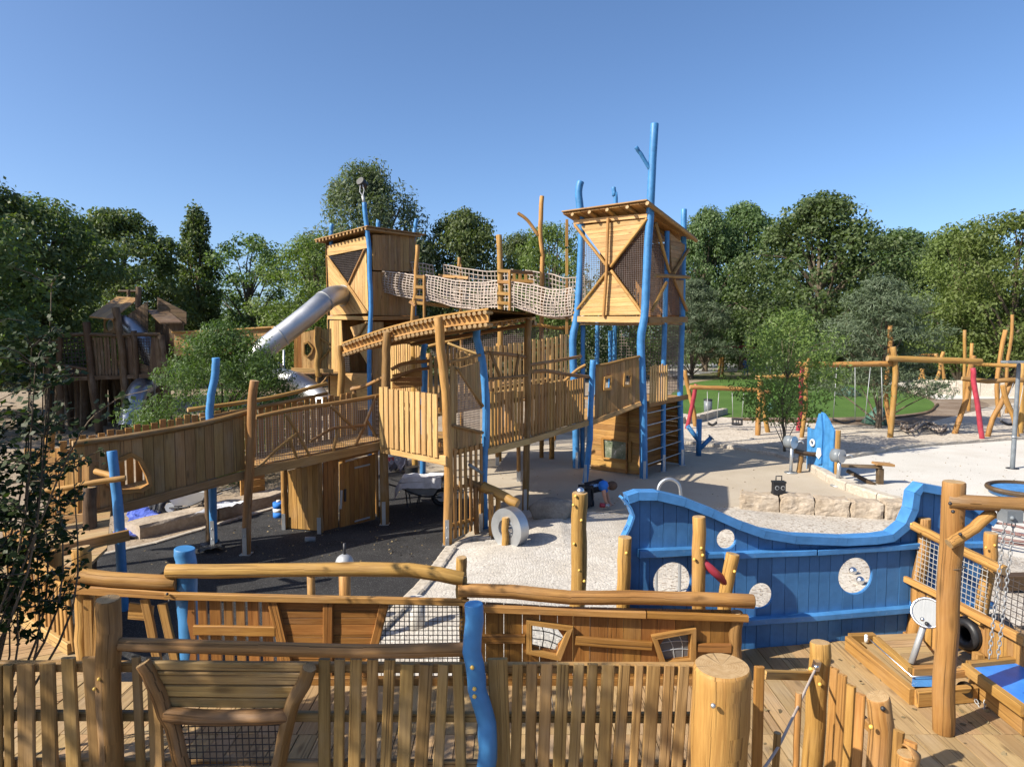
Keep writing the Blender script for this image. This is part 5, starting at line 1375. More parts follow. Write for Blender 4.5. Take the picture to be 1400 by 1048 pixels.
# net-and-board panel and slatted gate between the near post and the blue post
V = Wall(xy(P605), xy(Pb663))
panel(C, V, wst(V, [(616, 500), (623, 500), (623, 612), (616, 612)]), .09, .006, .03, W_TAN, 0, 90, seed=53)
panel(C, V, wst(V, [(626, 503), (655, 494), (656, 553)]), .09, .006, .03, W_TAN, 0, 90, seed=54)
panel(C, V, wst(V, [(624, 582), (657, 592), (657, 612), (624, 613)]), .09, .006, .03, W_TAN, 0, 90, seed=55)
net_poly(C, V, wst(V, [(625, 506), (656, 555), (656, 590), (625, 580)]), .045, .005, NETC, 0)
wlog(C, V, [(614, 494), (635, 490), (655, 485)], .06, LOGB, .02, 'rail'); wlog(C, V, [(622, 503), (657, 555)], .06, LOGB, .05); wlog(C, V, [(616, 581), (657, 591)], .06, LOGB, .05, 'rail')
gp = [V.px(620 + i * 7.2, 614 - i * 1.5, .03) for i in range(6)]
for i, p in enumerate(gp): plank(C, Vector((p.x, p.y, .08)), p, .08, .028, V.n, W_WARM, 'paling')
for y0, y1 in ((618, 611), (668, 660), (718, 707)): plank(C, V.px(616, y0, 0), V.px(658, y1, 0), .07, .03, V.n, W_WARM, 'rail')
mb = MB(); mb.tube([V.px(634, 634, .12), V.px(650, 646, .16)], .03, 10, 0, 0); mb.build('speaking_tube', GREYP, C)
# slatted railings on the viewer's side
for (a, b, zz, tt, w, g, sd) in ((Pb663, P719, (1.56, 1.56), (2.62, 2.58), .085, .035, 56), (P719, Pb805, (1.56, 1.60), (2.66, 2.68), .10, .045, 57)):
    d = (b - a).normalized(); nn = Vector((d.y, -d.x, 0)); nn = -nn if nn.dot(EYE - a) < 0 else nn
    aa, bb = a + d * .1, b - d * .08
    palings(C, aa, bb, zz[0], zz[1], tt[0], tt[1], w, g, .03, W_WARM, nn, .01, sd, 'paling', .02)
    for z in (1.75, 2.4): plank(C, aa - nn * .03 + Vector((0, 0, z)), bb - nn * .03 + Vector((0, 0, z)), .08, .03, nn, W_TAN, 'rail')
    plank(C, a + nn * .06 + Vector((0, 0, zz[0] - .06)), b + nn * .06 + Vector((0, 0, zz[1] - .06)), .13, .07, nn, W_FRESH, 'beam')
V = Wall(xy(P719), xy(Pb805)); wlog(C, V, [(724, 508), (745, 507), (775, 512), (806, 515)], .085, LOGB, .06, 'rail'); wlog(C, V, [(724, 499), (760, 493), (794, 487)], .075, LOGB, .0, 'rail')
V = Wall(xy(Pb663), xy(P719)); wlog(C, V, [(662, 482), (690, 484), (719, 488)], .07, LOGB, .02, 'rail'); wlog(C, V, [(667, 481), (681, 518)], .065, LOGB, .06); wlog(C, V, [(706, 484), (700, 518)], .065, LOGB, .06); wlog(C, V, [(664, 518), (719, 513)], .06, LOGB, .06, 'rail')
# boarded ramp panel with two little windows up to the tall tower
V = Wall(xy(Pb805), xy(F_)); ow = [wst(V, [(825, 517), (833, 515), (832, 530), (824, 531)]), wst(V, [(852, 512), (860, 512), (859, 526), (851, 526)])]
panel(C, V, wst(V, [(813, 500), (872, 488), (873, 548), (812, 573)]), .10, .005, .03, W_TAN, .05, 90, [poly_open(w) for w in ow], seed=58)
for w in ow: rim(C, V, w, .07, W_WARM, .10, 'window', .05)
wlog(C, V, [(811, 500), (830, 497), (850, 492), (873, 487)], .07, LOGB, .06, 'rail'); plank(C, V.px(808, 577, .06), V.px(874, 551, .06), .12, .07, V.n, W_FRESH, 'beam')
zq = plane3((1.84, 17.3, 1.62), (F_.x, F_.y, 2.03), (L_.x, L_.y, 2.03))
decking(C, [(1.84, 17.21), xy(F_), xy(F_ + Vector((-.15, .85, 0))), (1.05, 17.66)], 0, (1, -.8), .14, .006, .05, W_TAN, seed=59, zf=zq)
wlog(C, V, [(783, 522), (800, 507), (812, 500)], .08, LOG, -.5, 'rail')
# canopy: two layers of half logs over long boards
NA, NB = Vector((-3.6, 14.5, 3.50)), Vector((-.39, 11.4, 4.10)); FA, FB = Vector((-3.86, 18.6, 3.44)), Vector((.5, 14.4, 4.15))
def curve(a, b, k, hump): p = a.lerp(b, k); p.z += hump * math.sin(math.pi * k) ; return p
def near(k): p = curve(NA, NB, k, .10); return p
def far(k): return curve(FA, FB, k, .02)
nb_ = 9
for j in range(nb_):
    k0, k1 = j / nb_, (j + .96) / nb_
    mb = MB(); m = 12
    for i in range(m + 1):
        k = i / m; a, b = near(k), far(k); a = a - Vector((0, 0, .13))
        for kk in (k0, k1):
            p = a.lerp(b, kk); mb.v.append(p); mb.v.append(p - Vector((0, 0, .03)))
    for i in range(m):
        o0, o1 = i * 4, (i + 1) * 4; L0, L1 = 4.4 * i / m, 4.4 * (i + 1) / m
        for (x, y) in ((0, 2), (3, 1), (1, 0), (2, 3)): mb.face([o0 + x, o0 + y, o1 + y, o1 + x], [(0, L0), (.3, L0), (.3, L1), (0, L1)])
    mb.build('roof_board', W_WARM, C)
for j in range(16):
    mb = MB(); m = 12
    for i in range(m + 1):
        k = i / m; a, b = near(k), far(k); a = a + Vector((0, 0, .075)); b = b + Vector((0, 0, .03)); a = a + (a - b).normalized() * .02
        for kk in (j / 16, (j + .97) / 16):
            p = a.lerp(b, kk); mb.v.append(p); mb.v.append(p - Vector((0, 0, .03)))
    for i in range(m):
        o0, o1 = i * 4, (i + 1) * 4; L0, L1 = 4.4 * i / m, 4.4 * (i + 1) / m
        for (x, y) in ((0, 2), (3, 1), (1, 0), (2, 3)): mb.face([o0 + x, o0 + y, o1 + y, o1 + x], [(0, L0), (.2, L0), (.2, L1), (0, L1)])
    mb.build('roof_board', W_WARM, C)
for i in range(12):
    k0, k1 = i / 12, (i + 1) / 12; a, b = near(k0), near(k1); dd = (far(.5) - near(.5)).normalized()
    plank(C, a + dd * .10 + Vector((0, 0, -.07)), b + dd * .10 + Vector((0, 0, -.07)), .20, .03, dd, W_WARM, 'fascia_board')
for i in range(34):
    k = (i + .5) / 34; a = near(k); dd = (far(k) - a).normalized()
    log(C, [a - dd * .06 + Vector((0, 0, .005)), a + dd * .3 + Vector((0, 0, .005))], .07, W_FRESH, 'canopy_slat', sides=8, n=2, wob=.05)
    log(C, [a - dd * .02 + Vector((0, 0, -.20)), a + dd * .3 + Vector((0, 0, -.20))], .07, W_FRESH, 'canopy_slat', sides=8, n=2, wob=.05)
for i in range(38):
    k = (i + .5) / 38; b = far(k); dd = (near(k) - b).normalized()
    log(C, [b + dd * .22 + Vector((0, 0, -.06)), b - dd * .1 + Vector((0, 0, -.06))], .075, W_FRESH, 'canopy_slat', sides=8, n=2, wob=.05)
log(C, [near(.2).lerp(far(.2), .12) + Vector((0, 0, -.2)), near(.97).lerp(far(.97), .12) + Vector((0, 0, -.2))], .09, LOGB, 'purlin'); log(C, [far(.3) + Vector((0, 0, -.17)), far(1) + Vector((0, 0, -.17))], .09, LOGB, 'purlin')

# rear walkway: far railings, net fence with a log rail
o = thing('rear_walkway', 'rear walkway of pale slats and brown net left of the tall blue tower', 'walkway', (-.5, 19, 0))
a, b = Vector((-2.3, 17.6, 0)), L_ + Vector((-.12, .1, 0)); d = (b - a).normalized(); nn = Vector((d.y, -d.x, 0))
palings(o, a, b, 1.6, 2.3, 3.15, 3.78, .095, .04, .03, W_FRESH, nn, .008, 61, 'paling', .03)
plank(o, a + Vector((0, .04, 2.0)), b + Vector((0, .04, 2.6)), .08, .03, nn, W_WARM, 'rail'); plank(o, a + Vector((0, .04, 2.9)), b + Vector((0, .04, 3.5)), .08, .03, nn, W_WARM, 'rail')
a, b = P(534, 505, 19.2), P(577, 505, 17.9); d = (b - a).normalized(); nn = Vector((d.y, -d.x, 0))
palings(o, a, b, 1.7, 1.7, 3.55, 3.45, .085, .03, .03, W_FRESH, nn, .008, 62, 'paling', .02)
log(o, [Vector((b.x - .25, b.y + .3, 0)), Vector((b.x - .25, b.y + .3, 3.75))], .16, LOG, 'post')
V = Wall((-2.6, 20.6), (1.9, 20.6))
net_poly(o, V, wst(V, [(588, 474), (694, 447), (783, 449), (783, 492), (588, 492)]), .06, .007, NETC, 0)
wlog(o, V, [(694, 444), (712, 446), (735, 444), (760, 448), (784, 447)], .10, LOG, .05, 'rail'); wlog(o, V, [(586, 473), (694, 447)], .09, LOG, .05, 'rail')
wlog(o, Wall((-2.3, 17.3), (.5, 17.3)), [(612, 469), (632, 477), (653, 484)], .07, W_FRESH, 0, 'rail')
V = Wall((-2.0, 16.9), (.5, 16.9))
for i in range(8): plank(o, V.px(612 + i * 5, 512, 0), V.px(612 + i * 5, 472 + i * 1.8, 0), .05, .025, V.n, W_FRESH, 'paling')
decking(o, [(-2.3, 17.6), (L_.x - .1, L_.y), (1.9, 20.6), (-2.6, 20.6)], 0, (1, .4), .14, .006, .05, W_TAN, seed=63, zf=plane3((-2.3, 17.6, 1.62), (L_.x, L_.y, 2.2), (-2.6, 20.6, 2.2)))
for q in ((-2.5, 20.5), (-.4, 20.5), (1.2, 20.5)): log(o, [Vector((q[0], q[1], 0)), Vector((q[0], q[1], 3.2 + .3 * (q[0] > -1)))], .16, LOG, 'post')
V = Wall((-3.4, 16.2), (-1.9, 16.2))
wlog(o, V, [(535, 505), (552, 497), (588, 493)], .085, LOGB, .0, 'rail'); wlog(o, V, [(534, 520), (560, 508), (588, 503)], .07, LOGB, .0, 'rail')
panel(o, V, wst(V, [(536, 512), (575, 502), (577, 528), (536, 532)]), .11, .006, .03, W_OIL, -.05, 0, seed=64)

# net bridge -------------------------------------------------------------------------
Bn = thing('net_bridge', 'high rope net bridge hung between the two towers on tall bare posts', 'net bridge', G(684, 634))
top1 = [(523, 371, 21.9), (545, 373, 21.7), (567, 377, 21.4)]; bot1 = [(523, 398, 21.9), (545, 404, 21.7), (567, 408, 21.4)]
top2 = [(582, 376, 21.3), (600, 379, 21.1), (618, 383, 20.9), (644, 386, 20.6), (664, 386, 20.4), (681, 384, 20.1)]; bot2 = [(582, 406, 21.3), (600, 413, 21.1), (618, 418, 20.9), (644, 422, 20.6), (664, 424, 20.4), (681, 424, 20.1)]
top3 = [(698, 385, 20.0), (717, 388, 19.8), (735, 391, 19.7), (753, 396, 19.5), (768, 396, 19.4), (782, 394, 19.3)]; bot3 = [(698, 416, 20.0), (717, 424, 19.8), (735, 429, 19.7), (748, 432, 19.5), (768, 432, 19.4), (782, 430, 19.3)]
dB = Vector((.45, 1.0, 0))
def sideS(top, bot, bulge, shift=Vector((0, 0, 0)), lift=0):
    T, Bt = spline([P(*p) for p in top], 20), spline([P(*p) for p in bot], 20)
    def S(u, v):
        i = u * (len(T) - 1); i0 = min(int(i), len(T) - 2); f = i - i0
        a, b = T[i0].lerp(T[i0 + 1], f), Bt[i0].lerp(Bt[i0 + 1], f); p = a.lerp(b, v)
        nz = noise.noise(Vector((u * 6, v * 4, bulge * 9))) * .018
        return p + Vector((-.3, -.6, 0)) * bulge * math.sin(math.pi * v) + shift + Vector((nz, nz, nz + lift * (1 - v)))
    return S
for top, bot, nu in ((top1, bot1, 9), (top2, bot2, 20), (top3, bot3, 17)):
    s0 = sideS(top, bot, .12); s1 = sideS(top, bot, -.10, dB, .42)
    net_surf(Bn, s0, nu, 9, .015, ROPE, mu=nu * 2, mv=9); net_surf(Bn, s1, nu, 9, .015, ROPE, mu=nu * 2, mv=9)
    net_surf(Bn, lambda u, v, s0=s0, s1=s1: s0(u, 1).lerp(s1(u, 1), v) - Vector((0, 0, .06 * math.sin(math.pi * v))), nu, 10, .014, ROPE, 'net_floor', mu=nu, mv=6)
    for S_ in (s0, s1): mb = MB(); mb.tube([S_(k / 24, 0) for k in range(25)], .022, 6); mb.build('top_rope', ROPE, Bn)
pole(Bn, [(571, 335), (569, 370), (568, 400), (564, 437)], 21.3, .13, LOG, to=0); pole(Bn, [(580, 376), (580, 415)], 21.2, .09, W_WARM, to=4.1, sides=8)
pole(Bn, [(682, 321), (684, 380), (684, 425), (684, 475), (682, 520)], 20.1, .165, LOG, to=0); pole(Bn, [(697, 370), (697, 416)], 19.9, .085, W_WARM, to=4.2, sides=8)
pole(Bn, [(628, 352), (628, 366), (630, 382)], 22.2, .12, LOG, to=0)
pole(Bn, [(741, 268), (739, 300), (739, 325), (742, 350), (741, 378)], 20.7, .135, LOG, to=0)
log(Bn, [P(708, 291, 20.7), P(722, 302, 20.7), P(736, 322, 20.7)], .10, LOG, 'branch')
for y in (378, 392, 406, 414): plank(Bn, P(568, y, 21.25), P(580, y + 1, 21.2), .10, .045, (0, -1, 0), W_WARM, 'rung')
for y in (370, 385, 401, 414): plank(Bn, P(680, y, 20.02), P(698, y + 1, 19.92), .10, .05, (0, -1, 0), W_WARM, 'rung')
for a, b in (((697, 371, 19.9), (731, 373, 21.0)), ((600, 377, 22.3), (640, 380, 21.6)), ((566, 413, 21.2), (614, 419, 21.9)), ((560, 412, 21.3), (568, 418, 21.2)), ((697, 384, 20.9), (730, 385, 21))): plank(Bn, P(*a), P(*b), .1, .06, (0, -1, .2), W_WARM, 'rail')
for i in range(4): plank(Bn, P(703 + i * 8, 390, 21), P(703 + i * 8, 371, 21), .09, .03, (0, -1, 0), W_WARM, 'paling')
for i in range(4): plank(Bn, P(775 + (i % 1), 300 + 40 * i, 19.5), P(775, 337 + 40 * i, 19.5), .08, .05, (0, -1, 0), W_WARM, 'post')

# ramp ----------------------------------------------------------------------------------
R = thing('access_ramp', 'long boarded ramp with a many sided window climbing from the left to the slatted platform', 'ramp', (-4.5, 11.5, 0))
RM = Wall((-6.05, 10.03), (-2.5, 13.4))
octo = wst(RM, [(146, 645), (162, 630), (178, 622), (190, 629), (200, 650), (203, 661), (191, 668), (166, 670), (149, 660)])
panel(R, RM, wst(RM, [(101, 610), (200, 595), (333, 568), (335, 640), (240, 669), (137, 697), (103, 702)]), .155, .007, .035, W_TAN, 0, 90, [poly_open(octo)], seed=71, rnd=.06)
rim(R, RM, octo, .07, W_WARM, .03, 'window_frame', .09)
wlog(R, RM, [(98, 606), (150, 600), (200, 592), (270, 580), (338, 563)], .10, LOGB, .04, 'top_rail')
plank(R, RM.px(100, 711, .05), RM.px(338, 647, .05), .14, .08, RM.n, W_TAN, 'beam'); plank(R, RM.px(342, 645, .05), RM.px(526, 607, .05), .15, .08, RM.n, W_TAN, 'beam')
P335 = G(337, 758)
pole(R, [(348, 520), (344, 560), (343, 620), (338, 700), (337, 758)], P335.y, .145, LOGB, to=0, foot=True)
pole(R, [(295, 489), (295, 508), (289, 540), (287, 565), (290, 640), (293, 747)], None, .13, BLUE, to=0, foot=True)
wlog(R, RM, [(349, 570), (400, 559), (450, 552), (526, 539)], .075, LOGB, .02, 'top_rail')
net_poly(R, RM, wst(RM, [(350, 573), (525, 542), (525, 600), (350, 637)]), .045, .0042, NETC, 0, .0)
for l in ([(389, 566), (405, 592), (424, 627)], [(351, 639), (375, 615), (404, 592)], [(393, 598), (405, 627)], [(422, 603), (437, 594), (453, 585), (475, 583), (499, 580)], [(460, 586), (454, 615)], [(450, 554), (484, 587)], [(512, 541), (500, 572), (484, 609)], [(499, 573), (513, 597)]):
    wlog(R, RM, l, .055, LOGB, .05, 'brace', sides=8)
sA, zA = RM.st(103, 702); sB, zB = RM.st(336, 641); sC, zC = RM.st(525, 601)
def rz(x, y):
    s = (Vector((x, y, 0)) - RM.a).dot(RM.u)
    return (zA + (zB - zA) * (s - sA) / (sB - sA)) if s < sB else (zB + (zC - zB) * (s - sB) / (sC - sB))
for s0, s1, sd in ((sA, sB - .003, 72), (sB + .003, sC, 73)):
    c = [RM.pt(s0, 0, -.05), RM.pt(s1, 0, -.05), RM.pt(s1, 0, -1.0), RM.pt(s0, 0, -1.0)]; decking(R, [xy(p) for p in c], 0, RM.n[:2], .14, .006, .04, W_TAN, seed=sd, zf=lambda x, y: rz(x, y) + .02)
n = 40
for i in range(n):
    s = sA + (sC - sA) * (i + .5) / n; p = RM.pt(s, 0, -1.0); z = rz(p.x, p.y)
    plank(R, p + Vector((0, 0, z - .02)), p + Vector((0, 0, z + .93 - (.06 if s > sB else 0) + .015 * (i % 3))), .10, .03, RM.n, W_WARM, 'paling')
plank(R, RM.pt(sA, zA + .75, -1.04), RM.pt(sB, zB + .75, -1.04), .08, .03, RM.n, W_WARM, 'rail')
log(R, [RM.pt(sB - .6, zB + .98, -.95), RM.pt(sB + .9, zB + 1.1, -.95), RM.pt(sC - .7, zC + 1.1, -.95)], .08, LOG, 'top_rail'); log(R, [RM.pt(sB - .4, zB + .8, -.95), RM.pt(sC - .7, zC + .9, -.95)], .07, LOGB, 'top_rail')
log(R, [P(480, 532, 15.2), P(500, 527, 15.0), P(525, 515, 14.6)], .08, LOGB, 'top_rail'); log(R, [P(484, 528, 15.2), P(486, 560, 15.2), P(486, 585, 15.2)], .09, LOGB, 'post'); log(R, [P(464, 472, 14.8), P(467, 510, 14.8), P(466, 560, 14.8)] + [Vector((P(466, 560, 14.8).x, 14.8, 0))], .15, LOG, 'post')
for s in (sA + .3, sB - .3, sB + 1.4):
    p = RM.pt(s, 0, -.95); log(R, [p, p + Vector((0, 0, rz(p.x, p.y) - .03))], .13, LOGD, 'post')

# storage hut under the ramp
H = thing('storage_hut', 'small board hut with a padlocked door under the ramp, its left side half in sun', 'hut', G(445, 722))
h0, h1, h2 = G(394, 723), G(440, 728), G(517, 710)
V1, V2 = Wall(xy(h0), xy(h1)), Wall(xy(h1), xy(h2))
panel(H, V1, wst(V1, [(394, 643), (440, 632), (440, 725), (394, 721)]), .115, .005, .03, W_WARM, 0, 90, seed=81)
panel(H, V2, wst(V2, [(442, 632), (462, 627), (462, 720), (442, 725)]), .115, .005, .03, W_OIL, 0, 90, seed=82)
panel(H, V2, wst(V2, [(464, 634), (512, 620), (512, 709), (464, 720)]), .115, .005, .03, W_OIL, .015, 90, seed=83, name='door_board')
panel(H, V2, wst(V2, [(463, 626), (517, 612), (517, 617), (463, 631)]), .06, .004, .03, W_OIL, .0, 0, seed=84)
for y0, y1 in ((639, 634), (712, 706)): plank(H, V2.px(483, y0, .045), V2.px(504, y1, .045), .035, .008, V2.n, DULL, 'hinge')
plank(H, V2.px(464, 694, .045), V2.px(465, 670, .045), .05, .02, V2.n, DULL, 'latch'); plank(H, V2.px(470, 668, .05), V2.px(470, 684, .05), .04, .03, V2.n, IRON, 'handle')
V3 = Wall(xy(h2), (h2.x - .3, h2.y + 1.0)); panel(H, V3, [(0, .05), (V3.len, .05), (V3.len, 1.45), (0, 1.45)], .12, .005, .03, W_OIL, 0, 90, seed=85)
log(H, [h0 + Vector((-.06, 0, 0.02)), h0 + Vector((-.06, 0, 1.2))], .12, LOG, 'post'); log(H, [h1 + Vector((0, -.05, .02)), h1 + Vector((0, -.05, 1.35))], .09, LOGB, 'post')
for b in (h0 + Vector((-.06, -.08, 0)), h1 + Vector((-.02, -.11, -.0)), h2 + Vector((.12, -.1, 0))):
    mb = MB(); mb.box(b + Vector((0, 0, .16)), (.035, 0, 0), (0, .008, 0), (0, 0, .16)); mb.build('foot_bracket', GALV, H)

# ------------------------------------------------------------------ things on the sand and the tan surface
def rough_block(mb, c, ax, ay, h, rr, jit=.03, n=5):
    """a hewn stone: box surface subdivided and pushed about"""
    c = Vector(c); sd = rr.random() * 50
    def p(i, j, k, a, b):
        u, v = (a / n * 2 - 1), (b / n * 2 - 1)
        q = [Vector((u, v, k)), Vector((k, u, v)), Vector((v, k, u))][i]
        for s in range(3): q[s] = max(-1, min(1, q[s]))
        e = sum(1 for s in range(3) if abs(q[s]) > .99)
        w = c + ax * q.x + ay * q.y + Vector((0, 0, h / 2 * (q.z + 1)))
        d = noise.noise_vector(w * 5 + Vector((sd, 0, 0))) * jit + noise.noise_vector(w * 14 + Vector((sd, 0, 0))) * jit * .45
        if e >= 2: d = d - (ax * q.x + ay * q.y).normalized() * jit * .6 - Vector((0, 0, q.z * jit * .5))
        if q.z < -.98: d.z = 0
        return w + d
    for i in range(3):
        for k in (-1, 1):
            base = len(mb.v)
            for a in range(n + 1):
                for b in range(n + 1): mb.v.append(p(i, 0, k, a, b))
            for a in range(n):
                for b in range(n):
                    q = [base + a * (n + 1) + b, base + (a + 1) * (n + 1) + b, base + (a + 1) * (n + 1) + b + 1, base + a * (n + 1) + b + 1]
                    if k < 0: q.reverse()
                    mb.face(q, [(0, 0)] * 4, 0, False)
rr = random.Random(11)
o = thing('stone_wall', 'low wall of rough hewn sandstone blocks on the tan surface behind the blue hull', 'stone wall', G(1120, 706))
bx = [1012, 1066, 1114, 1163, 1209, 1243]; V = Wall(xy(G(1012, 699)), xy(G(1243, 714)))
for a, b in zip(bx, bx[1:]):
    s0, s1 = V.st(a, 700)[0] + .01, V.st(b, 712)[0] - .01; c = V.pt((s0 + s1) / 2, 0, -.24); mb = MB()
    rough_block(mb, c, V.u * (s1 - s0) / 2, V.n * .23, .36 + rr.uniform(-.02, .03), rr, .028, 9); mb.build('stone_block', STONE, o)
mb = MB(); c = G(757, 719); mb.sphere(c + Vector((0, .2, .27)), .45, 22, 14, sq=(.98, .62, .62), jit=.25, seed=4)
tag(mb.build('boulder', ROCK), 'flat grey granite boulder beside the steel wheel', 'boulder')
# radio
o = thing('radio', 'small black portable site radio with a carrying handle on the sandstone wall', 'radio', G(1066, 680, .36))
b0 = V.px(1066, 679, -.25); b0.z = .375; mb = MB(); k = .0225
mb.box(b0 + Vector((0, 0, .14)), (.125, 0, 0), (0, .07, 0), (0, 0, .12)); mb.box(b0 + Vector((0, 0, .02)), (.135, 0, 0), (0, .08, 0), (0, 0, .018)); mb.box(b0 + Vector((0, 0, .255)), (.135, 0, 0), (0, .08, 0), (0, 0, .018)); mb.build('body', BLACKP, o)
mb = MB(); mb.tube([b0 + Vector(p) for p in ((-.06, 0, .27), (-.06, 0, .38), (.06, 0, .38), (.06, 0, .27))], .014, 6); mb.build('handle', BLACKP, o)
for x in (-.06, .065):
    mb = MB(); mb.tube([b0 + Vector((x, -.068, .14)), b0 + Vector((x, -.078, .14))], .045, 14, 0, 0); sp_ = mb.build('speaker', DULL, o)
    mb = MB(); mb.tube([b0 + Vector((x, -.078, .14)), b0 + Vector((x, -.083, .14))], .032, 14, 0, 0); mb.build('speaker_cone', BLACKP, sp_)
# loop rail behind the hull
q = [P(899, 676, 9.2), P(901, 664, 9.2), P(907, 657, 9.2), P(915, 654.5, 9.2), P(923, 657, 9.2), P(929, 664, 9.2), P(931, 680, 9.2)]
mb = MB(); mb.tube([Vector((q[0].x, 9.2, 0))] + spline(q, 18) + [Vector((q[-1].x, 9.2, 0))], .022, 10); tag(mb.build('hoop_rail', GALV), 'grey steel hoop rail showing above the left crest of the blue hull', 'hoop')
# steel wheel
o = thing('grinding_wheel', 'big upright steel wheel with a pale face held between short log stubs', 'wheel', G(697, 749))
c0 = G(697, 749, .05); Yw = c0.y; cw = P(697, 721, Yw); rw_ = .355; ax = Vector((-.68, -.73, 0)).normalized()
e1 = Vector((ax.y, -ax.x, 0)); e2 = Vector((0, 0, 1))
for off, r, mat, nm, w in ((0, rw_, BRUSH, 'rim', .20),):
    mb = MB(); mb.tube([cw - ax * w / 2, cw + ax * w / 2], r, 44); mb.build(nm, mat, o)
for sg in (1, -1):
    mb = MB(); cc = cw + ax * (.098 * sg); n = 44
    for k in range(n):
        a0, a1 = 2 * math.pi * k / n, 2 * math.pi * (k + 1) / n
        f = lambda a, r: cc + (e1 * math.cos(a) + e2 * math.sin(a)) * r
        mb.poly([f(a0, rw_), f(a1, rw_), f(a1, .16), f(a0, .16)], [(0, 0)] * 4)
    mb.build('face_plate', GALV, o)
mb = MB(); mb.tube([cw - ax * .115, cw + ax * .115], .165, 28); mb.build('inner_ring', DULL, o)
pole(o, [(691, 707), (691, 750)], Yw - .12, .12, LOG, to=0.05); pole(o, [(716, 712), (716, 740)], Yw + .3, .12, LOG, to=0.05)
mb = MB(); b = G(692, 752); mb.box(b + Vector((.05, -.08, .2)), (.03, 0, 0), (0, .008, 0), (0, 0, .13)); mb.build('foot_bracket', GALV, o)
# log chute
o = thing('log_chute', 'hollowed log water chute on short log legs beside the steel wheel', 'chute', G(672, 736))
Yl = 12.6
log(o, [P(637, 657, Yl + .1), P(668, 671, Yl)], .14, LOGB, 'gutter'); log(o, [P(660, 664, Yl - .05), P(686, 677, Yl - .2), P(708, 689, Yl - .35)], .185, LOG, 'gutter')
for x0, y0, x1, y1, dY, m in ((650, 664, 652, 732, 0, LOGB), (658, 667, 658, 728, .3, LOG), (671, 674, 672, 736, -.25, LOG), (681, 680, 679, 700, .15, LOG)):
    log(o, [P(x0, y0, Yl + dY), Vector((P(x1, y1, Yl + dY).x, Yl + dY, .0))], .10, m, 'leg', sides=10)
mb = MB(); b = Vector((P(657, 722, Yl).x, Yl + .2, .17)); mb.box(b, (.035, 0, 0), (0, .06, 0), (0, 0, .17)); mb.build('foot_bracket', GALV, o)
# stubs seen through the net
b = G(570, 853, .1); mb = MB(); mb.tube([b - Vector((0, 0, .1)), b + Vector((0, 0, .34))], .105, 20, 0, 0, smooth=True); tag(mb.build('concrete_column', CONC), 'short pale round column on the cobbles seen through the bulwark net', 'column')
o = thing('ball_post', 'silver ball with a dark stem on top of a post behind the bulwark', 'play post', (P(471, 768, 8).x, 8, 0))
mb = MB(); mb.sphere(P(471, 769, 8), .108, 22, 16); mb.build('ball', DULL, o); cyl(o, P(471, 760, 8), P(471, 742, 8), .018, IRON, 'stem', 8); cyl(o, Vector((P(471, 775, 8).x, 8, 0)), P(471, 776, 8), .07, LOG, 'post')
o = thing('ball_post', 'small rust red ball on a short post behind the bulwark', 'play post', (P(425, 775, 8).x, 8.3, 0))
mb = MB(); mb.sphere(P(425, 779, 8.3), .085, 16, 12); mb.build('ball', paint('rust_red', (.20, .07, .05)), o); cyl(o, Vector((P(425, 775, 8.3).x, 8.3, 0)), P(425, 780, 8.3), .05, LOG, 'post')

# ------------------------------------------------------------------ fish panel, talking drums, benches
o = thing('fish_panel', 'bright blue fish shaped board with raised fin and white ringed eye', 'play panel', G(1122, 650))
V = Wall(xy(G(1104, 642)), xy(G(1139, 653))); top = interp([V.st(*p) for p in ((1104, 583), (1112, 587), (1119, 585), (1123, 577), (1123.6, 563), (1127, 564), (1133, 573), (1141, 589))])
strips(o, V.pt, V.st(1104, 620)[0], V.st(1140.5, 620)[0], lambda s: (.03, top(s)), [V.st(x, 600)[0] for x in (1112, 1119, 1123, 1123.6, 1127, 1133)], .20, .006, .05, BLUE, 0, [circle_open(V.st(1113, 605), .07)], seed=3)
V5 = V.pt(0, 0, .06); fin = [V.st(*p) for p in ((1117, 587), (1123, 565), (1126, 565), (1128, 590), (1126, 634), (1121, 634))]
mb = MB(); mb.prism([V.pt(p[0], p[1], .03) for p in fin], V.n * .05); mb.build('fin', BLUE, o)
c = V.px(1113, 605, .05); mb = MB(); mb.tube([c + (V.u * math.cos(a) + Vector((0, 0, 1)) * math.sin(a)) * .08 for a in [2 * math.pi * k / 24 for k in range(24)]], .03, 8, closed=True); mb.build('eye_ring', WHITE, o)
mb = MB(); pt_ = [V.st(*p) for p in ((1122, 612), (1126, 612), (1127, 622), (1124, 627), (1120, 622))]; mb.prism([V.pt(p[0], p[1], .085) for p in pt_], V.n * .02); mb.build('white_patch', WHITE, o)
pole(o, [(1146, 588), (1144, 656)], None, .13, LOG, to=0)
def drum(x, y, bx, by, label):
    b = G(bx, by, .012); c = P(x, y, b.y - .05); o = thing('talking_drum', label, 'play drum', b, 'talking drums')
    cyl(o, b, c - Vector((0, 0, .05)), .045, GALV, 'pole'); cyl(o, b, b + Vector((0, 0, .02)), .17, GALV, 'base_plate', 20)
    a = Vector((.55, -.83, .0)).normalized(); cyl(o, c - a * .17, c + a * .06, .165, GREYP, 'drum_body', 24); cyl(o, c + a * .06, c + a * .075, .168, GALV, 'drum_face', 24)
    mb = MB(); mb.tube(spline([c + Vector((.15, 0, .0)), c + Vector((.24, -.03, .03)), c + Vector((.30, -.03, -.03))], 8), .022, 6); mb.build('crank', GALV, o)
drum(1083, 604, 1081, 646, 'grey drum on a pole left of the blue fish panel'); drum(1148, 623, 1145, 664, 'grey drum on a pole right of the blue fish panel')
o = thing('log_bench', 'short dark log beam on a leg between the left drum and the fish panel', 'log bench', G(1093, 646)); Yg = G(1093, 646).y
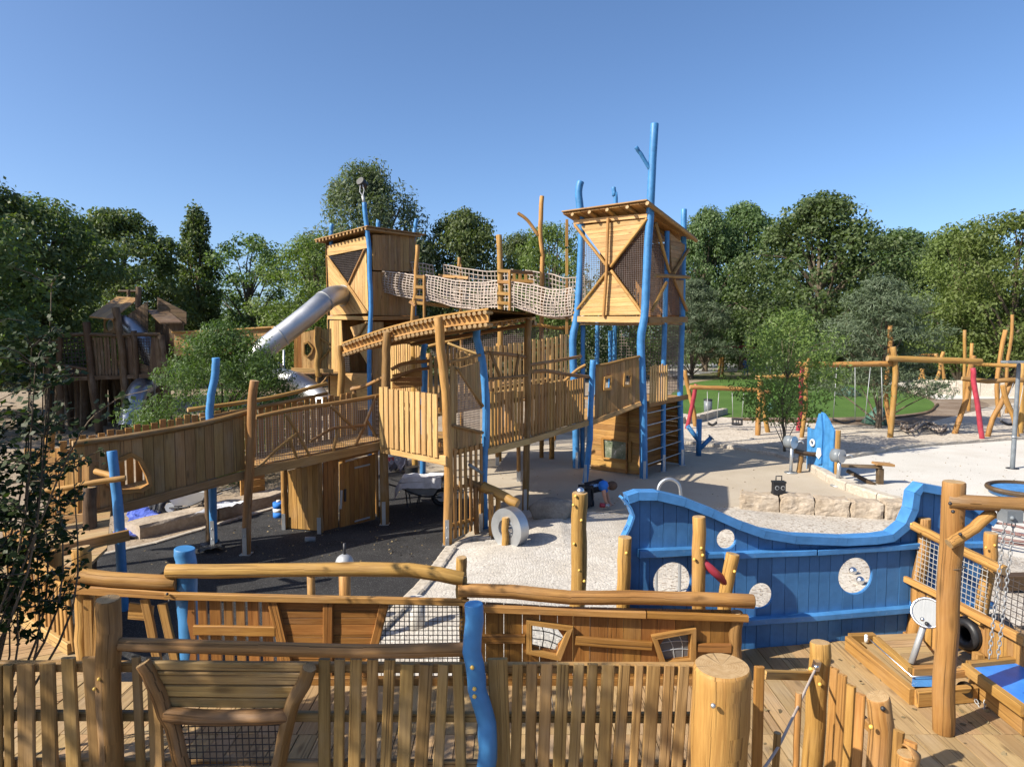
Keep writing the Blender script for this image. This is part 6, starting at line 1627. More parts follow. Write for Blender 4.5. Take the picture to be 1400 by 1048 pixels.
log(o, [P(1086, 616, Yg), P(1105, 620, Yg), P(1125, 621, Yg)], .125, LOGD, 'beam'); log(o, [P(1096, 622, Yg), G(1092, 646)], .13, LOGB, 'leg')
o = thing('work_table', 'narrow grey plank table on one dark leg right of the drums', 'table', G(1203, 662)); Yg = G(1203, 662).y
plank(o, P(1150, 636, Yg + .3), P(1206, 638, Yg), .22, .06, (0, 0, 1), W_DARK, 'table_top'); plank(o, P(1196, 633, Yg), P(1219, 635, Yg), .28, .06, (0, 0, 1), W_TAN, 'table_top'); plank(o, Vector((P(1203, 650, Yg).x, Yg, 0)), P(1203, 640, Yg), .14, .14, (0, -1, 0), LOGD, 'leg'); plank(o, P(1158, 643, Yg + .4), G(1196, 663), .12, .08, (0, 0, 1), LOGD, 'plank')
# blue listening tube
o = thing('speaking_tube', 'blue branching speaking tube with two slanted arms standing right of the tall tower', 'speaking tube', G(955, 623)); Yg = G(955, 623).y
cyl(o, G(955, 623), P(956, 573, Yg), .085, BLUE, 'stem'); cyl(o, P(955, 602, Yg), P(940, 582, Yg), .07, BLUE, 'arm'); cyl(o, P(957, 613, Yg), P(972, 598, Yg), .07, BLUE, 'arm')
d_ = (P(972, 598, Yg) - P(957, 613, Yg)).normalized(); cyl(o, P(972, 598, Yg), P(972, 598, Yg) + d_ * .03, .12, GALV, 'flange')
o = thing('litter_bin', 'dark grey litter bin on the lawn edge behind the first swing', 'bin', G(968, 567)); cyl(o, G(968, 567), P(968, 547, G(968, 567).y), .19, GREYP, 'body', 18); cyl(o, P(968, 547, G(968, 567).y), P(968, 545.5, G(968, 567).y), .205, IRON, 'lid', 18)

# ------------------------------------------------------------------ swing frames
def leg(o, pts, d, mat=None): return pole(o, pts, None, d, mat or LOG, to=0.0, name='leg')
def hang(o, pairs, Y, seat=None):
    for (x0, y0, x1, y1) in pairs: cyl(o, P(x0, y0, Y), P(x1, y1, Y), .013, DULL, 'chain', 5)
    if seat == 'cradle':
        (x0, y0, x1, y1), (x2, y2, x3, y3) = pairs[:2]; c = (P(x1, y1, Y) + P(x3, y3, Y)) / 2; mb = MB()
        for dz in (0, -.2): mb.tube([c + Vector((.2 * math.cos(a), .2 * math.sin(a), dz)) for a in [2 * math.pi * k / 14 for k in range(14)]], .025, 5, closed=True)
        for k in range(6): a = k * math.pi / 3; mb.tube([c + Vector((.2 * math.cos(a), .2 * math.sin(a), 0)), c + Vector((.2 * math.cos(a), .2 * math.sin(a), -.2))], .02, 5)
        mb.build('cradle_seat', IRON, o)
    elif seat:
        (x0, y0, x1, y1), (x2, y2, x3, y3) = pairs[:2]; a, b = P(x1, y1, Y), P(x3, y3, Y); mb = MB()
        q = spline([a, (a + b) / 2 - Vector((0, 0, .1)), b], 8); mb.tube(q, .05, 6, 0, 0); mb.build('seat', BLACKP, o)
sw = 'log swing frames on the gravel'
o = thing('swing_frame', 'nearest log swing with one red leg beside the blue post tower', 'swing', G(990, 590), sw); Y1 = G(985, 588).y
leg(o, [(936, 506), (941, 530), (948, 560), (951, 583)], .19); leg(o, [(952, 525), (946, 555), (939, 586)], .17, RED)
leg(o, [(1040, 514), (1038, 550), (1036, 595)], .20); leg(o, [(1041, 531), (1045, 560), (1050, 591)], .18)
log(o, [P(943, 529, Y1), P(1000, 531, Y1), P(1053, 535, Y1)], .18, LOG, 'crossbeam')
hang(o, [(967, 534, 968, 578), (983, 534, 980, 577)], Y1, 'strap'); hang(o, [(1001, 535, 1002, 573), (1017, 537, 1014, 573)], Y1, 'cradle')
o = thing('swing_frame', 'log swing beam joined to a thin red post behind the young tree', 'swing', G(1094, 592), sw); Y1 = G(1094, 592).y
leg(o, [(1097, 496), (1095, 530), (1095, 560), (1091, 589)], .17, RED); leg(o, [(1105, 489), (1102, 520), (1101, 560), (1096, 598)], .16)
log(o, [P(1033, 516, Y1), P(1070, 514, Y1), P(1106, 512, Y1)], .15, LOG, 'crossbeam')
o = thing('swing_frame', 'long double log swing on a forked centre post in the gravel at right', 'swing', G(1217, 598), sw); Y1 = G(1217, 598).y
leg(o, [(1217, 445), (1217, 475), (1214, 505), (1211, 540), (1216, 575), (1219, 590)], .17); leg(o, [(1221, 474), (1224, 510), (1221, 555), (1217, 598)], .20)
log(o, [P(1088, 498, Y1 + .1), P(1150, 498, Y1 + .1), P(1221, 497, Y1 + .1)], .20, LOG, 'crossbeam'); log(o, [P(1213, 490, Y1 - .1), P(1280, 492, Y1 - .1), P(1342, 494, Y1 - .1)], .22, LOG, 'crossbeam')
hang(o, [(1144, 502, 1139, 573), (1169, 502, 1169, 575)], Y1, 'strap'); hang(o, [(1190, 502, 1182, 578), (1205, 502, 1207, 574)], Y1)
leg(o, [(1331, 486), (1325, 515), (1321, 545), (1311, 575), (1305, 593)], .20)
leg(o, [(1330, 503), (1332, 525), (1338, 565), (1343, 604)], .17, RED)
o = thing('swing_frame', 'crossed log swing with tall bare posts behind the street lamp at right', 'swing', G(1370, 598), sw); Y1 = G(1370, 598).y
leg(o, [(1386, 518), (1369, 550), (1357, 573), (1350, 597)], .18); leg(o, [(1371, 526), (1376, 548), (1386, 570), (1391, 601)], .18)
log(o, [P(1315, 517, Y1 + .6), P(1350, 521, Y1 + .4), P(1386, 519, Y1), P(1450, 521, Y1)], .17, LOGB, 'crossbeam')
leg(o, [(1375, 451), (1369, 480), (1363, 520), (1365, 570)], .19); leg(o, [(1384, 430), (1383, 460), (1377, 500), (1376, 565)], .15); leg(o, [(1399, 495), (1397, 540), (1395, 592)], .2)
leg(o, [(1319, 451), (1319, 500), (1318, 560)], .16); leg(o, [(1329, 469), (1326, 530), (1324, 562)], .16)
log(o, [P(1333, 498, Y1 + 4), P(1395, 500, Y1 + 2), P(1450, 500, Y1 + 2)], .16, LOG, 'crossbeam')
hang(o, [(1386, 522, 1368, 575), (1400, 522, 1390, 578)], Y1, 'strap')
o = thing('play_structure', 'far log frame of crossed legs before the pale stone wall', 'play frame', G(1285, 536))
for l in ([(1279, 484), (1286, 503), (1272, 537)], [(1290, 481), (1287, 495), (1295, 537)], [(1262, 504), (1258, 520), (1256, 531)], [(1260, 504), (1266, 531)]): leg(o, l, .24)
log(o, [P(1252, 486, 45), P(1282, 485, 45)], .2, LOG, 'crossbeam')
o = thing('swing_frame', 'far swing with a straight red crossbeam near the blue clothed worker', 'swing', G(985, 515), sw); Y1 = G(985, 515).y
leg(o, [(986, 470), (985, 490), (982, 515)], .26); leg(o, [(988, 478), (988, 514)], .26); leg(o, [(1041, 470), (1041, 514)], .22)
log(o, [P(964, 481, Y1), P(986, 481, Y1)], .16, LOG, 'crossbeam'); log(o, [P(989, 475, Y1), P(1015, 474, Y1), P(1042, 475, Y1)], .24, RED, 'crossbeam')
o = thing('bare_post', 'pair of bare orange posts rising behind the pines', 'post', G(1157, 522)); leg(o, [(1157, 434), (1157, 522)], .2); leg(o, [(1160, 452), (1160, 523)], .16); log(o, [P(1140, 467, 55), P(1160, 466, 55)], .2, LOG, 'crossbeam')
# street lamp
o = thing('street_lamp', 'slim dark grey lamp post standing on the pale path at right', 'street lamp', G(1384, 641)); Y1 = G(1384, 641).y
b = G(1384, 641); log(o, [P(1393, 497, Y1), b], .10, GREYP, 'pole', end=GREYP, wob=0, crook=0, taper=1.25); mb = MB(); mb.box(P(1386, 494.5, Y1 - .2), (.26, 0, 0), (0, .14, 0), (0, 0, .03)); mb.build('lamp_head', GREYP, o); cyl(o, b, b + Vector((0, 0, .03)), .16, IRON, 'base_plate', 16); cyl(o, b + Vector((0, 0, .9)), b + Vector((0, 0, .93)), .075, GALV, 'collar', 16)
# far wire fence
o = thing('wire_fence', 'far dark wire mesh fence on posts along the foot of the trees at right', 'fence', G(1320, 505)); V = Wall((22, 58), (50, 56))
for i in range(12): p = V.pt(i * 2.5, 0); plank(o, p, p + Vector((0, 0, 2.0)), .08, .08, (0, -1, 0), GREYP, 'post')
net_poly(o, V, [(0, .05), (27.5, .05), (27.5, 1.95), (0, 1.95)], .30, .012, GREYP, 0, 0, 'wire_mesh', 3)
# bags round tree trunks
for x, y, r, h, lb in ((1199, 580, .52, .75, 'green watering bag round the foot of the big silvery pine'), (1160, 541, .8, .55, 'dark blue green tarpaulin bag on the far side of the lawn'), (1052, 565, .28, .5, 'small green trunk bag half hidden by the young tree')):
    b = G(x, y); mb = MB(); mb.tube([b, b + Vector((.03, 0, h * .5)), b + Vector((.08, 0, h))], [r, r * .75, r * .28], 14, 0, 0, wob=.35, seed=x); tag(mb.build('tree_bag', paint('bag_green_%d' % x, (.05, .11, .085), .6, .3)), lb, 'tree bag', 'trunk bags')
# basin, hoses, beam at the right edge
o = thing('water_basin', 'round basin with blue bottom and dark rim on the path at the right photo edge', 'basin', G(1402, 672))
c = G(1403, 672, .1); mb = MB(); mb.tube([c + Vector((.75 * math.cos(a), .75 * math.sin(a), .06)) for a in [2 * math.pi * k / 36 for k in range(36)]], .06, 8, closed=True); mb.build('rim', LOGD, o); cyl(o, c - Vector((0, 0, .07)), c + Vector((0, 0, .05)), .72, HULLT, 'water', 36)
mb = MB(); rr = random.Random(3); c = G(1385, 742, .06); pts = [c + Vector(((.42 + .2 * rr.random()) * math.cos(k * .8), (.5 + .25 * rr.random()) * math.sin(k * .8), .03 + .012 * k + .05 * rr.random())) for k in range(22)]
mb.tube(spline(pts, 110), .022, 8); tag(mb.build('hose', paint('brown_hose', (.16, .085, .075), .5)), 'coiled brown hose on the sand at the right edge behind the net fence', 'hose')
mb = MB(); mb.box(G(1410, 794, .25), (.45, .02, 0), (0, .09, 0), (0, 0, .10)); tag(mb.build('dark_beam', LOGD), 'black beam end at the right edge above the net fence', 'beam')
o = thing('rope_net', 'loose rope climbing net lying on the gravel near the forked swing post', 'net', G(1270, 585)); 
net_surf(o, lambda u, v: G(1232 + u * 62, 578 + v * 8 + 4 * math.sin(u * 9), .05 + .18 * abs(math.sin(u * 7 + v * 3))), 10, 4, .03, ROPE, 'net', 4, 14, 6)

# ------------------------------------------------------------------ building-site clutter on the left
def cloth(name, px, z, mat, label, cat, amp=.05, seed=1, n=18):
    """crumpled sheet on the ground inside a quadrilateral"""
    c = [G(*p, z) for p in px]; mb = MB()
    for i in range(n + 1):
        for j in range(n + 1):
            p = c[0].lerp(c[1], i / n).lerp(c[3].lerp(c[2], i / n), j / n)
            p = p + Vector((noise.noise(p * 1.7 + Vector((seed, 0, 0))) * .18, noise.noise(p * 1.7 + Vector((0, seed, 0))) * .18, .02 + amp * (abs(noise.noise(p * 2.6 + Vector((seed, 2, 0)))) * 2 + abs(noise.noise(p * 7)) * .8))); mb.v.append(p)
    for i in range(n):
        for j in range(n):
            a = i * (n + 1) + j; mb.face([a, a + 1, a + n + 2, a + n + 1], [(0, 0), (0, 1), (1, 1), (1, 0)])
    return tag(mb.build(name, mat), label, cat)
cloth('tarpaulin', [(150, 742), (186, 735), (238, 700), (190, 696)], .02, TARP, 'crumpled blue tarpaulin on the ground under the left end of the ramp', 'tarpaulin', .09, 2)
cloth('plastic_sheet', [(268, 706), (300, 700), (342, 688), (300, 690)], .25, CLOTHW, 'crumpled white plastic sheet on the stone step beneath the ramp', 'sheet', .06, 5)
cloth('plastic_sheet', [(86, 741), (128, 738), (132, 722), (90, 728)], .02, CLOTHW, 'white plastic sheet on the ground left of the lower ramp posts', 'sheet', .04, 6)
cloth('black_bag', [(205, 708), (232, 702), (232, 690), (206, 694)], .06, paint('black_bag', (.03, .03, .035), .5), 'heap of black bags lying on the blue tarpaulin', 'bag', .2, 8, 12)
cloth('cable_heap', [(272, 757), (305, 752), (300, 744), (276, 747)], .012, BLACKP, 'small heap of black straps at the foot of the blue ramp post', 'straps', .08, 9, 12)
def barrow(bx, by, Yw, flip, label, cloths=True):
    b = G(bx, by); o = thing('wheelbarrow', label, 'wheelbarrow', b, 'wheelbarrows'); s = -1 if flip else 1
    W = lambda x, y, z: b + Vector((x * s, y, z))
    mb = MB(); lo = [W(-.28, -.2, .30), W(.25, -.18, .27), W(.25, .18, .27), W(-.28, .2, .30)]; hi = [W(-.46, -.32, .58), W(.50, -.28, .62), W(.50, .28, .62), W(-.46, .32, .58)]
    mb.poly(lo)
    for i in range(4): mb.poly([lo[i], lo[(i + 1) % 4], hi[(i + 1) % 4], hi[i]])
    mb.build('tray', DULL, o)
    mb = MB(); mb.tube([W(.42 + .19 * math.cos(a), 0, .2 + .16 * math.sin(a)) for a in [2 * math.pi * k / 20 for k in range(20)]], .05, 8, closed=True); w = mb.build('wheel', BLACKP, o)
    mb = MB(); mb.tube([W(.42, -.05, .2), W(.42, .05, .2)], .10, 14, 0, 0); mb.build('hub', DULL, w)
    for y in (-.2, .2):
        mb = MB(); mb.tube(spline([W(.42, y * .3, .2), W(.0, y, .26), W(-.45, y * 1.2, .45), W(-.75, y * 1.25, .55)], 12), .018, 6); mb.build('handle', IRON, o)
        mb = MB(); mb.tube([W(-.05, y, .28), W(-.12, y, .0), W(-.30, y, .0), W(-.34, y, .38)], .016, 6); mb.build('leg', IRON, o)
    if cloths:
        mb = MB(); n = 14
        for i in range(n + 1):
            for j in range(n + 1):
                u, v = i / n, j / n; x, y = -.56 + 1.0 * u, -.36 + .72 * v; e = max(abs(y) - .27, 0) * 2.2 + max(-.42 - x, 0) * 1.6
                mb.v.append(W(x, y, .66 - e + .05 * noise.noise(Vector((x * 6, y * 6, 1)))))
        for i in range(n):
            for j in range(n): a = i * (n + 1) + j; mb.face([a, a + 1, a + n + 2, a + n + 1], [(0, 0)] * 4)
        tag(mb.build('dust_sheet', CLOTHW), 'white dust sheet draped over the wheelbarrow on the black surface' if not flip else 'pale sheet in the wheelbarrow under the ramp', 'sheet')
barrow(578, 691, 0, False, 'wheelbarrow under a white dust sheet on the black surface behind the slatted panel'); barrow(262, 706, 0, True, 'grey wheelbarrow standing behind the stone step seen under the ramp', False)
o = thing('bucket', 'black bucket beside the blue post behind the wheelbarrow', 'bucket', G(563, 654)); b = G(563, 654); mb = MB(); mb.tube([b, b + Vector((0, 0, .32))], [.15, .19], 16, 0, None); mb.tube([b + Vector((0, 0, .32)), b + Vector((0, 0, .26))], [.18, .17], 16, 0, 0); mb.build('body', BLACKP, o)
cloth('rubbish_heap', [(533, 648), (556, 647), (556, 634), (534, 636)], .0, paint('grey_bags', (.20, .19, .22), .6, .3), 'heap of grey bags right of the hut behind the wheelbarrow', 'bag', .30, 12, 14)
o = thing('traffic_cone', 'red and white traffic cone half hidden behind the right post of the hut', 'traffic cone', G(534, 632)); b = G(534, 632)
mb = MB(); mb.box(b + Vector((0, 0, .02)), (.17, 0, 0), (0, .17, 0), (0, 0, .02)); mb.build('base', RED, o)
for z0, z1, m in ((.04, .18, RED), (.18, .30, WHITE), (.30, .40, RED), (.40, .48, WHITE), (.48, .55, RED)): mb = MB(); mb.tube([b + Vector((0, 0, z0)), b + Vector((0, 0, z1))], [.13 - .18 * z0, .13 - .18 * z1], 14, 0, None if z1 < .5 else 0); mb.build('band', m, o)
o = thing('canister', 'blue and white plastic canister left of the storage hut', 'canister', G(381, 707)); b = G(381, 707)
for z0, z1, m in ((0, .12, SHIRTB), (.12, .2, WHITE), (.2, .32, SHIRTB)): cyl(o, b + Vector((0, 0, z0)), b + Vector((0, 0, z1)), .11, m, 'shell_band', 14)
cyl(o, b + Vector((0, 0, .32)), b + Vector((0, 0, .36)), .04, WHITE, 'cap', 10)
mb = MB(); b = G(424, 741); mb.tube([b + Vector((-.09, 0, .05)), b + Vector((.09, .03, .05))], .05, 10, 0, 0); tag(mb.build('paint_tin', GREYP), 'small grey tin lying on the black surface before the hut', 'tin')
o = thing('wooden_crate', 'brown wooden crate standing on the ground behind the ramp post', 'crate', G(352, 688)); V = Wall(xy(G(330, 690)), xy(G(362, 684)))
for i in range(4): plank(o, V.pt(0, .12 + .16 * i), V.pt(V.len, .12 + .16 * i), .15, .03, V.n, W_WARM, 'board')
for s in (.05, V.len - .05): plank(o, V.pt(s, 0, -.05), V.pt(s, .66, -.05), .08, .05, V.n, W_WARM, 'batten')
for i in range(4): plank(o, V.pt(V.len - .02, .12 + .16 * i, -.03), V.pt(V.len - .02, .12 + .16 * i, -.6), .15, .03, V.u, W_WARM, 'board')

# ------------------------------------------------------------------ passage between deck and ramp
o = thing('landing', 'timber landing with log rails between the ship deck and the foot of the ramp', 'landing', (-5.6, 8.6, 0))
qz = plane3((-5, 7, .82), (-6.3, 7.4, .82), (-6.05, 10.03, RM.st(103, 702)[1]))
decking(o, [(-5.0, 7.15), (-6.6, 7.9), (-6.75, 10.7), (-6.0, 10.05), (-5.2, 8.6)], 0, (1, .3), .14, .006, .04, W_DECK, seed=91, zf=qz)
log(o, [P(153, 616, 9.0), P(157, 645, 9.0), P(160, 680, 9.0), P(165, 740, 9.0), P(168, 800, 9.0)] + [Vector((P(168, 800, 9).x, 9.0, 0))], .125, BLUE, 'post', label='blue post on the landing', wob=.05)
log(o, [P(172, 653, 8.9), P(130, 659, 8.8), P(90, 667, 8.7), P(42, 674, 8.6)], .075, LOG, 'rail'); log(o, [P(131, 644, 9.2), P(160, 652, 9.0)], .085, LOG, 'rail')
plank(o, P(176, 731, 8.9), P(84, 751, 8.4), .14, .06, (0, -1, 0), LOGB, 'rail')
log(o, [P(123, 665, 9.3), P(123, 780, 9.3)] + [Vector((P(123, 780, 9.3).x, 9.3, 0))], .17, LOGD, 'post')
for i, x in enumerate((72, 84, 94, 103, 118)): plank(o, P(x, 715 - i * 3, 9.3), P(x, 625 + (i % 2) * 4, 9.3), .10, .03, (0, -1, 0), W_WARM, 'paling')
plank(o, P(42, 716, 9.2), P(120, 706, 9.3), .12, .06, (0, -1, 0), W_TAN, 'beam')
for i in range(8): plank(o, P(38 + i * 7, 660, 10.9), P(38 + i * 7, 612 + (i % 3) * 2, 10.9), .10, .03, (0, -1, 0), W_WARM, 'paling')
log(o, [P(70, 585, 11), P(66, 640, 11)], .14, LOG, 'post')

# ------------------------------------------------------------------ far fort at left: dark logs and boards imitate the shade it stands in
o = thing('climbing_fort', 'log fort toned dark for tree shade with two little pitched roofs at far left', 'climbing fort', G(150, 592))
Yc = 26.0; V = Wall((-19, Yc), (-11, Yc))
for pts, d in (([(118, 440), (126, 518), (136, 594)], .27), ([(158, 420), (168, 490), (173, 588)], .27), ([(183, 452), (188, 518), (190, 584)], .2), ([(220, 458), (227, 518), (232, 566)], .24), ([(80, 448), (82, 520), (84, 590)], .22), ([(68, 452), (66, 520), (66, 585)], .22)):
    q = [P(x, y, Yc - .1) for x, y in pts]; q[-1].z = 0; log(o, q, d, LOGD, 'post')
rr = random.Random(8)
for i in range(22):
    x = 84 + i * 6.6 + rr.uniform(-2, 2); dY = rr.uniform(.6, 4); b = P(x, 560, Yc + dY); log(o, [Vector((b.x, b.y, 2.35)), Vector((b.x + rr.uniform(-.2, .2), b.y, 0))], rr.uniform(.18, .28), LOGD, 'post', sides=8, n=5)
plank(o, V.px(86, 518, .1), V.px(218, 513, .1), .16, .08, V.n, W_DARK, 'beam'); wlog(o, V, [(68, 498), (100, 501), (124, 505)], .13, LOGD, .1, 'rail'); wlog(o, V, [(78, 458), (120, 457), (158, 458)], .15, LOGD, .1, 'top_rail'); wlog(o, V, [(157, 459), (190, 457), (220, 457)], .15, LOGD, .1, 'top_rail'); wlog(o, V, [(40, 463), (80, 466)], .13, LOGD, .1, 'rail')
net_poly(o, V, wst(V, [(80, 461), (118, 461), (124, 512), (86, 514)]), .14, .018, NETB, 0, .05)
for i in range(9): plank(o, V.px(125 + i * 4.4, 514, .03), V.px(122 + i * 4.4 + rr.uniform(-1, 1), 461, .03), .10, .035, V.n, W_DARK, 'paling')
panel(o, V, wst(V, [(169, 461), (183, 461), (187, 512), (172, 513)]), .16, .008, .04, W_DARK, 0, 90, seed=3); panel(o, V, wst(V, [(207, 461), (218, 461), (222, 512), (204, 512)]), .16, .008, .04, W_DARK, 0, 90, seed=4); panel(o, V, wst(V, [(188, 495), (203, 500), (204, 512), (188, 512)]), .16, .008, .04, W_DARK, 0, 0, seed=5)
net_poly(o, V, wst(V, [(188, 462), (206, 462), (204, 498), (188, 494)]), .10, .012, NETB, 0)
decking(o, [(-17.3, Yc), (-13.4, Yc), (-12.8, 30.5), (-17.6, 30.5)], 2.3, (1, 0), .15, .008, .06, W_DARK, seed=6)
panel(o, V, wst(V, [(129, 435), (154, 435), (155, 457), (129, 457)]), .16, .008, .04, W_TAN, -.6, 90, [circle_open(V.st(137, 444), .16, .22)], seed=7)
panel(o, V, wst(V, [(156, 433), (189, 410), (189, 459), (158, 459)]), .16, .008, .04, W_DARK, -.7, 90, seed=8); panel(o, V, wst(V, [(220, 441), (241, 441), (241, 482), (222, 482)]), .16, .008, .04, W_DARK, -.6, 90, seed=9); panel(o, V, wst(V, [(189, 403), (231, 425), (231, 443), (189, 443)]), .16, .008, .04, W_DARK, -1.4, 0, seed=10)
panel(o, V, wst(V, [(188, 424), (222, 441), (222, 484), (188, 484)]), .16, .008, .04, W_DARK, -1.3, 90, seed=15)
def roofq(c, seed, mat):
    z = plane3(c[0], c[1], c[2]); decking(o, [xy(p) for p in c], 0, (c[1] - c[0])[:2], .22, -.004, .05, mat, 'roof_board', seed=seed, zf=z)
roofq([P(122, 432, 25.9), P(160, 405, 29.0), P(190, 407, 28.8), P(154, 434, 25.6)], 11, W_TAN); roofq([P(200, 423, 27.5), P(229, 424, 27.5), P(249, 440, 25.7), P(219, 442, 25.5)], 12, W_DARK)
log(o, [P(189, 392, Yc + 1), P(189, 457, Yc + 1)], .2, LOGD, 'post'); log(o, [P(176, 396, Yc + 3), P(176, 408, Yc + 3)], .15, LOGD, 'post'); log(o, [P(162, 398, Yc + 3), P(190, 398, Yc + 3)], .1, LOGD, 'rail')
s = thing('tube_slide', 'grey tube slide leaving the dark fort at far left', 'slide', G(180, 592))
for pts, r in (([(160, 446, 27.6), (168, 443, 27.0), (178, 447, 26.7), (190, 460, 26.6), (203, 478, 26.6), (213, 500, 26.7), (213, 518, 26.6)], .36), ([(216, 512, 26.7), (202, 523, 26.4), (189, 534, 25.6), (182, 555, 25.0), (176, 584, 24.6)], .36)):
    mb = MB(); mb.tube(spline([P(*p) for p in pts], 28), r, 20); mb.build('tube_section', metal('shade_toned_steel_%d' % pts[0][1], (.34, .36, .40), .35, .9), s)  # steel darkened: the shade at the fort is put into its colour
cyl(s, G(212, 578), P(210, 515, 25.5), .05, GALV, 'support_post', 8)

# ------------------------------------------------------------------ people
def body(name, J, E, mat, parent, sub=1, root=None):
    """one continuous skinned mesh: J name -> (point, radius), E pairs"""
    ks = list(J); me = bpy.data.meshes.new(name); c = Vector(J[root or ks[0]][0])
    me.from_pydata([tuple(Vector(J[k][0]) - c) for k in ks], [(ks.index(a), ks.index(b)) for a, b in E], [])
    o = bpy.data.objects.new(name, me); COL.objects.link(o); me.materials.append(mat)
    o.modifiers.new('skin', 'SKIN'); o.modifiers.new('sub', 'SUBSURF').levels = sub; o.modifiers['sub'].render_levels = sub
    o.modifiers['skin'].use_smooth_shade = True
    for i, k in enumerate(ks):
        r = J[k][1]; me.skin_vertices[0].data[i].radius = (r, r) if not hasattr(r, '__len__') else r
        me.skin_vertices[0].data[i].use_root = (k == (root or ks[0]))
    o.parent = parent; o.matrix_basis = wm(parent).inverted() @ Matrix.Translation(c)
    return o
Yk = G(808, 693, .012).y; near = -1
o = thing('person', 'person in dark shirt with bright blue sleeves kneeling on all fours', 'person', G(806, 692))
Q = lambda x, y, dy=0: P(x, y, Yk + dy)
J = dict(pelvis=(Q(801, 668), .10), waist=(Q(810, 665), .085), chest=(Q(822, 662.5), .095), neck=(Q(830, 663), .055), head=(Q(837, 665), .085), crown=(Q(841, 666), .07))
E = [('pelvis', 'waist'), ('waist', 'chest'), ('chest', 'neck'), ('neck', 'head'), ('head', 'crown')]
for s, dy in (('n', -.18), ('f', .18)):
    kx = 0 if s == 'n' else 4
    J.update({s + 'sho': (Q(825, 664, dy), .065), s + 'elb': (Q(826 + kx, 676, dy * 1.25), .045), s + 'wri': (Q(829 + kx, 687, dy * 1.1), .032), s + 'palm': (Q(831 + kx, 690, dy * 1.1), .030),
              s + 'hip': (Q(801, 671, dy * .6), .095), s + 'knee': (Q(807 + kx, 690.5, dy * .7), .065), s + 'ank': (Q(789 + kx, 690.5, dy * .7), .045), s + 'toe': (Q(782 + kx, 692, dy * .7), .04)})
    E += [('chest', s + 'sho'), (s + 'sho', s + 'elb'), (s + 'elb', s + 'wri'), (s + 'wri', s + 'palm'), ('pelvis', s + 'hip'), (s + 'hip', s + 'knee'), (s + 'knee', s + 'ank'), (s + 'ank', s + 'toe')]
    for i in range(5):
        b_ = J[s + 'palm'][0]; a_ = -.9 + .45 * i; L = (.05, .075, .08, .075, .06)[i]
        J[s + 'f%d' % i] = (b_ + Vector((math.cos(a_) * L, math.sin(a_) * L * .8, -.012)), .010); E.append((s + 'palm', s + 'f%d' % i))
body('body', J, E, SKIN, o, 1, 'pelvis')
grow = lambda ks, k: {n: (J[n][0], J[n][1] * k) for n in ks}
body('shirt', {**grow(['waist', 'chest'], 1.75), 'hem': (Q(801, 668), .18), 'col': (Q(829, 662.6), .10)}, [('hem', 'waist'), ('waist', 'chest'), ('chest', 'col')], SHIRTK, o, 1, 'waist')
body('sleeves', {**grow(['chest'], 1.5), **{s + 'sho': (J[s + 'sho'][0], .085) for s in 'nf'}, **{s + 'm': (J[s + 'sho'][0].lerp(J[s + 'elb'][0], .75), .068) for s in 'nf'}}, [('chest', 'nsho'), ('chest', 'fsho'), ('nsho', 'nm'), ('fsho', 'fm')], SHIRTB, o, 1, 'chest')
body('trousers', {**{'pelvis': (J['pelvis'][0], .165)}, **{k: (J[k][0], J[k][1] * 1.18) for s in 'nf' for k in (s + 'hip', s + 'knee', s + 'ank')}}, [e for s in 'nf' for e in (('pelvis', s + 'hip'), (s + 'hip', s + 'knee'), (s + 'knee', s + 'ank'))], TROU, o, 1, 'pelvis')
for s in 'nf': body('shoe', {'a': (J[s + 'ank'][0], .058), 'b': (J[s + 'toe'][0], .05)}, [('a', 'b')], BLACKP, o, 1)
mb = MB(); mb.sphere(Q(837, 663.5), .105, 14, 10, sq=(1.1, .95, .95)); mb.build('hair', HAIR, o)
mb = MB()
for i in range(6): mb.box(Q(806 + i * 2.6, 664 - i * .35) + Vector((0, -.148, .03)), (.014, 0, 0), (0, .004, 0), (.004, 0, .03))
mb.build('shirt_print', paint('print_blue', (.10, .25, .55)), o)
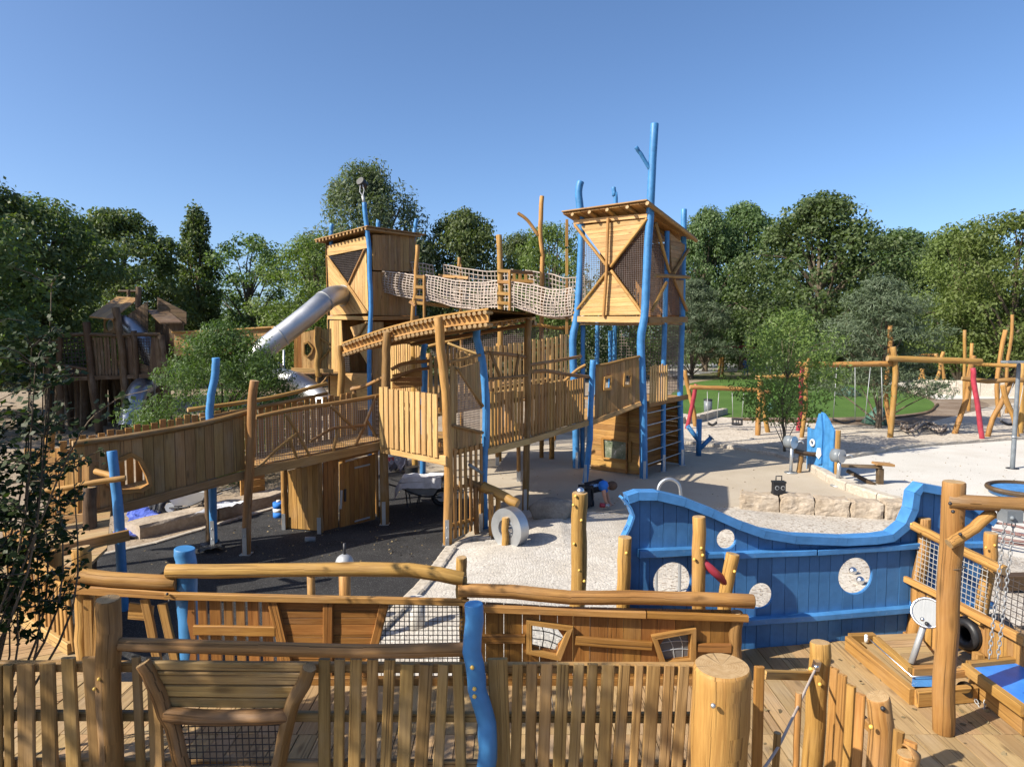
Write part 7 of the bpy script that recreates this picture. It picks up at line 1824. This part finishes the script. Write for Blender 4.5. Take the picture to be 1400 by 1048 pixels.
g = thing('grinder', 'small red hand tool on the ground under the hands of the kneeling person', 'hand tool', G(824, 692)); a, b = Q(820, 690, -.25), Q(833, 691, -.25)
mb = MB(); mb.tube([a, a.lerp(b, .55)], .05, 10, 0, 0); mb.build('motor_body', RED, g); mb = MB(); mb.tube([a.lerp(b, .55), b], .035, 10, 0, 0); mb.build('nozzle', DULL, g)
# worker on the far path
bw_ = G(1020, 514, .024); Yf = bw_.y; o = thing('person', 'distant worker in blue work clothes standing on the far path below the red swing beam', 'person', bw_)
Z = lambda x, y, z: bw_ + Vector((x, y, z))
J = dict(pelvis=(Z(0, 0, .95), .15), chest=(Z(0, 0, 1.32), .17), neck=(Z(0, 0, 1.52), .06), head=(Z(0, .02, 1.66), .10)); E = [('pelvis', 'chest'), ('chest', 'neck'), ('neck', 'head')]
for s, k in (('l', -1), ('r', 1)):
    J.update({s + 'sho': (Z(.2 * k, 0, 1.42), .075), s + 'elb': (Z(.28 * k, .02, 1.14), .055), s + 'wri': (Z(.25 * k, -.16, .95), .04), s + 'hand': (Z(.24 * k, -.22, .90), .04), s + 'hip': (Z(.11 * k, 0, .90), .11), s + 'knee': (Z(.13 * k, -.02, .5), .075), s + 'ank': (Z(.14 * k, .02, .09), .055), s + 'toe': (Z(.16 * k, -.14, .04), .05)})
    E += [('chest', s + 'sho'), (s + 'sho', s + 'elb'), (s + 'elb', s + 'wri'), (s + 'wri', s + 'hand'), ('pelvis', s + 'hip'), (s + 'hip', s + 'knee'), (s + 'knee', s + 'ank'), (s + 'ank', s + 'toe')]
body('body', J, E, SKIN, o, 1, 'pelvis')
body('work_suit', {k: (v[0], (v[1] * 1.15)) for k, v in J.items() if k not in ('neck', 'head', 'lhand', 'rhand', 'ltoe', 'rtoe')}, [e for e in E if all(q not in ('neck', 'head', 'lhand', 'rhand', 'ltoe', 'rtoe') for q in e)], WORKB, o, 1, 'pelvis')
mb = MB(); mb.sphere(Z(0, .05, 1.72), .115, 12, 8); mb.build('hair', HAIR, o)
